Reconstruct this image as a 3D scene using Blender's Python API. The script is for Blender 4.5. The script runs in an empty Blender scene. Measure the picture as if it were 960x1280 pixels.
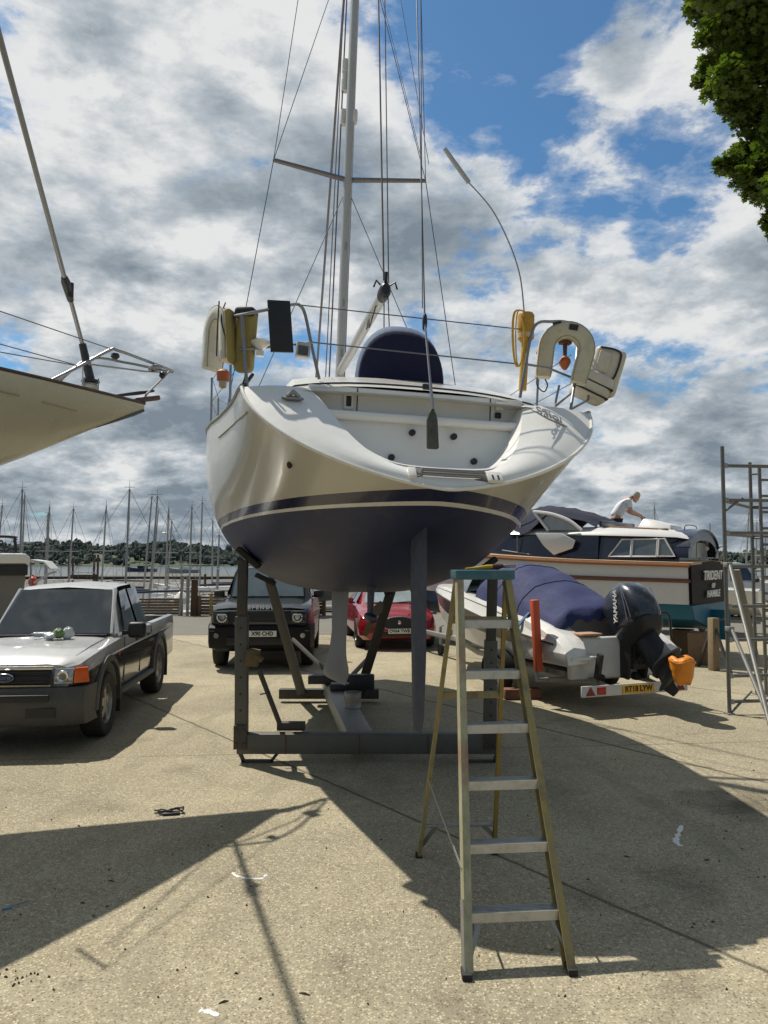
import bpy, bmesh, math, random
from math import sin, cos, tan, pi, radians, sqrt, atan, atan2
from mathutils import Vector, Matrix, Euler
scene = bpy.context.scene
COL = scene.collection
V = Vector
R = radians
random.seed(7)

# ---------------------------------------------------------------- camera
F = 961.0; HC = 2.05; PIT = atan(61/961.0)
def ray(px, py):
    u = (px-480)/F; v = (640-py)/F
    return V((u, cos(PIT)-v*sin(PIT), sin(PIT)+v*cos(PIT)))
def at(px, py, Y):
    d = ray(px, py); k = Y/d.y
    return V((d.x*k, Y, HC+d.z*k))
def gp(px, py, z=0.0):
    d = ray(px, py); k = (z-HC)/d.z
    return V((d.x*k, d.y*k, z))
cd = bpy.data.cameras.new('camera'); cam = bpy.data.objects.new('camera', cd); COL.objects.link(cam)
cam.location = (0, 0, HC); cam.rotation_euler = (pi/2+PIT, 0, 0)
cd.sensor_fit = 'VERTICAL'; cd.sensor_height = 32.0; cd.lens = 32.0*F/1280.0
cd.clip_start = .05; cd.clip_end = 20000
scene.camera = cam

# ---------------------------------------------------------------- materials
def nd(nt, t, loc=None, **kw):
    n = nt.nodes.new(t)
    for k, v in kw.items():
        setattr(n, k, v)
    return n
def mathn(nt, op, a, b=None, c=None, clamp=False):
    n = nt.nodes.new('ShaderNodeMath'); n.operation = op; n.use_clamp = clamp
    for i, x in enumerate((a, b, c)):
        if x is None: continue
        if isinstance(x, (int, float)): n.inputs[i].default_value = x
        else: nt.links.new(x, n.inputs[i])
    return n.outputs[0]
def mixc(nt, fac, a, b, mode='MIX'):
    n = nt.nodes.new('ShaderNodeMix'); n.data_type = 'RGBA'; n.blend_type = mode; n.clamp_factor = True
    for sock, x in ((n.inputs[0], fac), (n.inputs[6], a), (n.inputs[7], b)):
        if isinstance(x, (int, float)): sock.default_value = x
        elif isinstance(x, (tuple, list)): sock.default_value = (x[0], x[1], x[2], 1)
        else: nt.links.new(x, sock)
    return n.outputs[2]
def noise(nt, vec, scale, detail=4, rough=.55, dist=0.0):
    n = nt.nodes.new('ShaderNodeTexNoise'); n.inputs['Scale'].default_value = scale
    n.inputs['Detail'].default_value = detail; n.inputs['Roughness'].default_value = rough
    n.inputs['Distortion'].default_value = dist
    if vec is not None: nt.links.new(vec, n.inputs['Vector'])
    return n.outputs['Fac']
def ramp(nt, fac, stops, interp='LINEAR'):
    n = nt.nodes.new('ShaderNodeValToRGB'); n.color_ramp.interpolation = interp
    els = n.color_ramp.elements
    while len(els) < len(stops): els.new(.5)
    for e, (p, c) in zip(els, stops):
        e.position = p
        e.color = (c, c, c, 1) if isinstance(c, (int, float)) else (c[0], c[1], c[2], 1)
    nt.links.new(fac, n.inputs[0])
    return n.outputs[0]
def newmat(name):
    m = bpy.data.materials.new(name); m.use_nodes = True
    nt = m.node_tree
    return m, nt, nt.nodes['Principled BSDF']
MATS = {}
def pm(name, base, rough=.5, metal=0.0, var=.12, scale=5.0, dirt=0.0, dirtcol=(.12, .10, .07), bump=0.0, bscale=60.0,
       coat=0.0, spec=.5, trans=0.0, alpha=1.0, rvar=.08):
    """principled material with procedural tone variation, blotchy dirt and fine bump"""
    if name in MATS: return MATS[name]
    m, nt, b = newmat(name)
    tc = nt.nodes.new('ShaderNodeTexCoord').outputs['Object']
    n1 = noise(nt, tc, scale, 5, .6)
    val = mathn(nt, 'MULTIPLY_ADD', n1, 2*var, 1-var)
    col = mixc(nt, 1.0, base, val, 'MULTIPLY')
    if dirt > 0:
        n2 = noise(nt, tc, scale*2.3, 6, .65, .4)
        msk = ramp(nt, n2, [(.48, 0.0), (.72, 1.0)])
        col = mixc(nt, mathn(nt, 'MULTIPLY', msk, dirt), col, dirtcol)
    nt.links.new(col, b.inputs['Base Color'])
    nr = noise(nt, tc, scale*4, 3)
    nt.links.new(mathn(nt, 'MULTIPLY_ADD', nr, 2*rvar, rough-rvar, True), b.inputs['Roughness'])
    b.inputs['Metallic'].default_value = metal
    b.inputs['Specular IOR Level'].default_value = spec
    b.inputs['Coat Weight'].default_value = coat
    b.inputs['Coat Roughness'].default_value = .04
    b.inputs['Transmission Weight'].default_value = trans
    b.inputs['Alpha'].default_value = alpha
    if bump > 0:
        bn = nt.nodes.new('ShaderNodeBump'); bn.inputs['Strength'].default_value = bump; bn.inputs['Distance'].default_value = .01
        nt.links.new(noise(nt, tc, bscale, 4, .6), bn.inputs['Height']); nt.links.new(bn.outputs[0], b.inputs['Normal'])
    MATS[name] = m
    return m

# ---------------------------------------------------------------- mesh builder
class MB:
    def __init__(s): s.v = []; s.f = []; s.m = []
    def add(s, vs, fs, mi=0):
        o = len(s.v); s.v += [tuple(v) for v in vs]
        for f in fs: s.f.append(tuple(i+o for i in f)); s.m.append(mi)
        return s
    def hexa(s, p, mi=0):
        return s.add(p, [(0,3,2,1),(4,5,6,7),(0,1,5,4),(1,2,6,5),(2,3,7,6),(3,0,4,7)], mi)
    def box(s, c, d, rot=None, mi=0):
        x, y, z = d[0]/2, d[1]/2, d[2]/2
        p = [V(q) for q in ((-x,-y,-z),(x,-y,-z),(x,y,-z),(-x,y,-z),(-x,-y,z),(x,-y,z),(x,y,z),(-x,y,z))]
        if rot is not None:
            M = rot if isinstance(rot, Matrix) else Euler(rot).to_matrix()
            p = [M @ q for q in p]
        return s.hexa([q+V(c) for q in p], mi)
    def bar(s, a, b, w, h, up=(0,0,1), mi=0, w2=None, h2=None):
        a = V(a); b = V(b); d = (b-a).normalized(); up = V(up)
        sd = d.cross(up)
        if sd.length < 1e-4: sd = d.cross(V((0,1,0)))
        sd.normalize(); u = sd.cross(d)
        w2 = w if w2 is None else w2; h2 = h if h2 is None else h2
        q = lambda c, w, h: [c-sd*w/2-u*h/2, c+sd*w/2-u*h/2, c+sd*w/2+u*h/2, c-sd*w/2+u*h/2]
        return s.hexa(q(a,w,h)+q(b,w2,h2), mi)
    def loft(s, rings, closed=True, caps=True, mi=0, loop=False):
        n = len(rings[0]); vs = [p for r in rings for p in r]; fs = []
        m = len(rings)
        for i in range(m if loop else m-1):
            i2 = (i+1) % m
            for j in range(n if closed else n-1):
                k = (j+1) % n
                fs.append((i*n+j, i*n+k, i2*n+k, i2*n+j))
        if caps and closed and not loop:
            fs.append(tuple(range(n-1,-1,-1))); fs.append(tuple((m-1)*n+j for j in range(n)))
        return s.add(vs, fs, mi)
    def tube(s, pts, r, seg=8, caps=True, mi=0, loop=False):
        pts = [V(p) for p in pts]; n = len(pts)
        rr = r if isinstance(r, (list, tuple)) else [r]*n
        rings = []; nrm = None
        for i, p in enumerate(pts):
            if loop: t = pts[(i+1) % n]-pts[i-1]
            else: t = pts[min(i+1, n-1)]-pts[max(i-1, 0)]
            t.normalize()
            if nrm is None:
                nrm = t.cross(V((0,0,1)))
                if nrm.length < .05: nrm = t.cross(V((0,1,0)))
            nrm = (nrm-t*nrm.dot(t)).normalized(); bn = t.cross(nrm)
            rings.append([p+(nrm*cos(2*pi*k/seg)+bn*sin(2*pi*k/seg))*rr[i] for k in range(seg)])
        return s.loft(rings, True, caps, mi, loop)
    def lathe(s, prof, c=(0,0,0), axis='z', seg=20, mi=0, caps=True):
        rings = []
        for r, h in prof:
            ring = []
            for k in range(seg):
                a = 2*pi*k/seg; x, y = r*cos(a), r*sin(a)
                q = {'z': V((x,y,h)), 'x': V((h,x,y)), 'y': V((x,h,y))}[axis]
                ring.append(q+V(c))
            rings.append(ring)
        return s.loft(rings, True, caps, mi)
    def prism(s, poly, d, mi=0):
        a = [V(p) for p in poly]; n = len(a); b = [p+V(d) for p in a]
        fs = [tuple(range(n-1,-1,-1)), tuple(range(n, 2*n))]
        fs += [(i, (i+1) % n, n+(i+1) % n, n+i) for i in range(n)]
        return s.add(a+b, fs, mi)
    def ball(s, c, r, seg=14, rg=8, mi=0):
        if isinstance(r, (int, float)): r = (r, r, r)
        rings = []
        for i in range(rg+1):
            th = -pi/2+pi*i/rg
            th = max(-pi/2+.02, min(pi/2-.02, th))
            rings.append([V((r[0]*cos(th)*cos(2*pi*k/seg), r[1]*cos(th)*sin(2*pi*k/seg), r[2]*sin(th)))+V(c) for k in range(seg)])
        return s.loft(rings, True, True, mi)
    def grid(s, rows, mi=0):
        return s.loft(rows, False, False, mi)
    def build(s, name, mats, parent=None, auto=35, bev=0.0, bseg=2, M=None, thick=0.0, sub=0):
        me = bpy.data.meshes.new(name)
        me.from_pydata([tuple((M @ V(v)) if M else v) for v in s.v], [], s.f)
        mats = mats if isinstance(mats, (list, tuple)) else [mats]
        for m in mats: me.materials.append(m)
        for p, mi in zip(me.polygons, s.m): p.material_index = mi
        bm = bmesh.new(); bm.from_mesh(me)
        bmesh.ops.remove_doubles(bm, verts=bm.verts, dist=2e-5)
        bmesh.ops.recalc_face_normals(bm, faces=bm.faces)
        if thick:
            bmesh.ops.solidify(bm, geom=bm.faces[:], thickness=thick)
        if bev > 0:
            es = [e for e in bm.edges if len(e.link_faces) == 2 and e.calc_face_angle(0) > R(auto)]
            bmesh.ops.bevel(bm, geom=es, offset=bev, segments=bseg, profile=.5, affect='EDGES', clamp_overlap=True)
        for f in bm.faces: f.smooth = True
        for e in bm.edges:
            if len(e.link_faces) == 2 and e.calc_face_angle(0) > R(auto): e.smooth = False
        bm.to_mesh(me); bm.free()
        o = bpy.data.objects.new(name, me); COL.objects.link(o)
        if parent is not None: o.parent = parent
        if sub:
            md = o.modifiers.new('sub', 'SUBSURF'); md.levels = sub; md.render_levels = sub
        return o
def tag(o, label=None, cat=None, group=None, kind=None):
    if label: o['label'] = label
    if cat: o['category'] = cat
    if group: o['group'] = group
    if kind: o['kind'] = kind
    return o
def empty(name, loc, rz=0.0, label=None, cat=None, group=None, rx=0.0, ry=0.0):
    o = bpy.data.objects.new(name, None); COL.objects.link(o); o.empty_display_size = .2
    o.location = loc; o.rotation_euler = (rx, ry, rz)
    tag(o, label, cat, group)
    return o
def rootM(o):
    return Matrix.LocRotScale(o.location, o.rotation_euler, None)
def children(o): return [c for c in bpy.data.objects if c.parent == o]
def copy_tree(o, parent=None, ch=None):
    if ch is None:
        ch = {}
        for c in bpy.data.objects:
            if c.parent: ch.setdefault(c.parent.name, []).append(c)
    c = o.copy(); COL.objects.link(c)
    if parent is not None: c.parent = parent
    for k in ch.get(o.name, []): copy_tree(k, c, ch)
    return c
def apply_mods(o):
    dg = bpy.context.evaluated_depsgraph_get(); dg.update()
    me = bpy.data.meshes.new_from_object(o.evaluated_get(dg), depsgraph=dg)
    o.modifiers.clear(); old = o.data; o.data = me; bpy.data.meshes.remove(old)
    return o
def sharpen(o, auto=35):
    me = o.data; bm = bmesh.new(); bm.from_mesh(me)
    for f in bm.faces: f.smooth = True
    for e in bm.edges:
        e.smooth = not (len(e.link_faces) == 2 and e.calc_face_angle(0) > R(auto))
    bm.to_mesh(me); bm.free()
def cut(o, cutters):
    for c in cutters:
        md = o.modifiers.new('cut', 'BOOLEAN'); md.operation = 'DIFFERENCE'; md.object = c; md.solver = 'EXACT'
    apply_mods(o)
    for c in cutters: bpy.data.objects.remove(c)
    sharpen(o)
def cyl_x(c, r, w, parent, seg=28):
    b = MB().lathe([(r, -w/2), (r, w/2)], c, 'x', seg)
    return b.build('cutter', MATS.get('black_rubber') or pm('black_rubber', (.02,.02,.02)), parent)
def text(s, size, M, mat, parent, name='lettering', ext=.002, shear=0.0, align='CENTER', sx=1.0, bold=0.0):
    """flat raised letters; M maps text plane (x right, y up, z out) into the parent frame"""
    cu = bpy.data.curves.new('t', 'FONT'); cu.body = s; cu.size = size; cu.extrude = ext; cu.shear = shear
    cu.align_x = align; cu.align_y = 'CENTER'; cu.offset = bold; cu.resolution_u = 3
    t = bpy.data.objects.new('t', cu); COL.objects.link(t)
    dg = bpy.context.evaluated_depsgraph_get(); dg.update()
    me = bpy.data.meshes.new_from_object(t.evaluated_get(dg), depsgraph=dg)
    bpy.data.objects.remove(t); bpy.data.curves.remove(cu)
    me.name = name
    me.transform(Matrix.Diagonal((sx, 1, 1, 1))); me.transform(M)
    me.materials.clear(); me.materials.append(mat)
    o = bpy.data.objects.new(name, me); COL.objects.link(o); o.parent = parent
    return o
def frame(o, xdir, ydir):
    """matrix with origin o, x along xdir, y along ydir"""
    x = V(xdir).normalized(); z = x.cross(V(ydir)).normalized(); y = z.cross(x)
    m = Matrix.Identity(4)
    for i in range(3): m[i][0] = x[i]; m[i][1] = y[i]; m[i][2] = z[i]; m[i][3] = V(o)[i]
    return m
def lerp(a, b, t): return a+(b-a)*t
def interp(t, pts):
    """monotone-ish smooth interpolation through (t, value) pairs"""
    if t <= pts[0][0]: return pts[0][1]
    if t >= pts[-1][0]: return pts[-1][1]
    for i in range(len(pts)-1):
        t0, v0 = pts[i]; t1, v1 = pts[i+1]
        if t0 <= t <= t1:
            def sl(k):
                if k <= 0 or k >= len(pts)-1:
                    a, b = (0, 1) if k <= 0 else (len(pts)-2, len(pts)-1)
                else: a, b = k-1, k+1
                return (pts[b][1]-pts[a][1])/(pts[b][0]-pts[a][0])
            h = t1-t0; u = (t-t0)/h; m0 = sl(i)*h; m1 = sl(i+1)*h
            return (2*u**3-3*u**2+1)*v0+(u**3-2*u**2+u)*m0+(-2*u**3+3*u**2)*v1+(u**3-u**2)*m1
def arc(pts, n=8):
    """Catmull-Rom through points"""
    P = [V(p) for p in pts]; out = []
    for i in range(len(P)-1):
        p0 = P[max(i-1,0)]; p1 = P[i]; p2 = P[i+1]; p3 = P[min(i+2,len(P)-1)]
        for k in range(n):
            u = k/n
            out.append(.5*((2*p1)+(-p0+p2)*u+(2*p0-5*p1+4*p2-p3)*u*u+(-p0+3*p1-3*p2+p3)*u**3))
    out.append(P[-1]); return out

# shared materials
M_white = pm('white_gelcoat', (.74,.72,.66), .22, var=.04, scale=1.5, dirt=.12, dirtcol=(.45,.41,.32), coat=.4)
M_deck = pm('deck_moulding', (.74,.73,.69), .4, var=.05, scale=3, dirt=.15, dirtcol=(.5,.47,.4))
M_steel = pm('polished_steel', (.27,.27,.28), .5, 1.0, var=.08, scale=12)
M_alu = pm('aluminium', (.34,.34,.32), .5, .75, var=.15, scale=9, dirt=.45, dirtcol=(.16,.15,.12))
M_galv = pm('galvanised_steel', (.33,.33,.31), .55, .6, var=.18, scale=9, dirt=.35, dirtcol=(.2,.18,.15))
M_black = pm('black_plastic', (.018,.018,.02), .5, var=.2, scale=8)
M_rubber = pm('black_rubber', (.022,.021,.02), .8, var=.25, scale=20, dirt=.4, dirtcol=(.1,.085,.06), bump=.2, bscale=80)
M_rope = pm('dark_rope', (.06,.06,.06), .9, var=.3, scale=40)
M_wire = pm('rigging_wire', (.10,.10,.11), .55, .3, var=.1, scale=5)
def clear_glass(name, tint):
    m, nt, b = newmat(name); nt.nodes.remove(b); o = nt.nodes['Material Output']
    tr = nt.nodes.new('ShaderNodeBsdfTransparent'); tr.inputs[0].default_value = (*tint, 1)
    gl = nt.nodes.new('ShaderNodeBsdfGlossy'); gl.inputs['Roughness'].default_value = .015; gl.inputs['Color'].default_value = (.95,.97,1,1)
    fr = nt.nodes.new('ShaderNodeFresnel'); fr.inputs[0].default_value = 1.55
    tc = nt.nodes.new('ShaderNodeTexCoord').outputs['Object']
    df = nt.nodes.new('ShaderNodeBsdfDiffuse'); df.inputs[0].default_value = (.5,.48,.42,1)
    dust = ramp(nt, noise(nt, tc, 3.0, 7, .65, .4), [(.45, .02), (.75, .10)])
    m1 = nt.nodes.new('ShaderNodeMixShader'); nt.links.new(mathn(nt, 'ADD', fr.outputs[0], .09, None, True), m1.inputs[0]); nt.links.new(tr.outputs[0], m1.inputs[1]); nt.links.new(gl.outputs[0], m1.inputs[2])
    m2 = nt.nodes.new('ShaderNodeMixShader'); nt.links.new(dust, m2.inputs[0]); nt.links.new(m1.outputs[0], m2.inputs[1]); nt.links.new(df.outputs[0], m2.inputs[2]); nt.links.new(m2.outputs[0], o.inputs[0])
    return m
M_clear = clear_glass('window_glass', (.62,.68,.66))
M_glass = pm('dark_car_glass', (.03,.035,.04), .04, var=.1, scale=2, spec=.8)
M_navy = pm('navy_canvas', (.018,.024,.075), .85, var=.25, scale=4, bump=.35, bscale=25)
M_plate = pm('plate_white', (.78,.78,.74), .35, var=.04)
M_platey = pm('plate_yellow', (.75,.42,.03), .4, var=.05)
M_wood = pm('weathered_wood', (.20,.13,.07), .8, var=.3, scale=6, dirt=.4, dirtcol=(.09,.08,.07), bump=.3, bscale=30)
M_varnish = pm('varnished_teak', (.30,.12,.045), .35, var=.2, scale=6)
M_red = pm('orange_red_plastic', (.62,.10,.03), .5, var=.12, scale=7, dirt=.15)
M_lamp = pm('clear_lamp_glass', (.42,.43,.42), .08, .5, var=.35, scale=25)
M_amber = pm('amber_lens', (.75,.13,.015), .2, var=.15, scale=20)
M_redlens = pm('red_lens', (.4,.02,.015), .2, var=.2, scale=20)
# openings in the cloud (negative strength: denser cloud): photo direction, radius, softness, strength
CLOUD_HOLES = [(610,85,.05,.09,.14),(690,10,.02,.06,.10),(690,170,.02,.06,.08),(608,355,.02,.05,.10),(825,295,.03,.07,.10),(20,408,.02,.05,.07),(285,40,.0,.05,.08),(690,270,.02,.06,.07),(830,190,.01,.07,.05),(905,260,.02,.08,.05),(750,90,.0,.06,-.05),(70,160,.05,.10,-.05),(60,20,.03,.08,-.04),(200,470,.05,.12,-.04),(100,480,.02,.1,-.04),(170,235,.0,.05,.05)]
# ---------------------------------------------------------------- light and sky
SUNDIR = V((-.45, .41, 1.0)).normalized()          # towards the sun
w = bpy.data.worlds.new('World'); scene.world = w; w.use_nodes = True
nt = w.node_tree; nt.nodes.clear()
out = nt.nodes.new('ShaderNodeOutputWorld')
sky = nt.nodes.new('ShaderNodeTexSky'); sky.sky_type = 'NISHITA'; sky.sun_disc = False
sky.sun_elevation = math.asin(SUNDIR.z); sky.sun_rotation = atan2(SUNDIR.x, SUNDIR.y)
sky.air_density = 1.0; sky.dust_density = .6; sky.ozone_density = 2.2
bgs = nt.nodes.new('ShaderNodeBackground'); bgs.inputs['Strength'].default_value = .105
nt.links.new(mixc(nt, 1.0, sky.outputs[0], (.56, .86, 1.0), 'MULTIPLY'), bgs.inputs['Color'])
tc = nt.nodes.new('ShaderNodeTexCoord').outputs['Generated']
sep = nt.nodes.new('ShaderNodeSeparateXYZ'); nt.links.new(tc, sep.inputs[0])
den = mathn(nt, 'ADD', mathn(nt, 'MAXIMUM', sep.outputs[2], 0.0), .34)
cmb = nt.nodes.new('ShaderNodeCombineXYZ')
nt.links.new(mathn(nt, 'DIVIDE', sep.outputs[0], den), cmb.inputs[0])
nt.links.new(mathn(nt, 'DIVIDE', sep.outputs[1], den), cmb.inputs[1])
nt.links.new(mathn(nt, 'MULTIPLY', sep.outputs[2], 1.6), cmb.inputs[2])
cp = cmb.outputs[0]
def vadd(v, o):
    n = nt.nodes.new('ShaderNodeVectorMath'); n.operation = 'ADD'; nt.links.new(v, n.inputs[0]); n.inputs[1].default_value = o
    return n.outputs[0]
def blob(px, py, r, soft):
    """how near a sky direction is to a given cloud opening, 1 inside"""
    d = ray(px, py).normalized()
    n = nt.nodes.new('ShaderNodeVectorMath'); n.operation = 'DISTANCE'
    nt.links.new(tc, n.inputs[0]); n.inputs[1].default_value = d
    return mathn(nt, 'DIVIDE', mathn(nt, 'SUBTRACT', r+soft, n.outputs['Value']), soft, None, True)
def wsum(*pairs):
    o = None
    for x, k in pairs:
        x = mathn(nt, 'MULTIPLY', x, k); o = x if o is None else mathn(nt, 'ADD', o, x)
    return o
holes = None
for px, py, r, s, k in CLOUD_HOLES:
    h = mathn(nt, 'MULTIPLY', blob(px, py, r, s), k)
    holes = h if holes is None else mathn(nt, 'ADD', holes, h)
def dens(off):
    v = vadd(cp, off)
    return wsum((noise(nt, v, 2.2, 4, .5, .1), .52), (noise(nt, v, 5.6, 12, .63, .12), .48))
dn = dens((1.7, .35, 0))
back = ramp(nt, mathn(nt, 'MULTIPLY_ADD', sep.outputs[1], .5, .5), [(.28, 1.0), (.55, 0.0)])     # unseen sky behind us and overhead: added opening and greying to weaken fill light
over = ramp(nt, sep.outputs[2], [(.66, 0.0), (.82, 1.0)])
d0 = mathn(nt, 'SUBTRACT', mathn(nt, 'SUBTRACT', dn, holes), wsum((back, .02), (over, .02), (over, .0), (ramp(nt, sep.outputs[2], [(.05, 1.0), (.20, 0.0)]), -.10)))
mask = ramp(nt, d0, [(.398, 0.0), (.436, .28), (.466, .85), (.50, 1.0)])
puff = noise(nt, vadd(cp, (4.1, 2.2, 1)), 3.4, 8, .58, .15)
puff2 = noise(nt, vadd(cp, (.4, 7.2, 3)), 8.0, 10, .58, .1)
lit = mathn(nt, 'SUBTRACT', dn, dens((1.7-.05, .35+.05, .04)))
low = ramp(nt, sep.outputs[2], [(.02, 1.0), (.40, 0.0)])      # clouds low over the river show their dark bases
edge_ = ramp(nt, d0, [(.44, 1.0), (.56, 0.0)])                # thin sunlit rims
fine = mathn(nt, 'MULTIPLY_ADD', low, -.16, .34)
sh = wsum((puff, 1.18), (lit, 2.4), (edge_, .22), (low, -.16), (back, -.40), (over, -.16))
sh = mathn(nt, 'ADD', mathn(nt, 'ADD', sh, -.065), mathn(nt, 'MULTIPLY', mathn(nt, 'SUBTRACT', puff2, .5), fine))
ccol = ramp(nt, sh, [(.20, (.25,.31,.37)), (.38, (.39,.45,.505)), (.55, (.58,.64,.69)), (.76, (.95,.96,.96))])
bgc = nt.nodes.new('ShaderNodeBackground'); bgc.inputs['Strength'].default_value = .84
nt.links.new(ccol, bgc.inputs['Color'])
mx = nt.nodes.new('ShaderNodeMixShader')
nt.links.new(mask, mx.inputs[0]); nt.links.new(bgs.outputs[0], mx.inputs[1]); nt.links.new(bgc.outputs[0], mx.inputs[2])
nt.links.new(mx.outputs[0], out.inputs['Surface'])

sd = bpy.data.lights.new('sun', 'SUN'); so = bpy.data.objects.new('sun', sd); COL.objects.link(so)
sd.energy = 5.0; sd.angle = R(.55); sd.color = (1.0, .945, .85)
so.rotation_euler = SUNDIR.to_track_quat('Z', 'Y').to_euler(); so.location = (-20, 20, 40)
scene.view_settings.view_transform = 'Standard'; scene.view_settings.look = 'None'
scene.view_settings.gamma = 1.0; scene.view_settings.use_curve_mapping = False
scene.view_settings.exposure = -0.03
scene.cycles.max_bounces = 6; scene.cycles.use_denoising = True
# ---------------------------------------------------------------- ground, road, river, far shore
def concrete_mat():
    m, nt, b = newmat('yard_concrete')
    tc = nt.nodes.new('ShaderNodeTexCoord').outputs['Object']
    sp = nt.nodes.new('ShaderNodeSeparateXYZ'); nt.links.new(tc, sp.inputs[0])
    n_big = noise(nt, tc, .35, 6, .6, .3); n_mid = noise(nt, tc, 2.2, 6, .65, .3); n_f = noise(nt, tc, 28, 5, .7)
    base = ramp(nt, n_mid, [(.25, (.30,.257,.170)), (.5, (.380,.334,.226)), (.75, (.425,.378,.264))])
    base = mixc(nt, ramp(nt, n_big, [(.40, 0.0), (.62, .55)]), base, (.185,.165,.118))
    # exposed aggregate: pale and dark stones
    vo = nt.nodes.new('ShaderNodeTexVoronoi'); vo.inputs['Scale'].default_value = 74
    wv = nt.nodes.new('ShaderNodeTexNoise'); wv.inputs['Scale'].default_value = 45; wv.inputs['Detail'].default_value = 3; nt.links.new(tc, wv.inputs['Vector'])
    wo = nt.nodes.new('ShaderNodeVectorMath'); wo.operation = 'MULTIPLY_ADD'; nt.links.new(wv.outputs['Color'], wo.inputs[0]); wo.inputs[1].default_value = (.022,.022,.022); nt.links.new(tc, wo.inputs[2])
    nt.links.new(wo.outputs[0], vo.inputs['Vector'])
    sc = nt.nodes.new('ShaderNodeSeparateColor'); nt.links.new(vo.outputs['Color'], sc.inputs[0])
    stone = ramp(nt, vo.outputs['Distance'], [(.36, 1.0), (.54, 0.0)])
    pale = mathn(nt, 'MULTIPLY', stone, ramp(nt, sc.outputs[0], [(.50, 0.0), (.62, .85)]))
    dark = mathn(nt, 'MULTIPLY', stone, ramp(nt, sc.outputs[1], [(.54, 0.0), (.66, .75)]))
    base = mixc(nt, pale, base, mixc(nt, sc.outputs[2], (.66,.59,.43), (.54,.45,.29)))
    base = mixc(nt, dark, base, mixc(nt, sc.outputs[2], (.10,.085,.065), (.17,.12,.07)))
    vo2 = nt.nodes.new('ShaderNodeTexVoronoi'); vo2.inputs['Scale'].default_value = 24; nt.links.new(wo.outputs[0], vo2.inputs['Vector'])
    sc2 = nt.nodes.new('ShaderNodeSeparateColor'); nt.links.new(vo2.outputs['Color'], sc2.inputs[0])
    st2 = mathn(nt, 'MULTIPLY', ramp(nt, vo2.outputs['Distance'], [(.10, 1.0), (.17, 0.0)]), ramp(nt, sc2.outputs[0], [(.78, 0.0), (.84, .8)]))
    base = mixc(nt, st2, base, mixc(nt, sc2.outputs[1], (.55,.50,.40), (.11,.09,.065)))
    base = mixc(nt, 1.0, base, mathn(nt, 'MULTIPLY_ADD', n_f, .9, .55), 'MULTIPLY')
    # oil and damp stains with shapes of their own
    ns = noise(nt, tc, .9, 7, .7, .8)
    base = mixc(nt, ramp(nt, ns, [(.60, 0.0), (.74, .5)]), base, (.09,.078,.058))
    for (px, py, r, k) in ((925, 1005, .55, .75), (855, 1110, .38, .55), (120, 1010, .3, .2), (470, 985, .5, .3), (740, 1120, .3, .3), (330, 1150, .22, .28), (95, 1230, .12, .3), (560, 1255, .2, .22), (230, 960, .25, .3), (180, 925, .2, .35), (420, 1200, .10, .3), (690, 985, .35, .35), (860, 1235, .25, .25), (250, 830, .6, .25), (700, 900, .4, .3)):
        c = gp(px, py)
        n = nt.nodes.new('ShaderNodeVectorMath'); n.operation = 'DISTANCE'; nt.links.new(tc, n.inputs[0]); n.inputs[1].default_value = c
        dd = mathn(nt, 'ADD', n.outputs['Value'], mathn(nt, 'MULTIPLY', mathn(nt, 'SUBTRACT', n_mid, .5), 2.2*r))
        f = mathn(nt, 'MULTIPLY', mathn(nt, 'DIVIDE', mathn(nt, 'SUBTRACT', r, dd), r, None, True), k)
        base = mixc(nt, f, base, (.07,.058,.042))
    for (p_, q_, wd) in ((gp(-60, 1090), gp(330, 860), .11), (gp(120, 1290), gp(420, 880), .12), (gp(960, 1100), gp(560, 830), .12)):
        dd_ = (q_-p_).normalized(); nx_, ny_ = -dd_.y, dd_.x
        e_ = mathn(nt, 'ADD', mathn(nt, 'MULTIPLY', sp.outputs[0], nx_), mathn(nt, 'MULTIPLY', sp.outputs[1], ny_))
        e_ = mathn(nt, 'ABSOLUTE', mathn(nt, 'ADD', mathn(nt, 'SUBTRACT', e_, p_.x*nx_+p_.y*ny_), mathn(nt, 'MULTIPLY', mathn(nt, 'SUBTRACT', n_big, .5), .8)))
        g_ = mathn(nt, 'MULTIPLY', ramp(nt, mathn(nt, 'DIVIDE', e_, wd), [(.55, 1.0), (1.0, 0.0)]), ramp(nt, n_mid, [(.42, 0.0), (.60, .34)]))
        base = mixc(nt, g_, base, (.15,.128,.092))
    wob = mathn(nt, 'MULTIPLY', mathn(nt, 'SUBTRACT', n_mid, .5), .05)
    joint = None
    def line(p, q, wdt, s0=None, s1=None):
        nonlocal joint
        d = (q-p).normalized(); nx, ny = -d.y, d.x
        c = p.x*nx+p.y*ny
        e = mathn(nt, 'ADD', mathn(nt, 'MULTIPLY', sp.outputs[0], nx), mathn(nt, 'MULTIPLY', sp.outputs[1], ny))
        e = mathn(nt, 'ABSOLUTE', mathn(nt, 'ADD', mathn(nt, 'SUBTRACT', e, c), wob))
        g = ramp(nt, mathn(nt, 'DIVIDE', e, wdt), [(.35, 1.0), (1.0, 0.0)])
        joint = g if joint is None else mathn(nt, 'MAXIMUM', joint, g)
    line(gp(668, 908), gp(850, 952), .030)
    line(gp(700, 1103), gp(915, 1196), .022)
    a = gp(700, 1103); dv = (gp(915, 1196)-a); off = V((-dv.y, dv.x, 0)).normalized()
    line(gp(-200, 955), gp(90, 948), .010)
    line(gp(560, 818), gp(960, 872), .03)
    line(gp(420, 800), gp(960, 826), .04)
    base = mixc(nt, mathn(nt, 'MULTIPLY', joint, .75), base, (.07,.06,.045))
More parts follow.
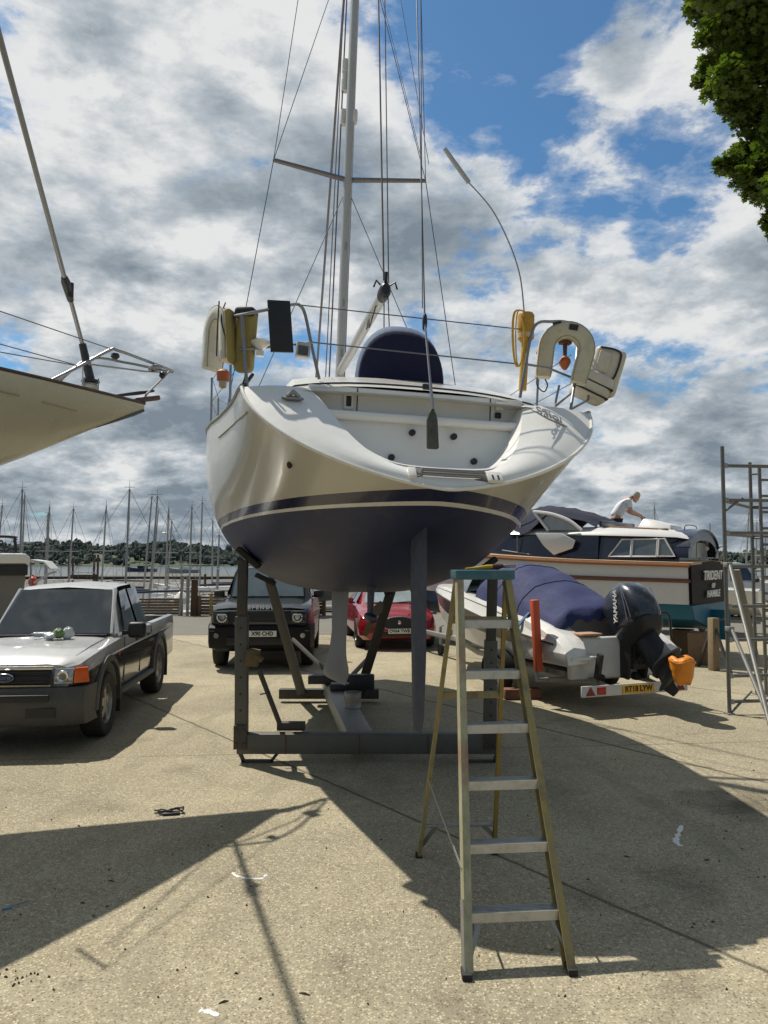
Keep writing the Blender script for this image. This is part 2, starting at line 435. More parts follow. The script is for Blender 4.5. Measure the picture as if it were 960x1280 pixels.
    # fine cracks
    cr = nt.nodes.new('ShaderNodeTexVoronoi'); cr.feature = 'DISTANCE_TO_EDGE'; cr.inputs['Scale'].default_value = .55
    nv = nt.nodes.new('ShaderNodeVectorMath'); nv.operation = 'ADD'; nt.links.new(tc, nv.inputs[0])
    nn = nt.nodes.new('ShaderNodeTexNoise'); nn.inputs['Scale'].default_value = 1.4; nn.inputs['Detail'].default_value = 6; nt.links.new(tc, nn.inputs['Vector'])
    nt.links.new(nn.outputs['Color'], nv.inputs[1]); nt.links.new(nv.outputs[0], cr.inputs['Vector'])
    crk = mathn(nt, 'MULTIPLY', ramp(nt, cr.outputs['Distance'], [(.0, 1.0), (.006, 0.0)]), ramp(nt, n_big, [(.5, 0.0), (.6, .5)]))
    base = mixc(nt, crk, base, (.08,.07,.05))
    # tamped ridges on the slabs to the right
    rx = mathn(nt, 'ADD', mathn(nt, 'MULTIPLY', sp.outputs[0], .5), mathn(nt, 'MULTIPLY', sp.outputs[1], .866))
    rid = mathn(nt, 'SINE', mathn(nt, 'ADD', mathn(nt, 'MULTIPLY', rx, 34), mathn(nt, 'MULTIPLY', n_mid, 5)))
    rmask = mathn(nt, 'MULTIPLY', ramp(nt, mathn(nt, 'DIVIDE', sp.outputs[0], 5.0), [(.36, 0.0), (.52, 1.0)]), ramp(nt, mathn(nt, 'DIVIDE', sp.outputs[1], 20.0), [(.30, 0.0), (.36, 1.0)]))
    nt.links.new(base, b.inputs['Base Color'])
    b.inputs['Roughness'].default_value = .88; b.inputs['Specular IOR Level'].default_value = .25
    hgt = mathn(nt, 'ADD', mathn(nt, 'MULTIPLY', n_f, .5), mathn(nt, 'MULTIPLY', vo.outputs['Distance'], -.5))
    hgt = mathn(nt, 'SUBTRACT', hgt, mathn(nt, 'MULTIPLY', joint, 1.5))
    hgt = mathn(nt, 'ADD', hgt, mathn(nt, 'MULTIPLY', mathn(nt, 'MULTIPLY', rid, rmask), .45))
    bn = nt.nodes.new('ShaderNodeBump'); bn.inputs['Strength'].default_value = .55; bn.inputs['Distance'].default_value = .012
    nt.links.new(hgt, bn.inputs['Height']); nt.links.new(bn.outputs[0], b.inputs['Normal'])
    return m
QY = 29.4                      # quay edge
yard = MB()
poly = [(-60,-14),(60,-14),(60,90),(4.2,90),(4.2,QY),(-60,QY)]
yard.prism([(x,y,-2.9) for x, y in poly], (0,0,2.9))
tag(yard.build('yard_ground', concrete_mat()), kind='structure')
m_asph = pm('asphalt', (.155,.142,.115), .9, var=.2, scale=1.2, dirt=.3, dirtcol=(.20,.18,.14), bump=.4, bscale=70)
lane = MB().add([(-60,20.6,.004),(60,22.4,.004),(60,29.3,.004),(-60,29.3,.004)], [(0,1,2,3)])
tag(lane.build('asphalt_lane', m_asph), kind='structure')
# wooded far bank and river
m, nt, b = newmat('river_water')
tc = nt.nodes.new('ShaderNodeTexCoord').outputs['Object']
mp = nt.nodes.new('ShaderNodeMapping'); mp.inputs['Scale'].default_value = (.25, .9, 1); nt.links.new(tc, mp.inputs[0])
b.inputs['Base Color'].default_value = (.10,.115,.105,1); b.inputs['Roughness'].default_value = .16
bn = nt.nodes.new('ShaderNodeBump'); bn.inputs['Strength'].default_value = .5; bn.inputs['Distance'].default_value = .3
nt.links.new(noise(nt, mp.outputs[0], .8, 5, .6), bn.inputs['Height']); nt.links.new(bn.outputs[0], b.inputs['Normal'])
wt = MB().add([(-9000,-200,-2.6),(9000,-200,-2.6),(9000,12000,-2.6),(-9000,12000,-2.6)], [(0,1,2,3)])
tag(wt.build('river_water', m), kind='structure')
# low mud and stone bank across the near side of the channel
m_mud = pm('tidal_mud', (.10,.085,.062), .75, var=.3, scale=.15, dirt=.4, dirtcol=(.06,.065,.035), bump=.5, bscale=1.5)
rows = []
for j in range(6):
    y = [QY+.2, 70, 120, 165, 185, 196][j]; z = [-2.2,-2.0,-1.7,-1.35,-1.3,-2.8][j]
    rows.append([V((x*12-330, y+4*sin(x*.7+j), z+(.18*sin(x*1.9+j*2) if 0 < j < 5 else 0))) for x in range(62)])
tag(MB().grid(rows).build('mud_bank', m_mud), kind='structure')
# far shore hills
m_hill = pm('far_fields', (.055,.075,.040), .9, var=.3, scale=.01, dirt=.5, dirtcol=(.09,.10,.05))
rows = []
prof = [(-700,32),(-480,30),(-420,33),(-380,36),(-330,34),(-300,33),(-260,36),(-210,30),(-180,26),(-140,24),(-100,22),(0,20),(300,14),(700,12)]
for j in range(7):
    row = []
    for i in range(120):
        x = -1400+i*25; h = interp(x, prof)*.62
        k = [0,.12,.35,.6,.85,1.0,.9][j]; y = [690,700,730,790,860,960,1200][j]
        row.append(V((x*(1+.1*j), y, -2.8+h*k+1.2*sin(i*1.3+j))))
    rows.append(row)
tag(MB().grid(rows).build('far_hills', m_hill), kind='structure')
# trees on it read as one mass
m_wood = pm('hazed_wood_foliage', (.056,.072,.060), .95, var=.5, scale=.05, dirt=.5, dirtcol=(.066,.082,.062), spec=.1)  # foliage greyed and lightened so its colour stands in for haze
rnd = random.Random(3); wb = MB()
for i in range(4600):
    x = rnd.uniform(-620, 420); j = rnd.random()**.8
    h = interp(x, prof)
    y = 694+j*150; zb = -2.8+h*.62*(.03+.80*j)
    if .22 < j < .5 and sin(x*.021+1)+sin(x*.043) > .5: continue
    r = rnd.uniform(1.8, 4.2); rz = r*rnd.uniform(.6, 1.2); lift = rnd.uniform(0, 5)+1.8*sin(x*.05)+1.2*sin(x*.13)
    c = V((x, y, zb+rz*.5+max(lift, 0)))
    sg, rg = 7, 4
    rings = []
    for a in range(rg+1):
        th = max(-1.4, min(1.4, -pi/2+pi*a/rg))
        rings.append([c+V((r*cos(th)*cos(2*pi*k/sg), r*cos(th)*sin(2*pi*k/sg), rz*sin(th)))*rnd.uniform(.6,1.3) for k in range(sg)])
    wb.loft(rings)
tag(wb.build('far_woodland', m_wood, auto=20), kind='stuff', label='dark wooded bank along the far side of the river')
# ---------------------------------------------------------------- main sailing yacht
YA = R(11.3); YH = R(2.0)
yacht = empty('sailing_yacht', (.36, 5.2, 0), YA, 'large white sailing yacht with dark underside, stern on, propped on the steel cradle', 'yacht', ry=YH)
# order of XYZ euler: heel about the boat's own length first, then heading
YM = Matrix.Translation((.36,5.2,0)) @ Matrix.Rotation(YA,4,'Z') @ Matrix.Rotation(YH,4,'Y')
YMi = YM.inverted()
def yl(px, py, t):
    """boat-frame point at station t seen in the direction of a photo pixel (for measuring)"""
    o = YMi @ V((0,0,HC)); d = YMi.to_3x3() @ ray(px, py); k = (t-o.y)/d.y
    return o+d*k
yw = lambda p: YM @ V(p)
LOA = 9.8
PB = [(0,1.20),(.7,1.40),(1.6,1.48),(2.6,1.60),(3.5,1.73),(4.6,1.80),(5.6,1.74),(6.6,1.54),(7.6,1.20),(8.6,.74),(9.3,.36),(9.8,.02)]
PZD = [(0,3.24),(.8,3.315),(2,3.37),(3.5,3.46),(5,3.58),(7,3.72),(9.8,3.95)]
PZK = [(0,2.54),(.5,2.37),(1.2,2.12),(2,1.91),(3,1.74),(4.2,1.675),(5.4,1.68),(6.6,1.78),(7.8,1.97),(8.8,2.25),(9.4,2.65),(9.8,3.3)]
PN = [(0,1.5),(1,1.8),(1.9,2.3),(2.6,2.55),(4.5,2.6),(6.5,2.2),(8.5,1.75),(9.8,1.6)]
def hullpt(t, v, off=0.0):
    """v 0 at the deck edge .. 1 at the centreline, starboard side"""
    B = interp(t, PB)+off; zd = interp(t, PZD); zk = interp(t, PZK)-off; n = interp(t, PN)
    a = v*pi/2
    return V((B*max(cos(a),0)**(2/n), t, zd-(zd-zk)*max(sin(a),0)**(2/n)))
def t0(z): return max(0.0, (z-2.53)*1.06)
NV = 24
VS = [i/NV for i in range(NV+1)]
def aft(v):
    t = 0.3
    for _ in range(12): t = t0(hullpt(t, v).z)
    return t
AFT = [aft(v) for v in VS]
ST = [0,.02,.05,.09,.14,.2,.27,.35,.43,.51,.59,.67,.75,.82,.88,.93,.97,1.0]
def hull_rows():
    rows = []
    for u in ST:
        row = []
        for v, ta in zip(VS, AFT):
            row.append(hullpt(ta+(LOA-ta)*u, v))
        full = [V((-p.x, p.y, p.z)) for p in row]+[p for p in reversed(row[:-1])]
        rows.append(full)
    return rows
HR = hull_rows()
# hull paint: antifouling, white line, navy boot stripe and topsides by height in the boat's own frame
m, nt, b = newmat('hull_paint')
tc = nt.nodes.new('ShaderNodeTexCoord').outputs['Object']
sp = nt.nodes.new('ShaderNodeSeparateXYZ'); nt.links.new(tc, sp.inputs[0])
hh = mathn(nt, 'SUBTRACT', sp.outputs[2], mathn(nt, 'MULTIPLY', mathn(nt, 'SUBTRACT', 4.5, sp.outputs[1]), .022))
st_ = ramp(nt, mathn(nt, 'SUBTRACT', hh, 2.0), [(0, (0,0,0)), (.348, (1,0,0)), (.374, (0,1,0)), (.438, (0,0,1))], 'CONSTANT')
sc = nt.nodes.new('ShaderNodeSeparateColor'); nt.links.new(st_, sc.inputs[0])
n1 = noise(nt, tc, 1.1, 6, .6); n2 = noise(nt, tc, 14, 5, .65)
mps = nt.nodes.new('ShaderNodeMapping'); mps.inputs['Scale'].default_value = (9, 9, .5); nt.links.new(tc, mps.inputs[0])
nstr = noise(nt, mps.outputs[0], 1.0, 5, .6)
anti = mixc(nt, ramp(nt, n1, [(.35, 0.0), (.7, 1.0)]), (.008,.015,.060), (.020,.028,.085))
anti = mixc(nt, ramp(nt, n2, [(.55, 0.0), (.75, .35)]), anti, (.055,.06,.078))
scf_ = noise(nt, tc, 3.5, 8, .7, .6); anti = mixc(nt, ramp(nt, scf_, [(.58, 0.0), (.66, .4)]), anti, (.06,.064,.078))
anti = mixc(nt, ramp(nt, nstr, [(.56, 0.0), (.72, .35)]), anti, (.02,.023,.04))
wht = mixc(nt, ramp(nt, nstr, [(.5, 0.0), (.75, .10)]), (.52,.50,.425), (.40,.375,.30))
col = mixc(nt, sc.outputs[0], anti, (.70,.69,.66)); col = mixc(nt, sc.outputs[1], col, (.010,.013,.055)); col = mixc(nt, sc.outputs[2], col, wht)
nt.links.new(col, b.inputs['Base Color'])
gel = mathn(nt, 'MAXIMUM', mathn(nt, 'MAXIMUM', sc.outputs[2], sc.outputs[1]), sc.outputs[0])
nt.links.new(mathn(nt, 'MULTIPLY_ADD', gel, -.30, .52), b.inputs['Roughness'])
nt.links.new(mathn(nt, 'MULTIPLY', gel, .22), b.inputs['Coat Weight']); b.inputs['Coat Roughness'].default_value = .05
bn = nt.nodes.new('ShaderNodeBump'); bn.inputs['Strength'].default_value = .05; bn.inputs['Distance'].default_value = .05
nt.links.new(noise(nt, tc, 1.6, 2), bn.inputs['Height']); nt.links.new(bn.outputs[0], b.inputs['Normal'])
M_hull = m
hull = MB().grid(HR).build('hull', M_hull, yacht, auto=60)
# fine detail on the hull: skin fitting and moulded groove on the port quarter
def on_hull(px, py):
    """boat-frame point where a photo pixel meets the port topsides"""
    best = None
    for i in range(240):
        t = .05+i*.03
        p = yl(px, py, t); v = None
        zd = interp(t, PZD); zk = interp(t, PZK); B = interp(t, PB); n = interp(t, PN)
        if p.z < zk or p.z > zd+.02: continue
        e = abs((abs(p.x)/B)**n+((zd-p.z)/(zd-zk))**n-1)
        if best is None or e < best[0]: best = (e, p)
    return best[1] if best else yl(px, py, 1.0)
p = on_hull(362, 581)
MB().ball(p, (.022,.03,.03), 12, 6).build('skin_fitting', M_black, hull)
gv = [on_hull(267+7*k, 553-6.2*k-.25*k*(6-k)*0) for k in range(7)]
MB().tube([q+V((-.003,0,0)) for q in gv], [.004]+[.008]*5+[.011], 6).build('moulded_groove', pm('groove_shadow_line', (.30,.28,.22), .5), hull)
# transom: raked outer skin between the hull edge and the scoop
edge = HR[0]                                    # port deck edge .. starboard deck edge
rake = lambda x, z: V((x, t0(z)+.006, z))
# inner (scoop) outline in x, z, port top to starboard top
INN = arc([V((x,0,z)) for x, z in ((-.90,3.36),(-.83,3.27),(-.745,3.13),(-.655,2.98),(-.55,2.85),(-.43,2.755),(-.31,2.705),(-.12,2.69),(.10,2.69),(.33,2.705),(.45,2.755),(.57,2.85),(.67,2.98),(.755,3.13),(.82,3.27),(.87,3.36))], 3)
nI = len(INN)
def resample(P, n):
    L = [0]
    for i in range(1, len(P)): L.append(L[-1]+(P[i]-P[i-1]).length)
    out = []
    for k in range(n):
        s = L[-1]*k/(n-1); i = 0
        while i < len(P)-2 and L[i+1] < s: i += 1
        u = (s-L[i])/max(L[i+1]-L[i], 1e-9); out.append(P[i].lerp(P[i+1], min(u,1)))
    return out
NE = 61
eo = resample(edge, NE); ei = resample([rake(p.x, p.z) for p in INN], NE)
rows = []
for k in range(6):
    u = k/5
    rows.append([eo[i].lerp(ei[i], u)+V((0,-.035*sin(pi*u),.012*sin(pi*u))) for i in range(NE)])
tr = MB(); tr.grid(rows)
m_tr = M_deck
transom = tr.build('transom', m_tr, yacht, auto=50)
# rounded lip where the transom meets the hull
MB().tube([p+V((0,-.004,0)) for p in edge], .014, 8).build('rubbing_strip', M_white, transom)
# scoop: side walls, lower step face, lip, upper locker face
def inwall(p):
    d = .02+.36*max(0, (p.z-2.69)/.67)
    return V((p.x*.985, p.y+d, p.z+.02))
wi = [inwall(p) for p in ei]
sm = MB(); sm.grid([ei, [a.lerp(b2, .5)+V((0,0,0)) for a, b2 in zip(ei, wi)], wi])
scoop = sm.build('scoop_wall', M_deck, yacht, auto=50)
LZ = 3.135
low = [p for p in wi if p.z <= LZ]
xa, xb = low[0].x, low[-1].x
ya_ = low[0].y
rows = []
for k in range(9):
    u = k/8
    rows.append([V((p.x*1.03, ya_-.06*(1-u), lerp(p.z-.03, LZ, u))) for p in low])
step = MB().grid(rows).build('step_face', M_deck, yacht, auto=50)
sole = MB(); sole.grid([[V((p.x, p.y-.03, p.z-.012)) for p in low], [V((p.x, ya_, p.z-.012)) for p in low]]).build('platform_sole', M_deck, yacht)
for px, py in ((515,541),(567,546),(489,572),(592,577)):
    q = yl(px, py, ya_-.045)
    MB().lathe([(.0,-.03),(.021,-.03),(.026,-.022),(.026,.012),(.0,.012)], q, 'y', 14).build('drain_hole', M_black, step)
lip = MB(); lip.tube([V((xa-.10, ya_-.03, LZ+.02)), V((0, ya_-.03, LZ+.02)), V((xb+.12, ya_-.03, LZ+.02))], .036, 12)
lip.build('step_lip', M_deck, yacht)
UT = 3.415
MB().box((0, ya_+.11, LZ+.012), (xb-xa+.30, .24, .02)).build('step_tread', M_deck, yacht)
up = MB(); up.box((0, ya_+.19, (LZ+UT)/2+.01), (1.80, .05, UT-LZ))
upper = up.build('locker_face', M_deck, yacht, bev=.01)
def on_face(px, py, t): return yl(px, py, t)
tf = ya_+.19-.025
for x_ in ((446), (613)):
    pass
# seams beside the lockers, ventilators
for px in (446.5, 613):
    p = on_face(px, 500, tf); MB().box((p.x, tf-.002, (LZ+UT)/2+.012), (.008,.006,UT-LZ-.02)).build('locker_seam', M_black, upper)
p = on_face(435.5, 502, tf)
vt = MB(); vt.box((p.x, tf-.012, p.z), (.085,.022,.135)); v1 = vt.build('vent_frame', M_white, upper, bev=.02, bseg=3)
MB().box((p.x, tf-.022, p.z), (.042,.014,.085)).build('vent_opening', M_black, v1, bev=.006)
p = on_face(624, 508, tf); MB().box((p.x, tf-.012, p.z), (.075,.022,.075)).build('shower_box', M_white, upper, bev=.012)
p = on_face(622, 521, tf); MB().box((p.x, tf-.010, p.z+.01), (.055,.02,.05)).build('socket', M_black, upper, bev=.01)
p = on_face(533, 484, tf); MB().box((p.x, tf-.012, p.z), (.075,.02,.05)).build('latch', M_black, upper, bev=.012)
p = on_face(531, 517, tf); MB().box((p.x, tf-.015, LZ+.06), (.10,.03,.045)).build('latch', M_black, upper, bev=.012)
# folding bathing ladder in its pocket on the platform
lr = MB(); pc = V((.06, t0(2.65)-.062, 2.645))
for dz in (-.026, 0, .026):
    lr.tube([pc+V((-.24,-.01+dz*-.6,dz)), pc+V((.20,-.01+dz*-.6,dz))], .011, 8)
lr.tube([pc+V((-.24,.006,-.032)), pc+V((-.255,-.016,0)), pc+V((-.24,-.02,.032))], .012, 8)
bl = MB(); bl.box(pc+V((0,.026,.0)), (.64,.02,.10), (R(-43),0,0))
pk = bl.build('ladder_pocket', pm('pocket_shade', (.10,.095,.085), .6), transom, bev=.012)  # raised dark plate; its colour paints in the shade of a recess
lad = lr.build('bathing_ladder', M_steel, pk)
for dx, w_ in ((.285,.11),(-.31,.06)): MB().box(pc+V((dx,.006,0)), (w_,.03,.10), (R(-43),0,0)).build('ladder_hinge', M_white, pk, bev=.008)
for dx in (.265,.305): MB().box(pc+V((dx,-.014,-.004)), (.012,.012,.05), (R(-43),0,0)).build('hinge_slot', M_black, pk)
# stern lamp / cleat on the port wing, fairlead marks and the painted name on starboard
p = yl(366, 498, t0(3.2)-.04)
cl = MB(); cl.ball(p, (.085,.035,.022), 18, 8); cleat = cl.build('fairlead', M_steel, transom)
MB().tube([p+V((-.05,-.02,.01)), p+V((0,-.03,.045)), p+V((.05,-.02,.01))], [.012,.02,.012], 8).build('cleat', M_steel, cleat)
ntx = V((0,-.69,.72)).normalized()
Mtx = frame(yl(690, 521, t0(3.26)-.085)+V((.0,-.02,.0)), V((.90,.30,-.16)), V((-.1,.66,.74)))
text('Salona', .155, Mtx, pm('grey_lettering', (.24,.24,.25), .5), transom, shear=.25, sx=.95)
sw = MB(); Ma = Mtx
sw.tube([Ma @ V(q) for q in ((-.30,-.03,.008),(-.1,-.085,.006),(.12,-.10,.006),(.33,-.06,.008))], [.002,.007,.007,.002], 6)
sw.build('painted_flourish', MATS['grey_lettering'], transom)
# deck with coaming and toe rail
rows = []
for u in ST:
    i = ST.index(u); a = HR[i][0]; z = HR[i][-1]
    row = []
    for k in range(13):
        s = -1+k/6
        tt = a.y
        cam_ = .05*(1-s*s)
        row.append(V((a.x*-s*-1 if False else abs(a.x)*s, tt, a.z+cam_-.012)))
    rows.append(row)
MB().grid(rows).build('deck', M_deck, yacht, auto=50)
for sgn in (0, -1):
    pts = [HR[i][sgn]+V((0,0,.012)) for i in range(len(HR))]
    MB().tube(pts, .018, 6).build('toe_rail', M_alu, yacht)
# cockpit coaming: an arched moulding running forward from the transom top
rows = []
for t in (ya_+.15, ya_+.24, 1.4, 2.4, 3.6, 4.4):
    z = 3.47+.17*min(1, max(0, (t-ya_-.2)/.5)); hw = 1.02 if t < 1.6 else 1.05
    if t < ya_+.18: z = 3.44
    row = []
    for k in range(17):
        s = -1+k/8
        row.append(V((hw*s*1.12, t, (3.33 if abs(s) > .999 else z-.09*abs(s)**3-.015*s*s+(.02 if t > 1.2 else 0)))))
    rows.append(row)
rows.append([p+V((0,.05,-.5)) for p in rows[-1]])
MB().grid(rows).build('cockpit_coaming', M_white, yacht, auto=40)
MB().tube([p+V((0,-.004,.002)) for p in rows[1]], .009, 6).build('coaming_trim', M_black, yacht)
# coachroof forward
rows = []
for t, z, hw in ((4.3,3.55,.9),(4.4,3.98,.95),(5.2,4.02,.95),(6.6,4.0,.82),(7.8,3.85,.5),(8.2,3.7,.4)):
    rows.append([V((hw*s*(1.0 if abs(s)>.9 else .97), t, (3.5 if abs(s)>.99 else z-.06*s*s))) for s in (-1,-.93,-.6,-.3,0,.3,.6,.93,1)])
MB().grid(rows).build('coachroof', M_white, yacht, auto=40)
# rudder and keel and saildrive
def foil(pts, thick, n=10):
    """pts: (leading t, trailing t, z, x, thickness)"""
    rings = []
    for tl, tt_, z, x, th in pts:
        ring = []
        for k in range(n):
            u = k/(n-1); ring.append(V((x+th*.5*sqrt(max(0, u if u < .3 else u))*0+th/2*(sin(pi*u**.65)), lerp(tl, tt_, u), z)))
        for k in range(n-2, 0, -1):
            u = k/(n-1); ring.append(V((x-th/2*sin(pi*u**.65), lerp(tl, tt_, u), z)))
        rings.append(ring)
    return MB().loft(rings)
M_anti = pm('antifouled_foil', (.026,.034,.066), .5, var=.25, scale=5, dirt=.35, dirtcol=(.13,.13,.14))
rz = lambda px, py, t: yl(px, py, t)
r0 = yl(536, 628, .62); r1 = yl(531, 921, .62)
foil([(1.06,.66,2.44,r0.x,.105),(1.05,.62,2.0,r0.x,.10),(1.02,.62,1.3,lerp(r0.x,r1.x,.7),.085),(.98,.66,r1.z+.12,r1.x,.07),(.94,.72,r1.z,r1.x,.04)], .1).build('rudder', M_anti, yacht)
kx = -.12
kz = yl(430, 858, 3.5).z
foil([(4.75,3.55,1.72,kx,.15),(4.65,3.6,1.3,kx,.135),(4.60,3.60,kz+.56,kx,.135),(4.62,3.595,kz+.42,kx,.155),(4.66,3.585,kz+.30,kx,.175),(4.7,3.57,kz+.20,kx,.22),(4.75,3.555,kz+.11,kx,.275),(4.8,3.55,kz+.04,kx,.29),(4.75,3.57,kz,kx,.26)], .1, 26).build('keel', pm('grey_antifouling', (.17,.175,.19), .5, var=.2, scale=4, dirt=.3, dirtcol=(.22,.22,.22)), yacht, auto=60)
q = yl(465, 716, 2.7); 
sdv = MB(); qz = q.z-.02
pb = yl(462, 772, 2.7)
sdv.loft([[V((q.x+.035*cos(a)*s, 2.72+.10*sin(a)*s, z)) for a in [2*pi*k/14 for k in range(14)]] for z, s in ((qz+.12,1.3),(qz-.1,1.0),(pb.z+.07,.85),(pb.z-.06,.6))])
sdr = sdv.build('saildrive', M_anti, yacht)
MB().lathe([(.02,-.20),(.045,-.16),(.055,0),(.05,.12),(.02,.17)], (q.x,2.70,pb.z), 'y', 14).build('gear_housing', M_anti, sdr)
for k in range(2):
    a = R(65+180*k); c0 = V((q.x,2.54,pb.z)); d = V((cos(a),0,sin(a))); e = V((-sin(a),.6,cos(a)))*.035
    MB().loft([[c0+d*.03-e*.6, c0+d*.03+e*.6, c0+d*.03+V((0,.008,0))],[c0+d*.11-e*1.3, c0+d*.11+e*1.3, c0+d*.11+V((0,.008,0))],[c0+d*.19-e*.5, c0+d*.19+e*.5, c0+d*.19+V((0,.008,0))]]).build('propeller_blade', pm('bronze', (.16,.12,.07), .4, .8), sdr)
MB().box((q.x, 2.72, qz+.045), (.36,.30,.012)).build('saildrive_flange', M_black, sdr, bev=.004)
# mast, spreaders, boom, rigging
MX, MT = -.075, 5.4
mb = MB()
mb.loft([[V((MX+.062*cos(a), MT+.095*sin(a)-.012*(z-4), z)) for a in [2*pi*k/16 for k in range(16)]] for z in (3.9, 8, 12, 15.5)])
M_spar = pm('white_spar', (.40,.40,.385), .42, .2, var=.08, scale=3)
mast = mb.build('mast', M_spar, yacht)
my = lambda z: MT-.012*(z-4)
for i, (px, py) in enumerate(((432,95),(430,147))):
    p = yl(px, py, my(10)+.16)
    lm = MB()
    if i == 0: lm.lathe([(.02,-.25),(.055,-.23),(.055,-.06),(.045,-.05),(.045,.05),(.055,.06),(.055,.23),(.02,.25)], p, 'z', 14)
    else: lm.box(p, (.10,.10,.24))
    lm.build('radar_reflector' if i == 0 else 'steaming_lamp', pm('lamp_white', (.6,.6,.57), .35), mast, bev=0 if i == 0 else .03)
p = yl(440, 146, my(9)-.02); MB().box(p+V((.03,0,0)), (.09,.12,.20)).build('steaming_lamp', MATS['lamp_white'], mast, bev=.03)
for z in (4.9,5.6,6.4): MB().box((MX, my(z)-.10, z), (.03,.02,.10)).build('mast_cleat', M_alu, mast)
SZ = 7.42
SP = {}
for sg, px, py in ((-1,342,200),(1,532,226)):
    tip = yl(px, py, 4.95); SP[sg] = tip
    MB().bar((MX+sg*.05, my(SZ), SZ-.02), tip, .085, .035, mi=0, w2=.05).build('spreader', pm('dark_spreader', (.16,.15,.145), .5, .2), mast)
def wire(a, b, r=.0055, name='stay', mat=None, par=None):
    return MB().tube([a, b], r, 6).build(name, mat or M_wire, par or yacht)
top = V((MX, my(15.2), 15.2))
for sg in (-1, 1):
    ch = V((sg*1.62, 4.95, interp(4.95, PZD)+.02))
    wire(SP[sg], ch, .006, 'cap_shroud'); wire(SP[sg], V((MX+sg*.04, my(11.2), 11.2)), .0055, 'intermediate_shroud')
    wire(SP[sg], SP[sg].lerp(V((sg*.72, 4.95, 11.4)), 1.0), .0055, 'cap_shroud')
    wire(V((MX+sg*.05, my(SZ), SZ-.25)), V((sg*1.42, 4.6, interp(4.6, PZD)+.03)), .0055, 'lower_shroud')
fs0 = V((-.02, 9.7, 4.0))
wire(top, fs0, .02, 'forestay', pm('furled_foil', (.22,.20,.20), .6))
for dx, pyx in ((-.10, 0), (-.14, 1), (.07, 2)):
    wire(V((MX+dx*.8, my(15)+.12, 14.8)), V((MX+dx*1.3, my(4)+.16, 4.0)), .007 if pyx else .010, 'halyard', pm('halyard_rope', (.12,.09,.09), .8) if pyx != 2 else M_rope)
# boom
be = yl(481, 364, 2.35); bg = V((MX, MT-.1, 4.66))
bm_ = MB(); d = (bg-be).normalized(); rings = []
for u in (0, 1):
    c = be.lerp(bg, u); s = V((d.y, -d.x, 0)).normalized(); up_ = s.cross(d)
    rings.append([c+s*.052*cos(2*pi*k/14)+up_*.075*sin(2*pi*k/14) for k in range(14)])
boom = bm_.loft(rings).build('boom', M_spar, yacht)
be2 = MB(); be2.loft([[be+d*o+s*.058*k1*cos(2*pi*k/14)+up_*.082*k1*sin(2*pi*k/14) for k in range(14)] for o, k1 in ((-.06,.7),(-.03,1),(.10,1),(.13,.95))])
be2.build('boom_end_fitting', M_black, boom)
be3 = MB()
for dx in (-.06,.06): be3.tube([be+V((dx*.8,0,.06)), be+V((dx*1.6,-.03,.09)), be+V((dx*2.0,-.03,.02))], .010, 6)
be3.tube([be+V((0,-.04,.08)), be+V((0,-.04,.18))], .018, 8)
be3.build('reefing_hook', M_black, boom)
tl = yl(474, 0, 3.7); wire(be+V((-.02,-.03,.1)), be+V((-.02,-.03,.1))+(tl-be)*1.6, .0095, 'topping_lift', pm('halyard_rope', (.12,.09,.09)))
tl = yl(471.5, 0, 3.7); wire(be+V((.03,-.03,.08)), be+V((.03,-.03,.08))+(yl(477, 0, 3.75)-be)*1.6, .006, 'topping_lift', M_rope)
wire(be+V((.03,-.02,-.05)), yl(487, 420, 1.9), .006, 'mainsheet', M_rope); wire(be+V((-.01,-.02,-.05)), yl(480, 420, 1.9), .006, 'mainsheet', M_rope)
sl = MB().tube(arc([be+V((-.04,.25,-.07)), be+V((-.07,.45,-.24)), be+V((-.05,.6,-.10)), be+V((-.02,.9,-.12))], 5), .008, 6); sl.build('sheet_tail', M_rope, boom)
# backstay with its tensioner, ending in the flat dark blade that hangs over the transom
k0 = yl(541, 512, .62); k1 = yl(531, 402, .95); k2 = yl(521, 0, 2.9)
wire(k1, k1+(k2-k1)*1.55, .0065, 'backstay')
wire(k0, k1, .009, 'backstay', M_steel)
MB().lathe([(.006,-.08),(.018,-.06),(.022,0),(.016,.05),(.006,.07)], k1, 'z', 10).build('backstay_insulator', M_black, yacht)
MB().tube([k0+V((0,0,-.0)), k0.lerp(k1, .28)], .013, 8).build('bottlescrew', M_steel, yacht)
bd = yl(541.5, 561, .57)
pd = MB(); pw = .046
pd.prism([k0+V((-.012,0,.0)), k0+V((-.030,0,-.035)), k0+V((-pw+.004,0,-.085)), V((bd.x-pw,bd.y,bd.z+.01)), V((bd.x-pw+.012,bd.y,bd.z)), V((bd.x+pw-.012,bd.y,bd.z)), V((bd.x+pw,bd.y,bd.z+.01)), k0+V((pw-.004,0,-.085)), k0+V((.030,0,-.035)), k0+V((.012,0,.0))], (0,.03,0))
pdl = pd.build('backstay_chainplate', pm('weathered_dark_board', (.045,.048,.035), .55, var=.35, scale=14, dirt=.4, dirtcol=(.12,.12,.09)), yacht, bev=.004)
wire(yl(528, 385, 1.0), yl(526, 0, 2.6), .004, 'halyard', M_rope); wire(yl(536, 205, 3), yl(501, 0, 4.3), .004, 'halyard', M_rope); wire(yl(527, 200, 3.0), yl(478, 0, 4.6), .004, 'halyard', M_rope)
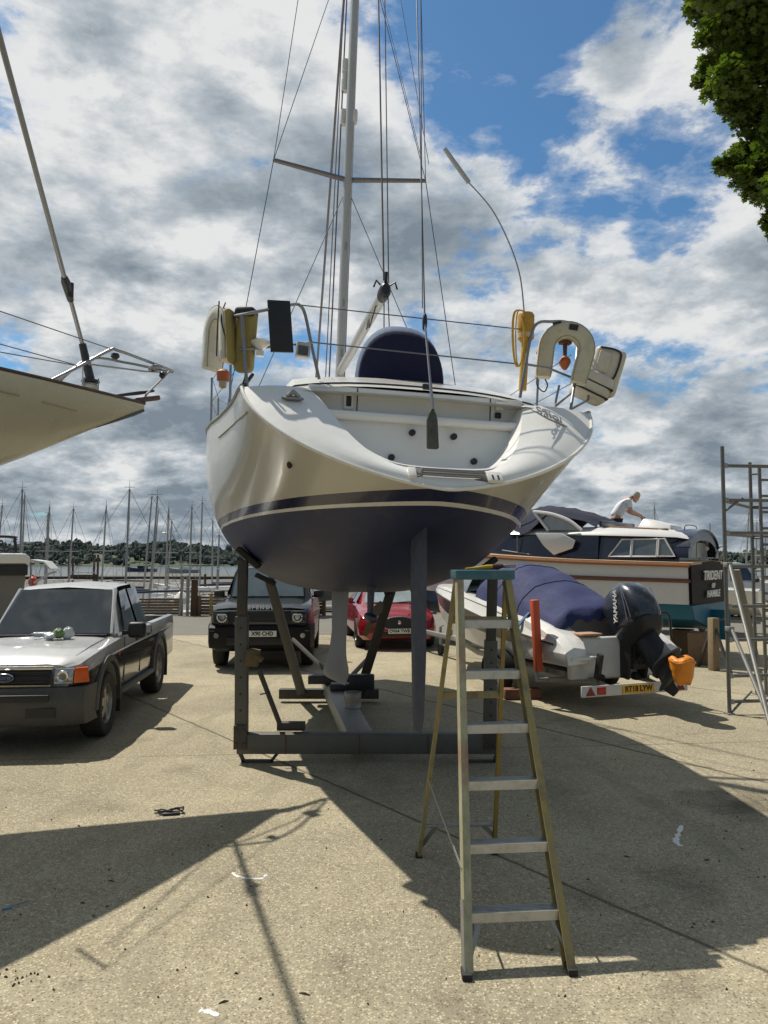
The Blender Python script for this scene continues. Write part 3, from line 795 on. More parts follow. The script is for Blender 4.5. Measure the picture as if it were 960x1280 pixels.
# pushpit rails, stanchions, guard wires
rail = lambda pts, r=.0135, name='pushpit_rail', mat=None: MB().tube(pts, r, 8).build(name, mat or M_steel, yacht)
pL0 = yl(307, 468, .95); pL1 = yl(302, 396, .95); pL2 = yl(345, 385, 1.05); pL3 = yl(372, 381, 1.15); pL4 = yl(380, 390, 1.17); pL5 = yl(399, 474, 1.2)
rail(arc([yl(274, 402, 2.0), yl(290, 396, 1.2), pL1+V((.01,0,.02)), pL2, pL3-V((.03,0,0)), pL3+V((.02,0,-.005)), pL4+V((.01,0,-.02)), pL4.lerp(pL5,.5), pL5], 5))
rail([yl(309, 486, .93), pL1+V((0,0,.01))])
rail([yl(298, 437, 1.0), yl(338, 434, 1.08), yl(391, 428, 1.17)], .011)
pR0 = yl(650, 497, 1.0); pR1 = yl(664, 415, 1.0)
rail(arc([pR0, pR0.lerp(pR1,.5), yl(668, 408, 1.02), yl(690, 402, 1.3), yl(712, 404, 1.9), yl(722, 420, 2.3)], 5))
rail([yl(713, 514, 1.05), yl(719, 475, 1.15), yl(723, 415, 2.0)])
rail([yl(655, 455, 1.0), yl(685, 460, 1.05), yl(722, 475, 1.2)], .011)
rail([yl(694, 508, 1.05), yl(716, 490, 1.2)], .010); rail([yl(694, 505, 1.0), yl(699, 482, 1.05)], .010)
wire(pL3+V((.03,0,0)), yl(655, 412, 1.02), .005, 'guard_wire', M_wire); wire(yl(391, 428, 1.17), yl(648, 455, 1.0), .006, 'guard_wire', M_wire)
for t in (2.2, 3.9, 5.7, 7.4):
    for sg in (-1, 1):
        B_ = interp(t, PB); z = interp(t, PZD)
        MB().tube([V((sg*(B_-.04), t, z)), V((sg*(B_-.02), t, z+.60))], .0125, 8).build('stanchion', M_steel, yacht)
for sg in (-1, 1):
    for h in (.58, .32):
        pts = [V((sg*(interp(t, PB)-.03), t, interp(t, PZD)+h)) for t in (1.2, 2.2, 3.9, 5.7, 7.4, 9.4)]
        MB().tube(pts, .004, 5).build('guard_wire', M_wire, yacht)
MB().tube([yl(316,468,1.0), yl(303,486,.9)], .014, 6).build('mooring_cleat', M_black, yacht)
# wheel under a canvas cover
wc = MB(); c0 = yl(502, 474, 1.55); rings = []
for dy, k in ((0,.0),(0,.93),(.03,.97),(.20,1.03),(.34,1.0),(.42,.80)):
    ring = []
    for j in range(21):
        a = pi*j/20
        hx = .405*k*abs(cos(a))**.8*(1 if cos(a) >= 0 else -1); hz = (.47*k)*sin(a)**.85
        if k == 0: hx, hz = .30*cos(a), .0
        ring.append(V((c0.x+hx+dy*.10, c0.y+dy*.9, c0.z-.06+hz+(0.0 if dy < .02 else .045 if dy < .1 else .11 if dy < .38 else .04)*sin(a))))
    rings.append(ring)
wc.grid(rings[:3], 0); wc.grid(rings[2:], 1)
wcv = wc.build('wheel_cover', [pm('dark_navy_canvas', (.006,.009,.035), .9, var=.25, scale=5, bump=.3, bscale=18), pm('sunlit_blue_canvas', (.075,.115,.20), .85, var=.2, scale=5, bump=.3, bscale=18)], yacht, auto=70)  # one canvas; the lighter blue paints sunlight onto the rim
# ---- loose gear hung on the rails: things of their own
def thing_y(name, label, cat, group=None): return empty(name, (0,0,0), 0, label, cat, group)
def yc(pts): return [yw(p) for p in pts]
# ---------------------------------------------------------------- gear hung on the yacht's rails, each a thing
class Hung:
    """a thing built in the yacht's frame, with its own empty at p"""
    def __init__(s, name, p, label, cat, group=None):
        s.p = V(p); s.root = empty(name, yw(p), YA, label, cat, group, ry=YH); s.M = Matrix.Translation(-s.p)
    def put(s, mb, name, mat, par=None, **k): return mb.build(name, mat, par or s.root, M=s.M, **k)
M_buoy = pm('beige_canvas', (.52,.485,.36), .75, var=.14, scale=4, dirt=.45, dirtcol=(.27,.25,.16), bump=.25, bscale=20)
M_cord = pm('black_cord', (.03,.03,.03), .8)
M_fade = pm('faded_orange', (.42,.12,.05), .6, var=.15, scale=8, dirt=.3, dirtcol=(.25,.10,.05))
# horseshoe buoy on the starboard quarter
c = yl(706, 446, 1.12)
H1 = Hung('horseshoe_buoy', c, 'beige horseshoe lifebuoy facing aft on the starboard stern rail', 'lifebuoy')
ax = V((.93,-.30,-.16)).normalized(); nrm = V((.30,.95,.05)).normalized(); az = nrm.cross(ax)*-1
if az.z < 0: az = -az
def u_shape(c, ax, az, nrm, R0, w, th, leg, spread=.0, open_deg=0):
    cen = []
    for k in range(6): cen.append((-R0-spread*(1-k/6), -leg*(1-k/6)))
    for k in range(17):
        a = pi-pi*k/16; cen.append((R0*cos(a), R0*sin(a)))
    for k in range(1, 7): cen.append((R0+spread*k/6, -leg*k/6))
    rings = []
    for i, (x, z) in enumerate(cen):
        a = V(cen[max(i-1,0)]); b_ = V(cen[min(i+1,len(cen)-1)]); t = (b_-a).normalized(); n = V((-t.y, t.x))
        ring = []
        for j in range(16):
            q = 2*pi*j/16; sx = abs(cos(q))**.45*(1 if cos(q) >= 0 else -1); sz = abs(sin(q))**.45*(1 if sin(q) >= 0 else -1)
            e = 1.0 if 0 < i < len(cen)-1 else .9
            off = n*(w/2*sx*e)
            ring.append(c+ax*(x+off.x)+az*(z+off.y)+nrm*(th/2*sz*e))
        rings.append(ring)
    return rings
ur = u_shape(c+az*.06, ax, az, nrm, .172, .145, .15, .27, -.02)
by = H1.put(MB().loft(ur), 'buoy', M_buoy, auto=50)
M_pipe = pm('buoy_piping', (.30,.28,.20), .8)
for j in (2, 6, 10, 14): H1.put(MB().tube([r[j] for r in ur], .005, 5), 'piping', M_pipe, by)
lb = MB(); lb.box(c+az*.245-nrm*.079+ax*.02, (.075,.006,.05), frame((0,0,0), ax, az).to_3x3() @ Matrix.Rotation(R(-90),3,'X')); H1.put(lb, 'label_patch', M_black, by)
lb = MB(); lb.bar(c+az*.275-nrm*.077-ax*.09, c+az*.245-nrm*.080-ax*.16, .02, .006, nrm); H1.put(lb, 'strap', M_cord, by)
cd_ = MB().tube(arc([c-ax*.20-az*.16+nrm*.03, c-ax*.19-az*.28, c-ax*.12-az*.33, c-ax*.10-az*.27, c-ax*.13-az*.22], 5), .006, 6); H1.put(cd_, 'lanyard', M_cord)
H1.put(MB().tube(arc([c-ax*.07+az*.30+nrm*.05, c-ax*.2+az*.20+nrm*.07, c-ax*.24+az*.0+nrm*.06], 5), .006, 6), 'lanyard', M_cord)
# rescue light between its legs
p = yl(706, 450, 1.17)
H2 = Hung('rescue_light', p, 'orange rescue light with a dark holder, hung inside the starboard horseshoe lifebuoy', 'rescue light')
H2.put(MB().lathe([(.012,-.09),(.03,-.07),(.055,-.02),(.045,.01),(.018,.035)], p, 'z', 14), 'float', M_fade)
H2.put(MB().lathe([(.018,.03),(.02,.14),(.016,.15)], p, 'z', 10).box(p+V((0,0,.165)), (.10,.06,.05)), 'holder', pm('brown_holder', (.13,.06,.04), .6))
# liferaft in a white case
c = yl(745, 471, 1.75)
H3 = Hung('liferaft', c, 'off white liferaft case strapped outside the starboard rail', 'liferaft')
def rbox(c, d, rot, k=.32):
    return MB().box(c, d, rot)
ro = Euler((R(8), R(14), R(-12))).to_matrix()
raft = H3.put(rbox(c+V((.075,0,.045)), (.30,.30,.46), ro), 'case', M_buoy if False else pm('offwhite_case', (.56,.53,.45), .5, var=.08, scale=3, dirt=.35, dirtcol=(.33,.30,.22)), bev=.055, bseg=4)
ro2 = Euler((R(4), R(24), R(-10))).to_matrix()
H3.put(rbox(c+V((-.075,-.05,-.115)), (.34,.28,.27), ro2), 'case', MATS['offwhite_case'], bev=.06, bseg=4)
for k, (q, d) in enumerate(((V((-.06,-.05,-.10)), (.352,.292,.018)), (V((-.10,-.05,-.19)), (.332,.288,.016)))):
    H3.put(MB().box(c+q, d, ro2), 'strap', M_cord, bev=.006)
pr = ro @ V((-.04,-.158,.06))
loop = [ro @ V((x,-.158,z))+c+V((.075,0,.045)) for x, z in ((-.12,.20),(.02,.21),(.085,.17),(.085,-.02),(.05,-.07),(-.03,-.08))]
H3.put(MB().tube(arc(loop, 6), .010, 8), 'edge_trim', M_cord)
H3.put(MB().box(ro @ V((-.055,-.152,.075))+c+V((.075,0,.045)), (.12,.02,.20), ro), 'front_panel', MATS['offwhite_case'], bev=.02, bseg=3)
H3.put(MB().tube([yl(713,512,1.15), yl(735,500,1.6), yl(738,462,1.6)], .012, 8), 'cradle_rail', M_steel)
H3.put(MB().tube([yl(719,480,1.2), yl(741,448,1.6)], .010, 8), 'cradle_rail', M_steel)
# danbuoy
M_yel = pm('yellow_plastic', (.56,.34,.03), .5, var=.18, scale=8, dirt=.35, dirtcol=(.28,.18,.03))
p0 = yl(653, 488, 1.06); p1 = yl(657, 424, 1.06); p2 = yl(657.5, 392, 1.06)
H4 = Hung('danbuoy', p0, 'yellow danbuoy with a long thin bent pole, lashed to the starboard stern rail', 'danbuoy')
H4.put(MB().tube([p0, p1], .034, 12), 'float_tube', M_yel)
H4.put(MB().tube([p1-V((0,0,.03)), p1, p1+V((0,0,.02)), p2-V((0,0,.02)), p2], [.04,.064,.07,.072,.062], 16), 'canister', pm('amber_plastic', (.46,.24,.02), .45, var=.2, scale=8, dirt=.3))
H4.put(MB().tube([p1+V((0,0,.005)), p1+V((0,0,.045))], .0725, 16), 'band', pm('reflective_band', (.55,.42,.25), .5))
q = [yl(655,388,1.06), yl(650,345,1.08), yl(637,305,1.1), yl(615,262,1.12), yl(586,228,1.15)]
H4.put(MB().tube(arc(q, 6), .0065, 6), 'pole', pm('grey_pole', (.25,.25,.25), .5))
H4.put(MB().tube([yl(586,228,1.15), yl(570,206,1.16), yl(556,186,1.17)], [.020,.021,.018], 10), 'furled_flag', M_spar)
for dx, r_ in ((-.0,.006),(-.022,.007),(-.03,.006)):
    a = p2+V((-.03,-.05,.0)); H4.put(MB().tube(arc([a, a+V((-.07+dx,-.01,-.02)), a+V((-.085+dx,-.02,-.25)), a+V((-.06+dx*.6,-.01,-.47)), a+V((-.025,-.01,-.43)), a+V((.0+dx*.3,-.02,-.2)), a+V((-.03,0,-.04))], 5), r_, 6), 'coiled_line', M_yel if dx > -.05 else pm('brown_line', (.16,.09,.04), .8))
# port side: horseshoe buoy seen edge on, mustard cushion, black panel
c = yl(277, 428, 1.5)
H5 = Hung('horseshoe_buoy', c, 'pale horseshoe lifebuoy seen edge on at the port stern rail', 'lifebuoy')
ax2 = V((.42,-.90,.0)).normalized(); nr2 = V((.90,.42,-.12)).normalized(); az2 = V((-.02,0,1))
pale = pm('pale_canvas', (.60,.585,.50), .75, var=.12, scale=4, dirt=.4, dirtcol=(.33,.31,.22), bump=.25, bscale=18)
ur = u_shape(c+az2*.07, ax2, az2, nr2, .16, .13, .17, .27, .02)
by = H5.put(MB().loft(ur), 'buoy', pale, auto=50)
for j in (2, 6, 10, 14): H5.put(MB().tube([r[j] for r in ur], .005, 5), 'piping', M_pipe, by)
H5.put(MB().tube(arc([c+az2*.30-nr2*.03+ax2*.12, c+az2*.12-nr2*.09+ax2*.18, c-az2*.1-nr2*.04+ax2*.25, c-az2*.19+nr2*.09+ax2*.24], 6), .006, 6), 'lanyard', M_cord, by)
H5.put(MB().tube(arc([c+az2*.28-nr2*.10+ax2*.15, c+az2*.0-nr2*.13+ax2*.20, c-az2*.2-nr2*.13+ax2*.2], 6), .006, 6), 'lanyard', M_cord, by)
p = yl(279, 469, 1.3)
H6 = Hung('rescue_light', p, 'orange rescue light hanging under the pale port lifebuoy', 'rescue light')
H6.put(MB().lathe([(.02,-.05),(.05,-.045),(.055,.025),(.03,.045)], p, 'z', 14), 'float', M_fade)
H6.put(MB().lathe([(.012,-.11),(.03,-.10),(.034,-.05),(.02,-.045)], p, 'z', 12), 'lens', pm('tan_lens', (.45,.36,.24), .4))
c = yl(304, 426, 1.08)
H7 = Hung('cushion', c, 'mustard yellow cushion with a black top corner, tied to the port stern rail', 'cushion')
must = pm('mustard_canvas', (.30,.24,.075), .8, var=.2, scale=4, dirt=.5, dirtcol=(.16,.13,.05), bump=.3, bscale=18)
rc = Euler((0, R(2), R(-25))).to_matrix()
cu = MB(); cu.box(c+V((.02,.02,0)), (.155,.12,.50), rc)
cus = H7.put(cu, 'pad', must, bev=.045, bseg=4)
H7.put(MB().box(c+V((.015,.015,.225)), (.168,.13,.09), rc), 'corner_patch', M_cord, bev=.03, bseg=3)
H7.put(MB().box(c+V((-.09,.03,.03)), (.06,.14,.44), Euler((0,R(-7),R(-25))).to_matrix()), 'side_flap', must, bev=.025, bseg=3)
H7.put(MB().tube(arc([c+V((-.02,-.08,.22)), c+V((.0,-.085,0)), c+V((.03,-.07,-.27)), c+V((.01,-.03,-.36))], 5), .008, 6), 'lashing', M_cord)
c = yl(350.5, 408, 1.02)
H8 = Hung('rail_panel', c, 'flat black rectangular panel clamped upright on the port stern rail', 'panel')
rp = Euler((R(-4), R(-5.5), R(8))).to_matrix()
H8.put(MB().box(c, (.183,.022,.425), rp), 'board', pm('matt_black_panel', (.012,.012,.013), .55, var=.3, scale=6), bev=.004)
H8.put(MB().box(c+V((0,.03,.16)), (.10,.05,.03), rp), 'clamp', M_steel, bev=.005)
# fixed stern lamp and mushroom aerial are parts of the yacht
p = yl(378.5, 438, 1.12)
ln = MB().box(p, (.115,.08,.125), (0,R(2),R(6))).build('stern_lamp', pm('grey_lamp_housing', (.42,.42,.40), .45), yacht, bev=.014)
MB().box(p+V((.0,-.042,-.012)), (.08,.012,.075), (0,R(2),R(6))).build('lamp_glass', M_glass, ln)
p = yl(325, 436, 1.05)
MB().lathe([(.015,-.05),(.018,-.01),(.035,0),(.075,.035),(.08,.055),(.05,.075),(.01,.08)], p, 'z', 16).box(p+V((0,0,-.04)), (.06,.05,.04)).build('aerial', M_white, yacht)

# ---------------------------------------------------------------- steel cradle under the yacht
M_crad = pm('grey_painted_steel', (.055,.055,.046), .62, .1, var=.3, scale=6, dirt=.6, dirtcol=(.13,.065,.03), bump=.2, bscale=30)
M_crad2 = pm('galvanised_cradle', (.105,.105,.09), .6, .15, var=.3, scale=5, dirt=.55, dirtcol=(.13,.075,.04), bump=.15, bscale=30)
CY = 7.95
crad = empty('boat_cradle', (0, CY, 0), 0, 'grey steel cradle with posts and props holding up the large yacht', 'boat cradle')
CM = Matrix.Translation((0,-CY,0))
def cp_(mb, name, mat=M_crad, par=None, **k): return mb.build(name, mat, par or crad, M=CM, **k)
xl, xr = -1.50, 1.19
cp_(MB().box(((xl+xr)/2, CY+.06, .19), (xr-xl, .14, .20)), 'cross_beam', M_crad2, bev=.012)
for x0, sg in ((xl, 1), (xr, -1)):
    foot = MB(); y = CY+.03
    foot.bar((x0+sg*.03,y,.10),(x0+sg*.07,y,.0+.012),.03,.05,(0,1,0)); foot.bar((x0+sg*.42,y,.10),(x0+sg*.35,y,.012),.03,.05,(0,1,0)); foot.bar((x0+sg*.05,y,.014),(x0+sg*.37,y,.014),.05,.028,(0,0,1))
    cp_(foot, 'skid_foot', M_crad)
def prop_post(a, knee, b, w):
    pst = cp_(MB().bar(a, knee, w, w, (0,1,0)), 'post', M_crad2, bev=.008)
    cp_(MB().bar(V(knee)-(V(b)-V(knee)).normalized()*.1, b, w*.78, w*.78, (0,1,0)), 'inner_post', M_crad, pst, bev=.006)
    for k in range(6):
        q = V(a).lerp(V(knee), .2+.14*k); cp_(MB().lathe([(.012,-.004),(.012,.004)], q+V((0,-w/2-.001,0)), 'y', 10), 'bolt_hole', M_black, pst)
    return pst
pa = at(302, 912, CY+.06); pk = at(302.5, 770, CY+.06); pb = at(304, 700, CY+.06)
prop_post((pa.x,CY+.06,.29), (pk.x,CY+.06,pk.z), (pb.x,CY+.06,pb.z), .125)
qa = at(612, 905, CY+.06); qk = at(613.5, 800, CY+.06); qb = at(616, 712, CY+.06)
prop_post((qa.x,CY+.06,.29), (qk.x,CY+.06,qk.z), (qb.x,CY+.06,qb.z), .125)
M_rust = pm('rusty_steel', (.15,.062,.025), .85, .1, var=.35, scale=14, dirt=.5, dirtcol=(.06,.045,.035))
for x_ in (pa.x, qa.x):
    cp_(MB().box((x_, CY-.016, .26), (.135,.014,.24)), 'gusset_plate', M_crad, bev=.004)
    for dx in (-.04,.04):
        for dz in (.19,.33): cp_(MB().lathe([(.0,-.012),(.016,-.012),(.018,.008)], (x_+dx, CY-.024, dz), 'y', 6), 'bolt', M_rust)
for x_ in (-1.0,-.25,.45): cp_(MB().box((x_, CY-.012, .19), (.012,.008,.196)), 'weld_seam', M_rust)
# pads that bear on the hull
def pad(p, tilt, yaw=0):
    cp_(MB().box(p, (.30,.16,.06), (0,tilt,yaw)), 'hull_pad', M_rubber, bev=.012)
pad(at(311, 697, CY+.10), R(40)); pad(at(606, 709, CY+.08), R(-38))
bk = at(316, 822, CY+.03)
cp_(MB().box(bk+V((.0,0,0)), (.13,.14,.17), (0,R(8),0)).tube([bk+V((.04,-.06,.03)), bk+V((.11,-.07,-.02))], .03, 10).tube([bk+V((-.16,0,-.02)), bk+V((.0,0,0))], .02, 8), 'post_bracket', pm('rusty_bracket', (.14,.10,.045), .75, .2, var=.35, scale=12, dirt=.5), bev=.01)
sa = at(324, 838, CY+.05); sb = at(349, 903, CY+.16)
cp_(MB().tube([sa, sb], .026, 10), 'brace', M_crad)
cp_(MB().tube([at(331,868,CY+.08)+V((-.05,0,0)), at(331,868,CY+.08)+V((.05,0,.02))], .008, 6), 'brace_handle', M_crad)
cp_(MB().box(at(364, 908, CY+.18)+V((0,0,.005)), (.29,.10,.085)), 'brace_socket', M_crad, bev=.01)
# central keel beam
ka, kb_ = V((-.25, CY+.13, .20)), V((-.80, 11.7, .20))
cp_(MB().bar(ka, kb_, .27, .19, (0,0,1)), 'keel_beam', M_galv, bev=.012)
cp_(MB().box((-.80,11.35,.12), (1.45,.13,.14)), 'cross_beam', M_crad, bev=.01)
cp_(MB().box((-.77,11.15,.36), (.62,.22,.12)).box((-.48,10.6,.335), (.50,.22,.10)), 'keel_chock', M_black, bev=.01)
cp_(MB().box((-.30,10.5,.42), (.34,.16,.20)), 'keel_chock', M_black, bev=.02)
def strut(pxa, pya, Ya, pxb, pyb, Yb, wd, name='prop', mat=M_crad):
    cp_(MB().bar(at(pxa,pya,Ya), at(pxb,pyb,Yb), wd, wd, (0,1,0)), name, mat, bev=.006)
strut(336, 722, 10.8, 377, 866, 11.3, .12, mat=M_crad2); strut(489, 738, 10.6, 449, 868, 11.2, .13)
strut(366, 799, 12.3, 428, 858, 11.2, .055, 'brace'); strut(461, 822, 12.6, 428, 857, 11.2, .06, 'brace')
pad(at(332, 724, 10.8), R(25)); pad(at(493, 737, 10.6), R(-25))
# paint tin on the beam, timber baulk
tp = gp(441, 884, .297); tp.z = .297
tin = empty('paint_tin', tp, 0, 'open silver paint tin standing on the keel beam of the cradle', 'paint tin')
MB().lathe([(.098,0),(.10,.005),(.098,.012),(.098,.165),(.103,.172),(.103,.18),(.094,.178),(.092,.03),(.0,.03)], (0,0,0), 'z', 24).build('tin_body', M_galv, tin)
MB().lathe([(.0985,.05),(.0985,.13)], (0,0,0), 'z', 24).build('paper_label', pm('tin_label', (.30,.25,.20), .7, var=.12, scale=3), tin)
MB().tube(arc([(-.10,0,.15),(-.08,-.09,.06),(0,-.13,.03),(.08,-.09,.06),(.10,0,.15)], 4), .003, 5).build('handle', M_steel, tin)
tb = gp(652, 873)
tag(MB().box((0,0,.075), (.55,.22,.15), (0,0,R(6))).build('timber_baulk', pm('red_brown_timber', (.20,.085,.05), .85, var=.3, scale=5, dirt=.4), empty('tmp', tb) if False else None, bev=.012), 'reddish timber baulk lying on the ground behind the stepladder', 'timber').location = tb

# ---------------------------------------------------------------- stepladder
FL, FR, RL, RR = gp(580,1221), gp(717,1215), gp(521.5,1071), gp(620,1067)
TL, TR = at(570, 724, 4.84), at(637, 724, 4.88)
lad0 = (FL+FR)/2
ldr = empty('stepladder', lad0, 0, 'tall weathered yellow fibreglass stepladder with aluminium treads standing open on the concrete', 'stepladder')
LMx = Matrix.Translation(-lad0)
def fibre(name, c1, c2, c3, s=5):
    m, nt, b = newmat(name)
    tc = nt.nodes.new('ShaderNodeTexCoord').outputs['Object']
    mp = nt.nodes.new('ShaderNodeMapping'); mp.inputs['Scale'].default_value = (14,14,1.6); nt.links.new(tc, mp.inputs[0])
    a = noise(nt, mp.outputs[0], 1.5, 6, .65); c = noise(nt, tc, s, 6, .65)
    col = mixc(nt, ramp(nt, a, [(.38,0.0),(.62,1.0)]), c1, c2); col = mixc(nt, ramp(nt, c, [(.52,0.0),(.66,.75)]), col, c3)
    nt.links.new(col, b.inputs['Base Color']); b.inputs['Roughness'].default_value = .6
    return m
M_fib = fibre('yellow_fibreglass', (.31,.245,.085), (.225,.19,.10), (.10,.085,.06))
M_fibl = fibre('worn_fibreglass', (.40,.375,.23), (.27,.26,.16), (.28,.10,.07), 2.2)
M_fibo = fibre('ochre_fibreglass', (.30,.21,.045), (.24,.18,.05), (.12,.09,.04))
def lp(mb, name, mat, par=None, **k): return mb.build(name, mat, par or ldr, M=LMx, **k)
def chan(a, b_, w, d, side, nout, t=.007):
    """C section rail from a to b: web w wide across side, flanges d deep along nout"""
    a = V(a); b_ = V(b_); m = MB(); ax = (b_-a).normalized()
    s = V(side).normalized(); n = V(nout); n = (n-ax*n.dot(ax)-s*n.dot(s)).normalized()
    prof = [(-w/2,0),(w/2,0),(w/2,d),(w/2-t,d),(w/2-t,t),(-w/2+t,t),(-w/2+t,d),(-w/2,d)]
    m.loft([[p+s*x+n*y for x, y in prof] for p in (a, b_)])
    return m
fwd = V((.05,.42,1)).normalized()
side_y = (TL-FL).normalized()
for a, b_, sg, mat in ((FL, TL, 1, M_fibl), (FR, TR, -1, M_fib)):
    a2 = a.lerp(b_, .008)
    dpt = V((0,1,0))
    r_ = lp(chan(a2, b_, .080, .040, (sg*.12,1,0) if False else V((-.13,1,-.42)), V((sg,-.1*sg,0))), 'front_rail', mat, auto=30)
    sh = a.lerp(b_, .0); lp(chan(a2+V((-sg*.004,0,0)), a.lerp(b_, .16)+V((-sg*.004,0,0)), .078, .034, V((-.13,1,-.42)), V((sg,0,0)), .004), 'rail_shoe', M_alu if sg > 0 else M_fib, r_, auto=30)
    lp(MB().box(a+V((sg*.012,.0,.016)), (.05,.095,.032)), 'foot', M_rubber, r_, bev=.006)
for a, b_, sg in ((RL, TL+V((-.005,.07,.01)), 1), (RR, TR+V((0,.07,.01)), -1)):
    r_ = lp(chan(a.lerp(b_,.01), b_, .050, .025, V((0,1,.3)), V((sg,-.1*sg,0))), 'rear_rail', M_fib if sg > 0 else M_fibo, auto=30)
    lp(MB().box(a+V((sg*.01,0,.014)), (.045,.06,.028)), 'foot', M_rubber, r_, bev=.005)
q = FL.lerp(TL, .36)
for u0, u1, m_ in ((.34,.50,pm('faded_red_sticker', (.34,.10,.09), .7, var=.4, scale=12, dirt=.6, dirtcol=(.30,.28,.20))), (.19,.235,pm('worn_label', (.55,.53,.45), .7, var=.3, scale=20, dirt=.5))):
    a = FL.lerp(TL, u0)+V((.018,-.0415,-.012)); b_ = FL.lerp(TL, u1)+V((.018,-.0415,-.012))
    lp(MB().bar(a, b_, .026, .002, (0,1,.4)), 'sticker', m_)
# treads: solve the height of each from its row in the photo
for py in (1138, 1053, 975, 905, 838, 775):
    u = .5
    lo, hi = 0., 1.
    for _ in range(40):
        u = (lo+hi)/2; q = FL.lerp(TL, u); d = q-V((0,0,HC)); w_ = d.y*cos(PIT)+d.z*sin(PIT); v_ = 640-F*(-d.y*sin(PIT)+d.z*cos(PIT))/w_
        if v_ > py: lo = u
        else: hi = u
    a = FL.lerp(TL, u)+V((.006,0,0)); b_ = FR.lerp(TR, u)+V((-.006,0,0)); ax = (b_-a).normalized(); n = V((-ax.y, ax.x, 0))
    t = MB(); dp = .085; z = V((0,0,1))
    a = a-n*.040; b_ = b_-n*.040
    t.loft([[p, p+n*dp, p+n*dp-z*.018, p+n*(dp-.004)-z*.018, p+n*(dp-.004)-z*.004, p+n*.004-z*.004, p+n*.004-z*.048, p-z*.048] for p in (a, b_)])
    for k in range(5): 
        o = n*(.012+.016*k)+z*.0012; t.bar(a+o, b_+o, .006, .0024, z)
    tr_ = lp(t, 'tread', pm('tread_aluminium', (.46,.46,.44), .45, .7, var=.2, scale=7, dirt=.45, dirtcol=(.2,.19,.16)), auto=30)
    for q in (a.lerp(b_, .02), a.lerp(b_, .98)): lp(MB().lathe([(.0,-.004),(.007,-.003),(.008,.003)], q+V((0,-.002,-.03)), 'y', 8), 'rivet', M_galv, tr_)
# rear bars, from photo rows at each end
for ya, yb, zf in ((1032, 1030, .03), (869, 868, .03), (775, 775, .03)):
    def onrail(a, b_, py):
        lo, hi = 0., 1.
        for _ in range(40):
            u = (lo+hi)/2; q = a.lerp(b_, u); d = q-V((0,0,HC)); w_ = d.y*cos(PIT)+d.z*sin(PIT)
            if 640-F*(-d.y*sin(PIT)+d.z*cos(PIT))/w_ > py: lo = u
            else: hi = u
        return a.lerp(b_, u)
    a = onrail(RL, TL+V((0,.07,0)), ya); b_ = onrail(RR, TR+V((0,.07,0)), yb)
    lp(MB().bar(a, b_, .03, .045 if ya < 1000 else .02, (0,0,1)), 'rear_bar', M_fib if ya < 1000 else M_alu, bev=.004)
    if ya > 1000:
        lp(MB().bar(a.lerp(b_,.2), RL.lerp(TL, .02)+V((.01,.05,0)), .03, .006, (0,1,0)), 'rear_brace', M_alu)
        lp(MB().bar(a.lerp(b_,.8), onrail(RR, TR+V((0,.07,0)), 1048), .03, .006, (0,1,0)), 'rear_brace', M_alu)
bt = [FL.lerp(TL, .125), FR.lerp(TR, .125)]
lp(MB().bar(bt[0].lerp(bt[1],.18), FL.lerp(TL,.035)+V((.03,0,0)), .025, .004, (0,1,0)), 'tread_brace', M_alu)
lp(MB().bar(bt[0].lerp(bt[1],.12)+V((0,.05,0)), FL.lerp(TL,.05)+V((.03,.04,0)), .025, .004, (0,1,0)), 'tread_brace', M_alu)
lp(MB().bar(bt[0].lerp(bt[1],.84), FR.lerp(TR,.05)+V((-.02,0,0)), .014, .012, (0,1,0)), 'tread_brace', M_alu)
# spreader bars
lp(MB().bar(RL.lerp(TL+V((0,.07,0)), .30), FL.lerp(TL, .225), .022, .004, (1,0,0)), 'spreader_bar', M_alu)
lp(MB().bar(RR.lerp(TR+V((0,.07,0)), .30), FR.lerp(TR, .225), .022, .004, (1,0,0)), 'spreader_bar', M_alu)
# cap
cc = (TL+TR)/2+V((0,.045,.028))
cap = MB(); cx = (TR-TL).normalized(); rotc = Matrix.Rotation(atan2(cx.y, cx.x), 3, 'Z')
cap.box(cc, ((TR-TL).length+.035, .19, .06), rotc)
capo = lp(cap, 'top_cap', pm('teal_plastic', (.030,.105,.135), .5, var=.15, scale=6, dirt=.4, dirtcol=(.16,.17,.16)), bev=.008)
br_ = cc+V((0,-.02,.031))
brush = empty('paint_scraper', br_+V((.02,.03,0)), R(12), 'yellow handled scraper with a dark grip lying on the blue ladder top', 'scraper')
MB().tube([(-.13,0,.006),(-.06,0,.010),(.02,.0,.018),(.05,0,.020)], [.006,.010,.015,.014], 10).build('handle', M_yel, brush)
MB().tube([(.05,0,.020),(.09,0,.022),(.12,0,.024)], [.016,.017,.014], 10).build('grip', pm('maroon_grip', (.10,.03,.025), .6), brush)
MB().box((.165,0,.022), (.08,.05,.022)).build('blade', M_steel, brush, bev=.006)
# ---------------------------------------------------------------- bow of the next yacht, upper left
tipw = at(180, 506, 8.0)
bdir = V((.72, .69, 0)).normalized(); bsd = V((.69,-.72,0)).normalized()   # forward, starboard (towards us)
bow = empty('overhanging_yacht', (tipw.x-bdir.x*3, tipw.y-bdir.y*3, 0), atan2(bdir.y, bdir.x)-pi/2, 'ivory bow of a neighbouring yacht with bow rail and furling gear, at upper left', 'yacht')
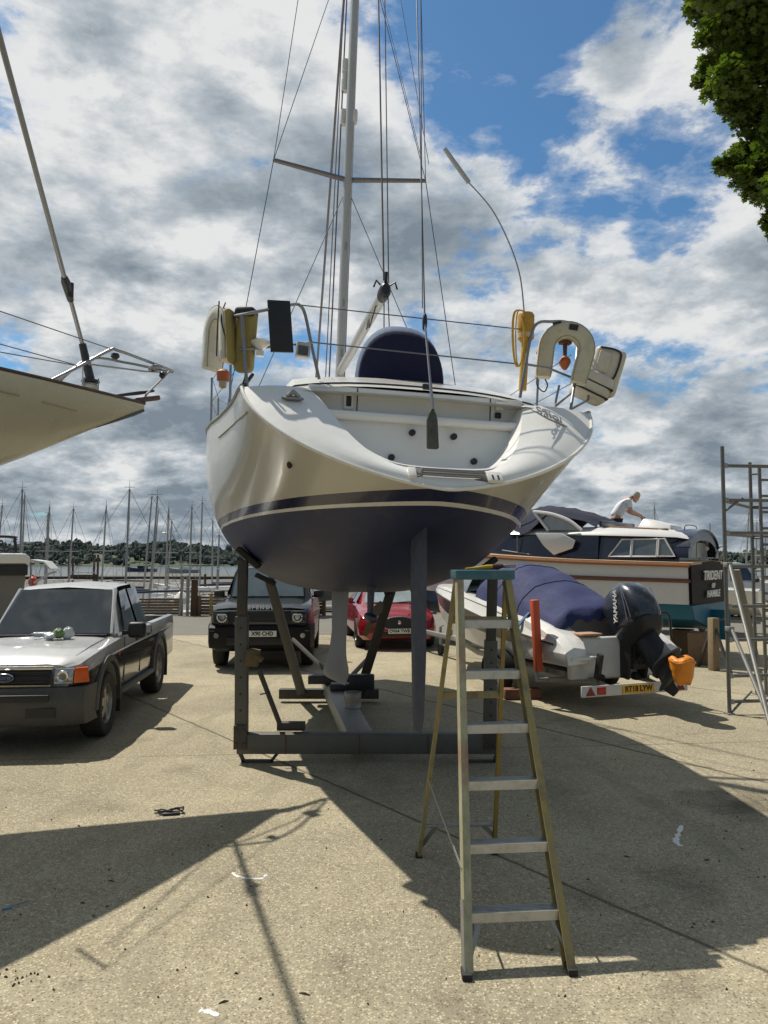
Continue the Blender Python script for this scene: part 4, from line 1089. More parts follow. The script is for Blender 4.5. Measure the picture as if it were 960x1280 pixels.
# local frame: y forward (bow tip at y=3), x starboard, z up
HZ = tipw.z
BW = Matrix.Translation(bow.location) @ Matrix.Rotation(bow.rotation_euler.z, 4, 'Z'); BWi = BW.inverted()
def bl_(px, py, y):
    o = BWi @ V((0,0,HC)); d = BWi.to_3x3() @ ray(px, py); k = (y-o.y)/d.y; return o+d*k
def blx(px, py, x):
    o = BWi @ V((0,0,HC)); d = BWi.to_3x3() @ ray(px, py); k = (x-o.x)/d.x; return o+d*k
rows = []; deckp = []
for s in (0,.06,.15,.3,.5,.8,1.2,1.7,2.3,3.0,3.8,4.6,6.0,8.0):     # distance aft of the tip
    y = 3-s
    B = interp(s, [(0,.015),(.15,.09),(.5,.27),(1.2,.60),(2.3,1.03),(3.8,1.45),(6,1.75),(8,1.85)])
    zd = HZ-.042*s+.003*s*s
    zk = HZ-.05-interp(s, [(0,0),(.5,.25),(1.2,.62),(2.3,1.15),(3.2,1.55),(4.2,1.92),(6,2.15),(8,2.2)])
    n = interp(s, [(0,1.3),(1,1.35),(3,1.7),(8,2.4)])
    half = []
    for k in range(13):
        a = k/12*pi/2
        half.append(V((B*max(cos(a),0)**(2/n), y, zd-(zd-zk)*max(sin(a),0)**(2/n))))
    rows.append([V((-p.x,p.y,p.z)) for p in half]+[p for p in reversed(half[:-1])])
    deckp.append((B, y, zd))
M_bow = pm('ivory_topsides', (.45,.435,.345), .28, var=.05, scale=1, dirt=.1, dirtcol=(.4,.38,.28), coat=.3)
bh = MB().grid(rows).build('hull', M_bow, bow, auto=50)
MB().grid([[V((x*B, y, z+.02*(1-x*x))) for x in (-1,-.5,0,.5,1)] for B, y, z in deckp]).build('deck', M_deck, bow)
for sg in (-1, 1):
    MB().tube([V((sg*B, y, z+.012)) for B, y, z in deckp], .017, 6).build('toe_rail', pm('dark_brown_rail', (.06,.035,.025), .5), bow)
def onh(px, py):
    best = None
    for i in range(200):
        x = .05+i*.008; p = blx(px, py, x); s = 3-p.y
        if s < 0 or s > 7: continue
        B = interp(s, [(q[0], q[1]) for q in [(0,.015),(.15,.09),(.5,.27),(1.2,.60),(2.3,1.03),(3.8,1.45),(6,1.75),(8,1.85)]]); n = interp(s, [(0,1.3),(1,1.35),(3,1.7),(8,2.4)])
        zd = HZ-.042*s+.003*s*s; zk = HZ-.05-interp(s, [(0,0),(.5,.25),(1.2,.62),(2.3,1.15),(3.2,1.55),(4.2,1.92),(6,2.15),(8,2.2)])
        if not zk < p.z < zd: continue
        e = abs((p.x/B)**n+((zd-p.z)/(zd-zk))**n-1)
        if best is None or e < best[0]: best = (e, p)
    return best[1]
for a, b_ in (((0,489),(24,495)),((53,503),(95,514))):
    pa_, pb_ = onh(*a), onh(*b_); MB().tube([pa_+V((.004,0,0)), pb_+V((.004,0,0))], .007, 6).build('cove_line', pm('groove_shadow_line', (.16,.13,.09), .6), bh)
# dark grp guard under the stem and the anchor roller
MB().tube([V((0,3-s,HZ-.06-interp(s,[(0,0),(.5,.23),(1.2,.56)]))) for s in (.0,.12,.3,.5,.62)], [.014,.022,.020,.014,.004], 8).build('stem_guard', pm('grey_stem_guard', (.10,.10,.10), .4), bow)
ar = MB(); ar.bar((0,2.9,HZ+.03), (0,3.17,HZ+.10), .07, .05); 
ar.build('bow_roller', pm('brown_fitting', (.10,.055,.04), .5), bow, bev=.012)
MB().tube([(.0,2.62,HZ+.03),(-.01,2.95,HZ+.12),(-.02,3.12,HZ+.17)], [.012,.02,.012], 8).build('anchor_stock', M_black, bow)
# pulpit
T = V((0.0, 3.30, HZ+.42))
tipr = bl_(213, 464, 3.42)
def prl(pts, r=.0135): MB().tube(pts, r, 8).build('pulpit_rail', M_steel, bow)
sA = blx(61, 477, .26); sT = blx(141, 437, .27)
prl(arc([sA, sA.lerp(sT,.5), sT-V((0,.03,.01)), sT+V((-.01,.05,.005)), blx(175,448,.16), tipr+V((.05,-.05,.005)), tipr+V((-.03,0,0)), V((-.22,2.9,tipr.z)), V((-.28,2.5,sT.z)), V((-.27,2.1,HZ+.02))], 6), .015)
prl([blx(66,479,.24), blx(100,455,.25)], .012)
prl([tipr+V((0,-.01,0)), blx(183,493,.03), V((.01,3.0,HZ+.06))], .012)
prl([blx(110,455,.26), blx(180,464,.10), tipr+V((0,-.03,-.02))], .009)
lt = blx(144, 444, .24)
MB().lathe([(.015,.02),(.035,.015),(.045,-.015),(.02,-.04)], lt, 'z', 12).build('navigation_lamp', M_black, bow)
lt = blx(203, 468, .03); MB().lathe([(.015,.03),(.03,.015),(.035,-.02),(.015,-.045)], lt, 'z', 12).build('navigation_lamp', M_black, bow)
pv = MB(); pv.box(blx(194,460,.02), (.16,.10,.05)); pv.build('anchor_plate', M_steel, bow, bev=.02)
# furler drum, forestay with furling foil
fd = blx(113, 479, .0)
dr = MB(); dr.lathe([(.02,-.12),(.085,-.11),(.09,-.095),(.055,-.085),(.055,.0),(.09,.01),(.085,.03),(.04,.04)], fd, 'z', 18); drum = dr.build('furler_drum', M_black, bow)
MB().lathe([(.058,-.08),(.075,-.06),(.078,-.03),(.06,-.005)], fd, 'z', 16).build('furling_line', pm('pale_rope', (.42,.40,.33), .85, var=.3, scale=40, bump=.4, bscale=90), drum)
for a in range(4):
    x = .095*cos(a*pi/2+.5); y = .095*sin(a*pi/2+.5); MB().tube([fd+V((x,y,-.11)), fd+V((x,y,.04))], .006, 6).build('drum_cage', M_steel, drum)
fu = blx(103, 430, -.02+.0); 
f2 = bl_(0, 48, fu.y-1.55)
f1 = fu+(f2-fu)*.235
MB().tube([fd+V((0,0,.03)), fu], [.045,.036], 10).build('foil_sleeve', M_black, bow)
MB().tube([fu, f1, f1+(f2-f1)*2.6], .021, 10).build('forestay_foil', pm('grey_foil', (.22,.22,.22), .4, .5, var=.1), bow)
MB().tube([f1-(f2-f1)*.04, f1.lerp(f2,.06), f1.lerp(f2,.09)], [.03,.042,.028], 10).box(f1+V((.03,-.0,.02)), (.05,.05,.14)).build('halyard_swivel', M_black, bow, bev=.004)
MB().tube(arc([blx(103,478,.10), blx(104,455,.2)], 2), .006, 6).build('drum_bracket', M_steel, bow)
for (pa_, pb_) in (((141,437),(0,389)),((94,456),(0,430)),((96,457),(0,440))):
    a = blx(*pa_, .26); e_ = blx(*pb_, .98); e_ = a+(e_-a)*1.3; MB().tube([a, e_], .005, 5).build('guard_wire', M_wire, bow)
    if pb_[1] == 389: MB().tube([e_+V((0,0,.02)), V((e_.x+.03, e_.y, HZ-.16))], .0125, 8).build('stanchion', M_steel, bow)
# a steel boat stand keeps it up, out of the picture to the left
st = MB()
for dx, dy in ((-.6,-.4),(.6,-.4),(0,.7)): st.tube([V((0,0,1.5)), V((dx,dy,0.02))], .03, 8)
st.tube([V((0,0,1.4)), V((0,0,2.0))], .04, 8).box((0,0,2.02), (.35,.3,.05))
# ---------------------------------------------------------------- vehicles (front at y=0, y runs back, x to the right of the picture)
def paint(name, col, metal=.0, rough=.28, dirt=.12, dc=(.2,.18,.14)):
    return pm(name, col, rough, metal, var=.06, scale=2.5, dirt=dirt, dirtcol=dc, coat=.7, rvar=.04)
M_tyre = M_rubber
def wheel(par, c, r, w, rimmat, spokes=5, name='wheel', out=1):
    wl = MB().lathe(caps=False, prof=[(r*.62,-w*.42),(r*.80,-w*.5),(r*.95,-w*.48),(r,-w*.36),(r,w*.36),(r*.95,w*.48),(r*.80,w*.5),(r*.62,w*.42)], c=(0,0,0), axis='x', seg=36)
    o = wl.build(name, M_tyre, par); o.location = c
    rm = MB(); f = out*w*.36
    rm.lathe([(r*.64,-out*w*.4),(r*.64,out*w*.40),(r*.60,out*w*.42),(r*.56,out*w*.25),(r*.56,-out*w*.3)], (0,0,0), 'x', 32, 0, False)
    rm.lathe([(r*.05,f-.01*out),(r*.16,f),(r*.17,f-.03*out)], (0,0,0), 'x', 20)
    for k in range(spokes):
        a = 2*pi*k/spokes+.3; d = V((0,cos(a),sin(a))); rm.bar(d*r*.10+V((f-.015*out,0,0)), d*r*.60+V((f-.035*out,0,0)), .10*r/.36, .03, (1,0,0), w2=.075*r/.36)
    rm.build('rim', rimmat, o)
    MB().lathe([(.0,-.01),(r*.58,-.01),(r*.58,.01)], (f*.2,0,0), 'x', 28).build('brake_disc', M_black, o)
    return o
def shell(stations, name, mats, par, mat_of=None, sub=1):
    """stations: (y, [(x, z) ... from bottom centre to top centre]); mirrored left/right and lofted"""
    rows = []
    for y, h in stations:
        half = [V((x, y, z)) for x, z in h]
        rows.append(half+[V((-p.x, p.y, p.z)) for p in reversed(half) if p.x > 1e-4])
    b = MB(); n = len(rows[0]); vs = [p for r in rows for p in r]; nh = len(stations[0][1])
    b.add(vs, [], 0); 
    for i in range(len(rows)-1):
        for j in range(n):
            k = (j+1) % n
            jj = j if j < nh-1 else n-1-j if True else j
            b.f.append((i*n+j, i*n+k, (i+1)*n+k, (i+1)*n+j)); b.m.append(mat_of(i, min(jj, nh-2)) if mat_of else 0)
    b.f.append(tuple(range(n-1,-1,-1))); b.m.append(0); b.f.append(tuple((len(rows)-1)*n+j for j in range(n))); b.m.append(0)
    return b.build(name, mats, par, auto=28)
def pane(pts, par, name='window', mat=None, off=.008, thick=.006, gap=.06):
    """a glass pane over a quad of points, shrunk and set slightly proud"""
    P = [V(p) for p in pts]; c = sum(P, V((0,0,0)))/len(P); n = (P[1]-P[0]).cross(P[-1]-P[0]).normalized()
    if n.dot(c-V((0,c.y+.0,c.z-.6))) < 0: n = -n
    Q = [c+(p-c)*(1-gap)+n*off for p in P]
    return MB().prism(Q, n*thick).build(name, mat or M_glass, par)
def plate(par, c, s, mat=None, yaw=0, w=.52, tsize=.105):
    o = MB().box(c, (w,.012,.112), (0,0,yaw)).build('number_plate', mat or M_plate, par, bev=.004)
    Mx = Matrix.Translation(c) @ Matrix.Rotation(yaw,4,'Z') @ frame(V((0,-.008,0)), V((1,0,0)), V((0,0,1)))
    text(s, tsize, Mx, M_black, o, sx=.92, bold=.003); return o

# ---- two tone pickup
def pickup():
    fw = gp(131, 919); rw = gp(194, 867)
    d = (rw-fw); a = atan2(-d.x, d.y)
    HW = .82
    p0 = V((fw.x, fw.y, 0))-Matrix.Rotation(a,3,'Z') @ V((HW, .86, 0))
    t = empty('pickup_truck', p0, a, 'two tone silver and black double cab pickup truck with an open load bed', 'pickup truck')
    silver = paint('silver_paint', (.47,.47,.46), .35, .32, .15); dark = paint('dark_blue_black_paint', (.020,.022,.028), .25, .22, .3, (.16,.14,.10))
    cladding = pm('grey_cladding', (.07,.07,.066), .6, var=.2, scale=5, dirt=.4, dirtcol=(.12,.10,.07))
    # half sections: bottom centre, sill, lower side, two tone line, shoulder, inner shoulder, roof edge, roof side, roof centre
    def sec(y, zb, ws, zs, zw, wsh, zsh, wr, zr, zc):
        return (y, [(0,zb),(ws-.08,zb),(ws,zs),(ws+.015,zw),(wsh,zsh),(wsh-.05,zsh+.015),(wr,zr),(wr*.75,zr+.018),(0,zc)])
    S = [sec(.05,.50,.62,.60,.72,.62,.905,.56,.925,.94),
         sec(.13,.42,.735,.55,.80,.73,.925,.66,.955,.985),
         sec(.25,.40,.815,.55,.86,.785,.975,.70,.995,1.03),
         sec(.80,.38,.835,.55,.90,.81,1.03,.71,1.05,1.085),
         sec(1.36,.36,.835,.52,.92,.815,1.06,.72,1.085,1.12),
         sec(1.42,.36,.835,.52,.92,.815,1.065,.715,1.10,1.135),
         sec(2.02,.36,.84,.50,.935,.82,1.085,.60,1.655,1.70),
         sec(2.20,.36,.84,.50,.935,.82,1.09,.595,1.70,1.745),
         sec(2.90,.36,.84,.50,.94,.82,1.10,.595,1.715,1.76),
         sec(3.22,.38,.84,.52,.94,.82,1.10,.59,1.69,1.73),
         sec(3.36,.38,.84,.52,.945,.82,1.10,.66,1.14,1.15),]
    def mo(i, j): return 1 if j <= 2 else 0
    body = shell(S, 'body', [silver, dark], t, mo)
    bed = MB()
    for sg in (-1, 1):
        bed.hexa([(sg*.76,3.37,.42),(sg*.84,3.37,.42),(sg*.84,5.0,.50),(sg*.76,5.0,.50),(sg*.76,3.37,1.0),(sg*.845,3.37,.945),(sg*.845,5.0,.97),(sg*.76,5.0,1.0)], 1)
        bed.hexa([(sg*.755,3.37,1.001),(sg*.85,3.37,.947),(sg*.85,5.0,.972),(sg*.755,5.0,1.001),(sg*.745,3.37,1.13),(sg*.83,3.37,1.12),(sg*.83,5.0,1.13),(sg*.745,5.0,1.14)], 0)
    bed.box((0,4.18,.60), (1.5,1.62,.06), mi=1); bed.box((0,4.985,.82), (1.5,.05,.60), mi=1)
    bo = bed.build('load_bed', [silver, dark], t, bev=.012)
    cuts = []
    for y in (.86, 3.87):
        for sg in (-1, 1): cuts.append(cyl_x((sg*.80, y, .39), .455, .34, t, 32))
    cut(body, cuts)
    bm = bmesh.new(); bm.from_mesh(body.data); kill = []
    for f in bm.faces:
        c = f.calc_center_median(); n = f.normal
        if 1.40 < c.y < 2.04 and c.z > 1.13 and abs(c.x) < .66 and abs(n.y) > .3: kill.append(f)
        elif 2.0 < c.y < 2.92 and 1.13 < c.z < 1.68 and abs(n.x) > .6: kill.append(f)
    bmesh.ops.delete(bm, geom=kill, context='FACES'); bm.to_mesh(body.data); bm.free()
    trim = pm('dark_interior', (.035,.034,.033), .8, var=.2)
    MB().hexa([(-.74,1.44,.80),(.74,1.44,.80),(.72,1.90,.80),(-.72,1.90,.80),(-.72,1.46,1.09),(.72,1.46,1.09),(.68,1.86,1.13),(-.68,1.86,1.13)]).build('dashboard', trim, t, bev=.02)
    seatm = pm('seat_fabric', (.075,.075,.08), .9, var=.15)
    for x in (-.37,.37):
        st = MB().box((x,2.62,1.08), (.50,.14,.62), (R(-12),0,0)).box((x,2.35,.80), (.50,.52,.16)).build('seat', seatm, t, bev=.05, bseg=3)
        MB().box((x,2.70,1.47), (.26,.10,.18), (R(-12),0,0)).build('headrest', seatm, st, bev=.04, bseg=3)
    MB().tube([(-.37+.18*cos(q),1.98-.05*sin(q),1.10+.17*sin(q)) for q in [2*pi*k/20 for k in range(20)]], .015, 8, loop=True).build('steering_wheel', M_black, t)
    MB().box((0,3.19,1.06), (1.40,.03,.60)).box((0,2.5,.48), (1.5,2.0,.04)).build('cab_lining', trim, t)
    for sg in (-1, 1):
        MB().bar((sg*.765,2.50,1.10),(sg*.602,2.50,1.66),.10,.03,(1,0,0)).build('door_pillar', M_black, t)
        MB().tube([(sg*.705,1.46,1.115),(sg*.60,2.02,1.665)], .035, 8).build('windscreen_pillar', silver, t)
    cuts = [cyl_x((sg*.80, 3.87, .39), .455, .34, t, 32) for sg in (-1, 1)]; cut(bo, cuts)
    for sg in (-1, 1):
        for y in (.86, 3.87):
            pts = [V((sg*.845, y+.475*cos(R(k)), .40+.465*sin(R(k)))) for k in range(-8, 190, 9)]
            rings = [[p+V((-sg*.045,0,0)), p+V((sg*.03,0,0)), p+V((sg*.02,0,0))+(p-V((sg*.845,y,.40))).normalized()*.075, p+(p-V((sg*.845,y,.40))).normalized()*.08+V((-sg*.045,0,0))] for p in pts]
            MB().loft(rings).build('wheel_arch', cladding, t, auto=50)
            wheel(t, V((sg*.735, y, .372)), .372, .25, pm('alloy_rim', (.36,.35,.32), .4, .6, var=.2, scale=10, dirt=.4), 5, out=sg)
            MB().box((sg*.74, y+.50 if y > 2 else y+.49, .36), (.26,.012,.34)).build('mud_flap', M_rubber, t)
        MB().box((sg*.83, 2.35, .42), (.10, 1.9, .07)).build('side_step', cladding, t, bev=.02)
    # bumper
    bp = MB(); pr = [(-.86,.34),(-.82,.02),(-.6,-.08),(0,-.12),(.6,-.08),(.82,.02),(.86,.34)]
    rings = []
    for x, y in pr:
        rings.append([V((x,y+.05,.30)), V((x,y-.01,.36)), V((x,y-.03,.52)), V((x,y-.03,.60)), V((x,y+.02,.70)), V((x*.93,y+.12,.70)), V((x*.93,y+.12,.30))])
    bump = bp.loft(rings).build('front_bumper', cladding, t, auto=40)
    MB().hexa([(-.56,-.118,.40),(.56,-.118,.40),(.56,-.05,.40),(-.56,-.05,.40),(-.56,-.13,.50),(.56,-.13,.50),(.56,-.05,.50),(-.56,-.05,.50)]).build('lower_grille', M_black, bump)
    MB().box((0,-.15,.61), (1.0,.03,.07)).build('bumper_strip', M_black, bump, bev=.01)
    # grille with chrome surround
    g = MB(); ch = pm('chrome', (.62,.62,.62), .12, 1.0, var=.05)
    gx, g0, g1, gy = .44, .715, .905, -.005
    ol = [V((-gx-.04,gy,g0)), V((gx+.04,gy,g0)), V((gx+.04,gy+.02,g1)), V((-gx-.04,gy+.02,g1))]
    MB().prism(ol, (0,.05,0)).build('grille', M_black, t, bev=.01)
    fr = MB().tube([V((-gx-.04,gy-.01,g0)), V((gx+.04,gy-.01,g0)), V((gx+.05,gy+.012,g1)), V((-gx-.05,gy+.012,g1))], .022, 8, loop=True); fr.build('grille_frame', ch, t)
    for z in (.76,.81,.86): MB().box((0,gy-.004,z), (gx*2,.012,.014)).build('grille_bar', M_black, t)
    bd = MB().lathe([(.0,-.012),(.9,-.012),(1,-.004),(1,.006)], (0,0,0), 'y', 32)
    bo_ = bd.build('badge', pm('badge_blue', (.012,.03,.12), .25, coat=.5), t, M=Matrix.Translation((0,gy-.022,.81)) @ Matrix.Diagonal((.105,1.6,.046,1)))
    rg = MB().tube([V((.10*cos(a),gy-.042,.81+.042*sin(a))) for a in [2*pi*k/28 for k in range(28)]], .006, 6, loop=True); rg.build('badge_rim', ch, bo_)
    text('Ford', .062, frame(V((0,gy-.043,.811)), V((1,0,0)), V((0,0,1))), ch, bo_, shear=.3, sx=1.15)
    for sg in (-1, 1):
        hl = MB().hexa([(sg*.505,-.01,.735),(sg*.69,.020,.735),(sg*.69,.12,.735),(sg*.505,.10,.735),(sg*.505,.005,.895),(sg*.695,.040,.895),(sg*.695,.14,.895),(sg*.505,.12,.895)])
        hlo = hl.build('headlight', M_lamp, t, bev=.008)
        MB().lathe([(.005,.0),(.062,-.02),(.066,-.012)], (sg*.595,.0,.815), 'y', 20).build('reflector', ch, hlo)
        MB().hexa([(sg*.697,.022,.735),(sg*.835,.12,.735),(sg*.80,.26,.735),(sg*.697,.14,.735),(sg*.702,.042,.895),(sg*.815,.135,.895),(sg*.78,.26,.895),(sg*.702,.15,.895)]).build('indicator', M_amber, t, bev=.008)
    # glass
    sc = MB()
    wsx = pm('windscreen_glass', (.03,.04,.04), .02, var=.5, scale=3, spec=1.0, coat=1.0, rvar=.01)
    pane([(-.705,1.43,1.125),(.705,1.43,1.125),(.60,2.0,1.66),(-.60,2.0,1.66)], t, 'windscreen', M_clear, .012, .006, .01)
    for sg in (-1, 1):
        pane([(sg*.785,1.78,1.13),(sg*.785,2.45,1.13),(sg*.613,2.45,1.66),(sg*.625,2.06,1.64)], t, 'side_window', M_clear, .016, .005, .02)
        pane([(sg*.785,2.55,1.13),(sg*.785,3.14,1.13),(sg*.61,3.04,1.66),(sg*.613,2.55,1.66)], t, 'side_window', M_clear, .016, .005, .02)
        mr = MB().box((sg*.99,1.66,1.16), (.22,.12,.20)); mo_ = mr.build('mirror', M_black, t, bev=.04, bseg=3)
        MB().box((sg*.98,1.73,1.16), (.17,.02,.15)).build('mirror_glass', ch, mo_, bev=.01)
        MB().bar((sg*.80,1.68,1.12),(sg*.92,1.67,1.13),.05,.05).build('mirror_arm', M_black, mo_)
        for y in (2.30, 3.02): MB().box((sg*.848, y, .985), (.025,.15,.035)).build('door_handle', M_black, t, bev=.008)
        for y in (1.62,2.50,3.22): MB().box((sg*.845, y, .80), (.008,.008,.56)).build('door_seam', M_black, t)
        MB().tube([(sg*.846,.9,.925),(sg*.853,2.0,.945),(sg*.854,3.3,.955),(sg*.852,4.95,.975)], .007, 6).build('pin_stripe', ch, t)
        MB().lathe([(.0,-.01),(.028,-.008),(.03,.005)], (sg*.845,1.36,.90), 'x', 12).build('side_repeater', M_amber, t)
    for x in (-.45, .1):
        MB().tube([(x,1.45,1.135),(x+.05,1.47,1.165),(x+.48,1.53,1.215)], .010, 6).build('wiper', M_black, t)
    MB().box((0,1.40,1.118), (1.36,.07,.03)).build('scuttle', M_black, t, bev=.006)
    for sg in (-1, 1):
        MB().tube([(sg*.645,.26,1.000),(sg*.67,.80,1.060),(sg*.69,1.36,1.098)], .0045, 6).build('bonnet_seam', pm('grey_seam', (.10,.10,.10), .6), t)
    # litter on the bonnet: a bag and a bottle
    bagp = Matrix.Translation(p0) @ Matrix.Rotation(a,4,'Z')
    q = bagp @ V((.18, 1.12, 1.115))
    cb = empty('crumpled_bag', q, .4, 'crumpled green and white plastic bag lying on the pickup bonnet', 'plastic bag')
    rn = random.Random(5); m1 = MB(); m1.ball((0,0,.055), (.075,.07,.062), 12, 8); m1.v = [tuple(c*rn.uniform(.85,1.12) for c in v) for v in m1.v]
    m1.build('bag', pm('green_plastic', (.16,.26,.10), .5, var=.4, scale=16), cb)
    m2 = MB(); m2.ball((.10,.02,.05), (.07,.06,.075), 12, 8); m2.v = [tuple(c*rn.uniform(.85,1.15) for c in v) for v in m2.v]; m2.build('bag_lining', pm('white_film', (.66,.70,.70), .35, var=.2, scale=14), cb)
    m2 = MB(); m2.ball((-.09,-.01,.03), (.08,.07,.04), 12, 8); m2.v = [tuple(c*rn.uniform(.85,1.15) for c in v) for v in m2.v]; m2.build('bag_lining', MATS['white_film'], cb)
    q = bagp @ V((-.02, 1.15, 1.12))
    bt = empty('water_bottle', q, .3, 'clear plastic bottle with a blue cap lying beside the bag on the pickup bonnet', 'bottle')
    MB().lathe([(.0,-.10),(.03,-.10),(.034,-.08),(.034,.05),(.014,.09),(.014,.11)], (0,0,.034), 'x', 14).build('bottle_body', pm('clear_plastic', (.55,.6,.62), .1, trans=.6), bt)
    MB().lathe([(.0,-.125),(.017,-.125),(.017,-.10)], (0,0,.034), 'x', 12).build('cap', pm('blue_cap', (.03,.09,.30), .4), bt)
pickup()

# ---- generic rounded car
def car(name, label, cat, p0, a, col, L, W, H, zhood, front, whl, tyre_r, plate_s=None, group=None, kind='suv', glassmat=None, platemat=None, detail=True):
    t = empty(name, p0, a, label, cat, group)
    body_m = paint('paint_'+name+str(len(bpy.data.materials)), col, .15, .24, .08)
    hw = W/2
    zb = .30 if kind != 'suv' else .38
    def sec(y, zb_, ws, wsh, zsh, wr, zr, zc, zmid=None):
        zmid = zmid or lerp(zb_, zsh, .55)
        return (y, [(0,zb_),(ws*.88,zb_),(ws,zb_+.10),(max(ws,wsh)+.012,zmid),(wsh,zsh),(wsh-.06,zsh+.02),(wr,zr),(wr*.72,zr+.02),(0,zc)])
    if kind == 'suv':
        S = [sec(.0,.42,hw*.78,hw*.80,zhood-.20,hw*.74,zhood-.17,zhood-.15), sec(.06,.36,hw*.93,hw*.90,zhood-.08,hw*.80,zhood-.05,zhood-.03), sec(.30,.34,hw,hw*.95,zhood-.02,hw*.82,zhood+.01,zhood+.03),
             sec(1.0,.34,hw,hw*.965,zhood+.02,hw*.82,zhood+.045,zhood+.06), sec(1.46,.34,hw,hw*.965,zhood+.05,hw*.80,zhood+.08,zhood+.10), sec(1.96,.34,hw,hw*.965,zhood+.07,hw*.73,H-.10,H-.06),
             sec(2.2,.34,hw,hw*.965,zhood+.08,hw*.73,H-.055,H-.01), sec(3.4,.34,hw,hw*.965,zhood+.10,hw*.73,H-.045,H), sec(4.3,.34,hw,hw*.96,zhood+.10,hw*.72,H-.06,H-.02), sec(4.62,.36,hw*.98,hw*.94,zhood+.06,hw*.70,H-.14,H-.09), sec(L,.45,hw*.93,hw*.90,zhood,hw*.72,zhood+.06,zhood+.08)]
        ax = (.90, 3.92) if L > 4.6 else (.85, 3.5); gl = ((1.46,zhood+.09),(1.96,H-.09))
    else:
        k = L/4.95
        S = [sec(.0,.30,hw*.55,hw*.58,zhood-.30,hw*.5,zhood-.27,zhood-.25), sec(.10*k,.24,hw*.82,hw*.78,zhood-.20,hw*.68,zhood-.15,zhood-.12), sec(.32*k,.22,hw*.96,hw*.90,zhood-.09,hw*.76,zhood-.04,zhood-.01),
             sec(.85*k,.22,hw*.99,hw*.93,zhood-.01,hw*.77,zhood+.03,zhood+.06), sec(1.60*k,.22,hw*.99,hw*.93,zhood+.06,hw*.72,zhood+.10,zhood+.13), sec(2.25*k,.22,hw,hw*.93,zhood+.08,hw*.60,H-.10,H-.06),
             sec(2.6*k,.22,hw,hw*.93,zhood+.09,hw*.60,H-.035,H-.002), sec(3.2*k,.22,hw,hw*.93,zhood+.10,hw*.60,H-.03,H), sec(3.9*k,.22,hw,hw*.94,zhood+.11,hw*.57,H-.12,H-.08), sec(4.5*k,.24,hw*.97,hw*.90,zhood+.12,hw*.66,zhood+.17,zhood+.19), sec(4.8*k,.28,hw*.92,hw*.86,zhood+.10,hw*.7,zhood+.12,zhood+.13), sec(L,.38,hw*.8,hw*.76,zhood-.02,hw*.65,zhood,zhood+.01)]
        ax = (.90*k, 3.82*k); gl = ((1.60*k,zhood+.12),(2.22*k,H-.085))
    body = shell(S, 'body', [body_m], t)
    if detail:
        cut(body, [cyl_x((sg*(hw-.06), y, tyre_r), tyre_r*1.13, .36, t, 26) for y in ax for sg in (-1, 1)])
    rim = pm('dark_alloy_rim', (.10,.10,.10), .35, .7, var=.1)
    for sg in (-1, 1):
        for y in ax: wheel(t, V((sg*(hw-.12), y, tyre_r)), tyre_r, .24, rim, 5, out=sg)
    (y0, z0), (y1, z1) = gl
    wr0, wr1 = S[4][1][6][0], S[5][1][6][0]
    pane([(-wr0,y0+.01,z0),(wr0,y0+.01,z0),(wr1,y1,z1),(-wr1,y1,z1)], t, 'windscreen', glassmat or M_glass, .022, .006, .05)
    for sg in (-1, 1):
        A = S[5][1]; B_ = S[7][1]; C_ = S[8][1]
        z = A[5][1]+.03
        pane([(sg*(A[5][0]-.01),S[5][0]-.25,z),(sg*(B_[5][0]-.01),(S[6][0]+S[7][0])/2,z),(sg*(B_[6][0]+.012),(S[6][0]+S[7][0])/2,B_[6][1]-.04),(sg*(A[6][0]+.02),S[5][0]+.10,A[6][1]-.04)], t, 'side_window', M_glass, .012)
        pane([(sg*(A[5][0]-.01),(S[6][0]+S[7][0])/2+.08,z),(sg*(C_[5][0]-.01),S[8][0]-.05,z),(sg*(C_[6][0]+.012),S[8][0]-.15,C_[6][1]-.04),(sg*(B_[6][0]+.012),(S[6][0]+S[7][0])/2+.08,B_[6][1]-.04)], t, 'side_window', M_glass, .012)
        mo_ = MB().box((sg*(hw+.07),y0+.32,z0+.07), (.22,.13,.16)).build('mirror', body_m if kind != 'suv' else M_black, t, bev=.045, bseg=3)
        MB().bar((sg*(hw-.08),y0+.30,z0+.01),(sg*(hw+.02),y0+.32,z0+.03),.05,.04).build('mirror_arm', M_black, mo_)
    for x in (-.5,.05): MB().tube([(x,y0-.01,z0+.015),(x+.55,y0+.05,z0+.06)], .012, 6).build('wiper', M_black, t)
    return t, body_m, S
cs = pm('suv_windscreen', (.10,.13,.14), .08, var=.4, scale=2.5, spec=.9)
p = gp(334, 832)
suv, sm_, S_ = car('off_road_car', 'black boxy off road car facing us under the yacht, plate X90 CHD', 'car', (p.x-.03, p.y-.75, 0), R(3), (.006,.007,.008), 4.76, 1.94, 1.97, 1.20, None, None, .39, glassmat=cs)
sm_.node_tree.nodes['Principled BSDF'].inputs['Coat Weight'].default_value = .25; sm_.node_tree.nodes['Principled BSDF'].inputs['Specular IOR Level'].default_value = .3
dkg = pm('dark_trim', (.010,.010,.011), .6, var=.1, spec=.25)
MB().box((0,.015,.99), (1.50,.05,.26)).build('grille', M_black, suv, bev=.02)
gb = MB().box((0,-.016,.89), (1.0,.03,.05)).build('grille_bar', pm('satin_grey', (.12,.12,.125), .35, .5), suv, bev=.01)
fb = MB().loft([[V((x,y+.02,.42)), V((x,y-.05,.52)), V((x,y-.05,.80)), V((x,y+.03,.86)), V((x*.95,y+.25,.86)), V((x*.95,y+.25,.42))] for x, y in ((-1.0,.30),(-.94,.04),(-.7,-.02),(0,-.05),(.7,-.02),(.94,.04),(1.0,.30))]).build('front_bumper', dkg, suv, auto=40)
MB().box((0,-.09,.56), (1.2,.04,.14)).build('bumper_intake', M_black, fb, bev=.015)
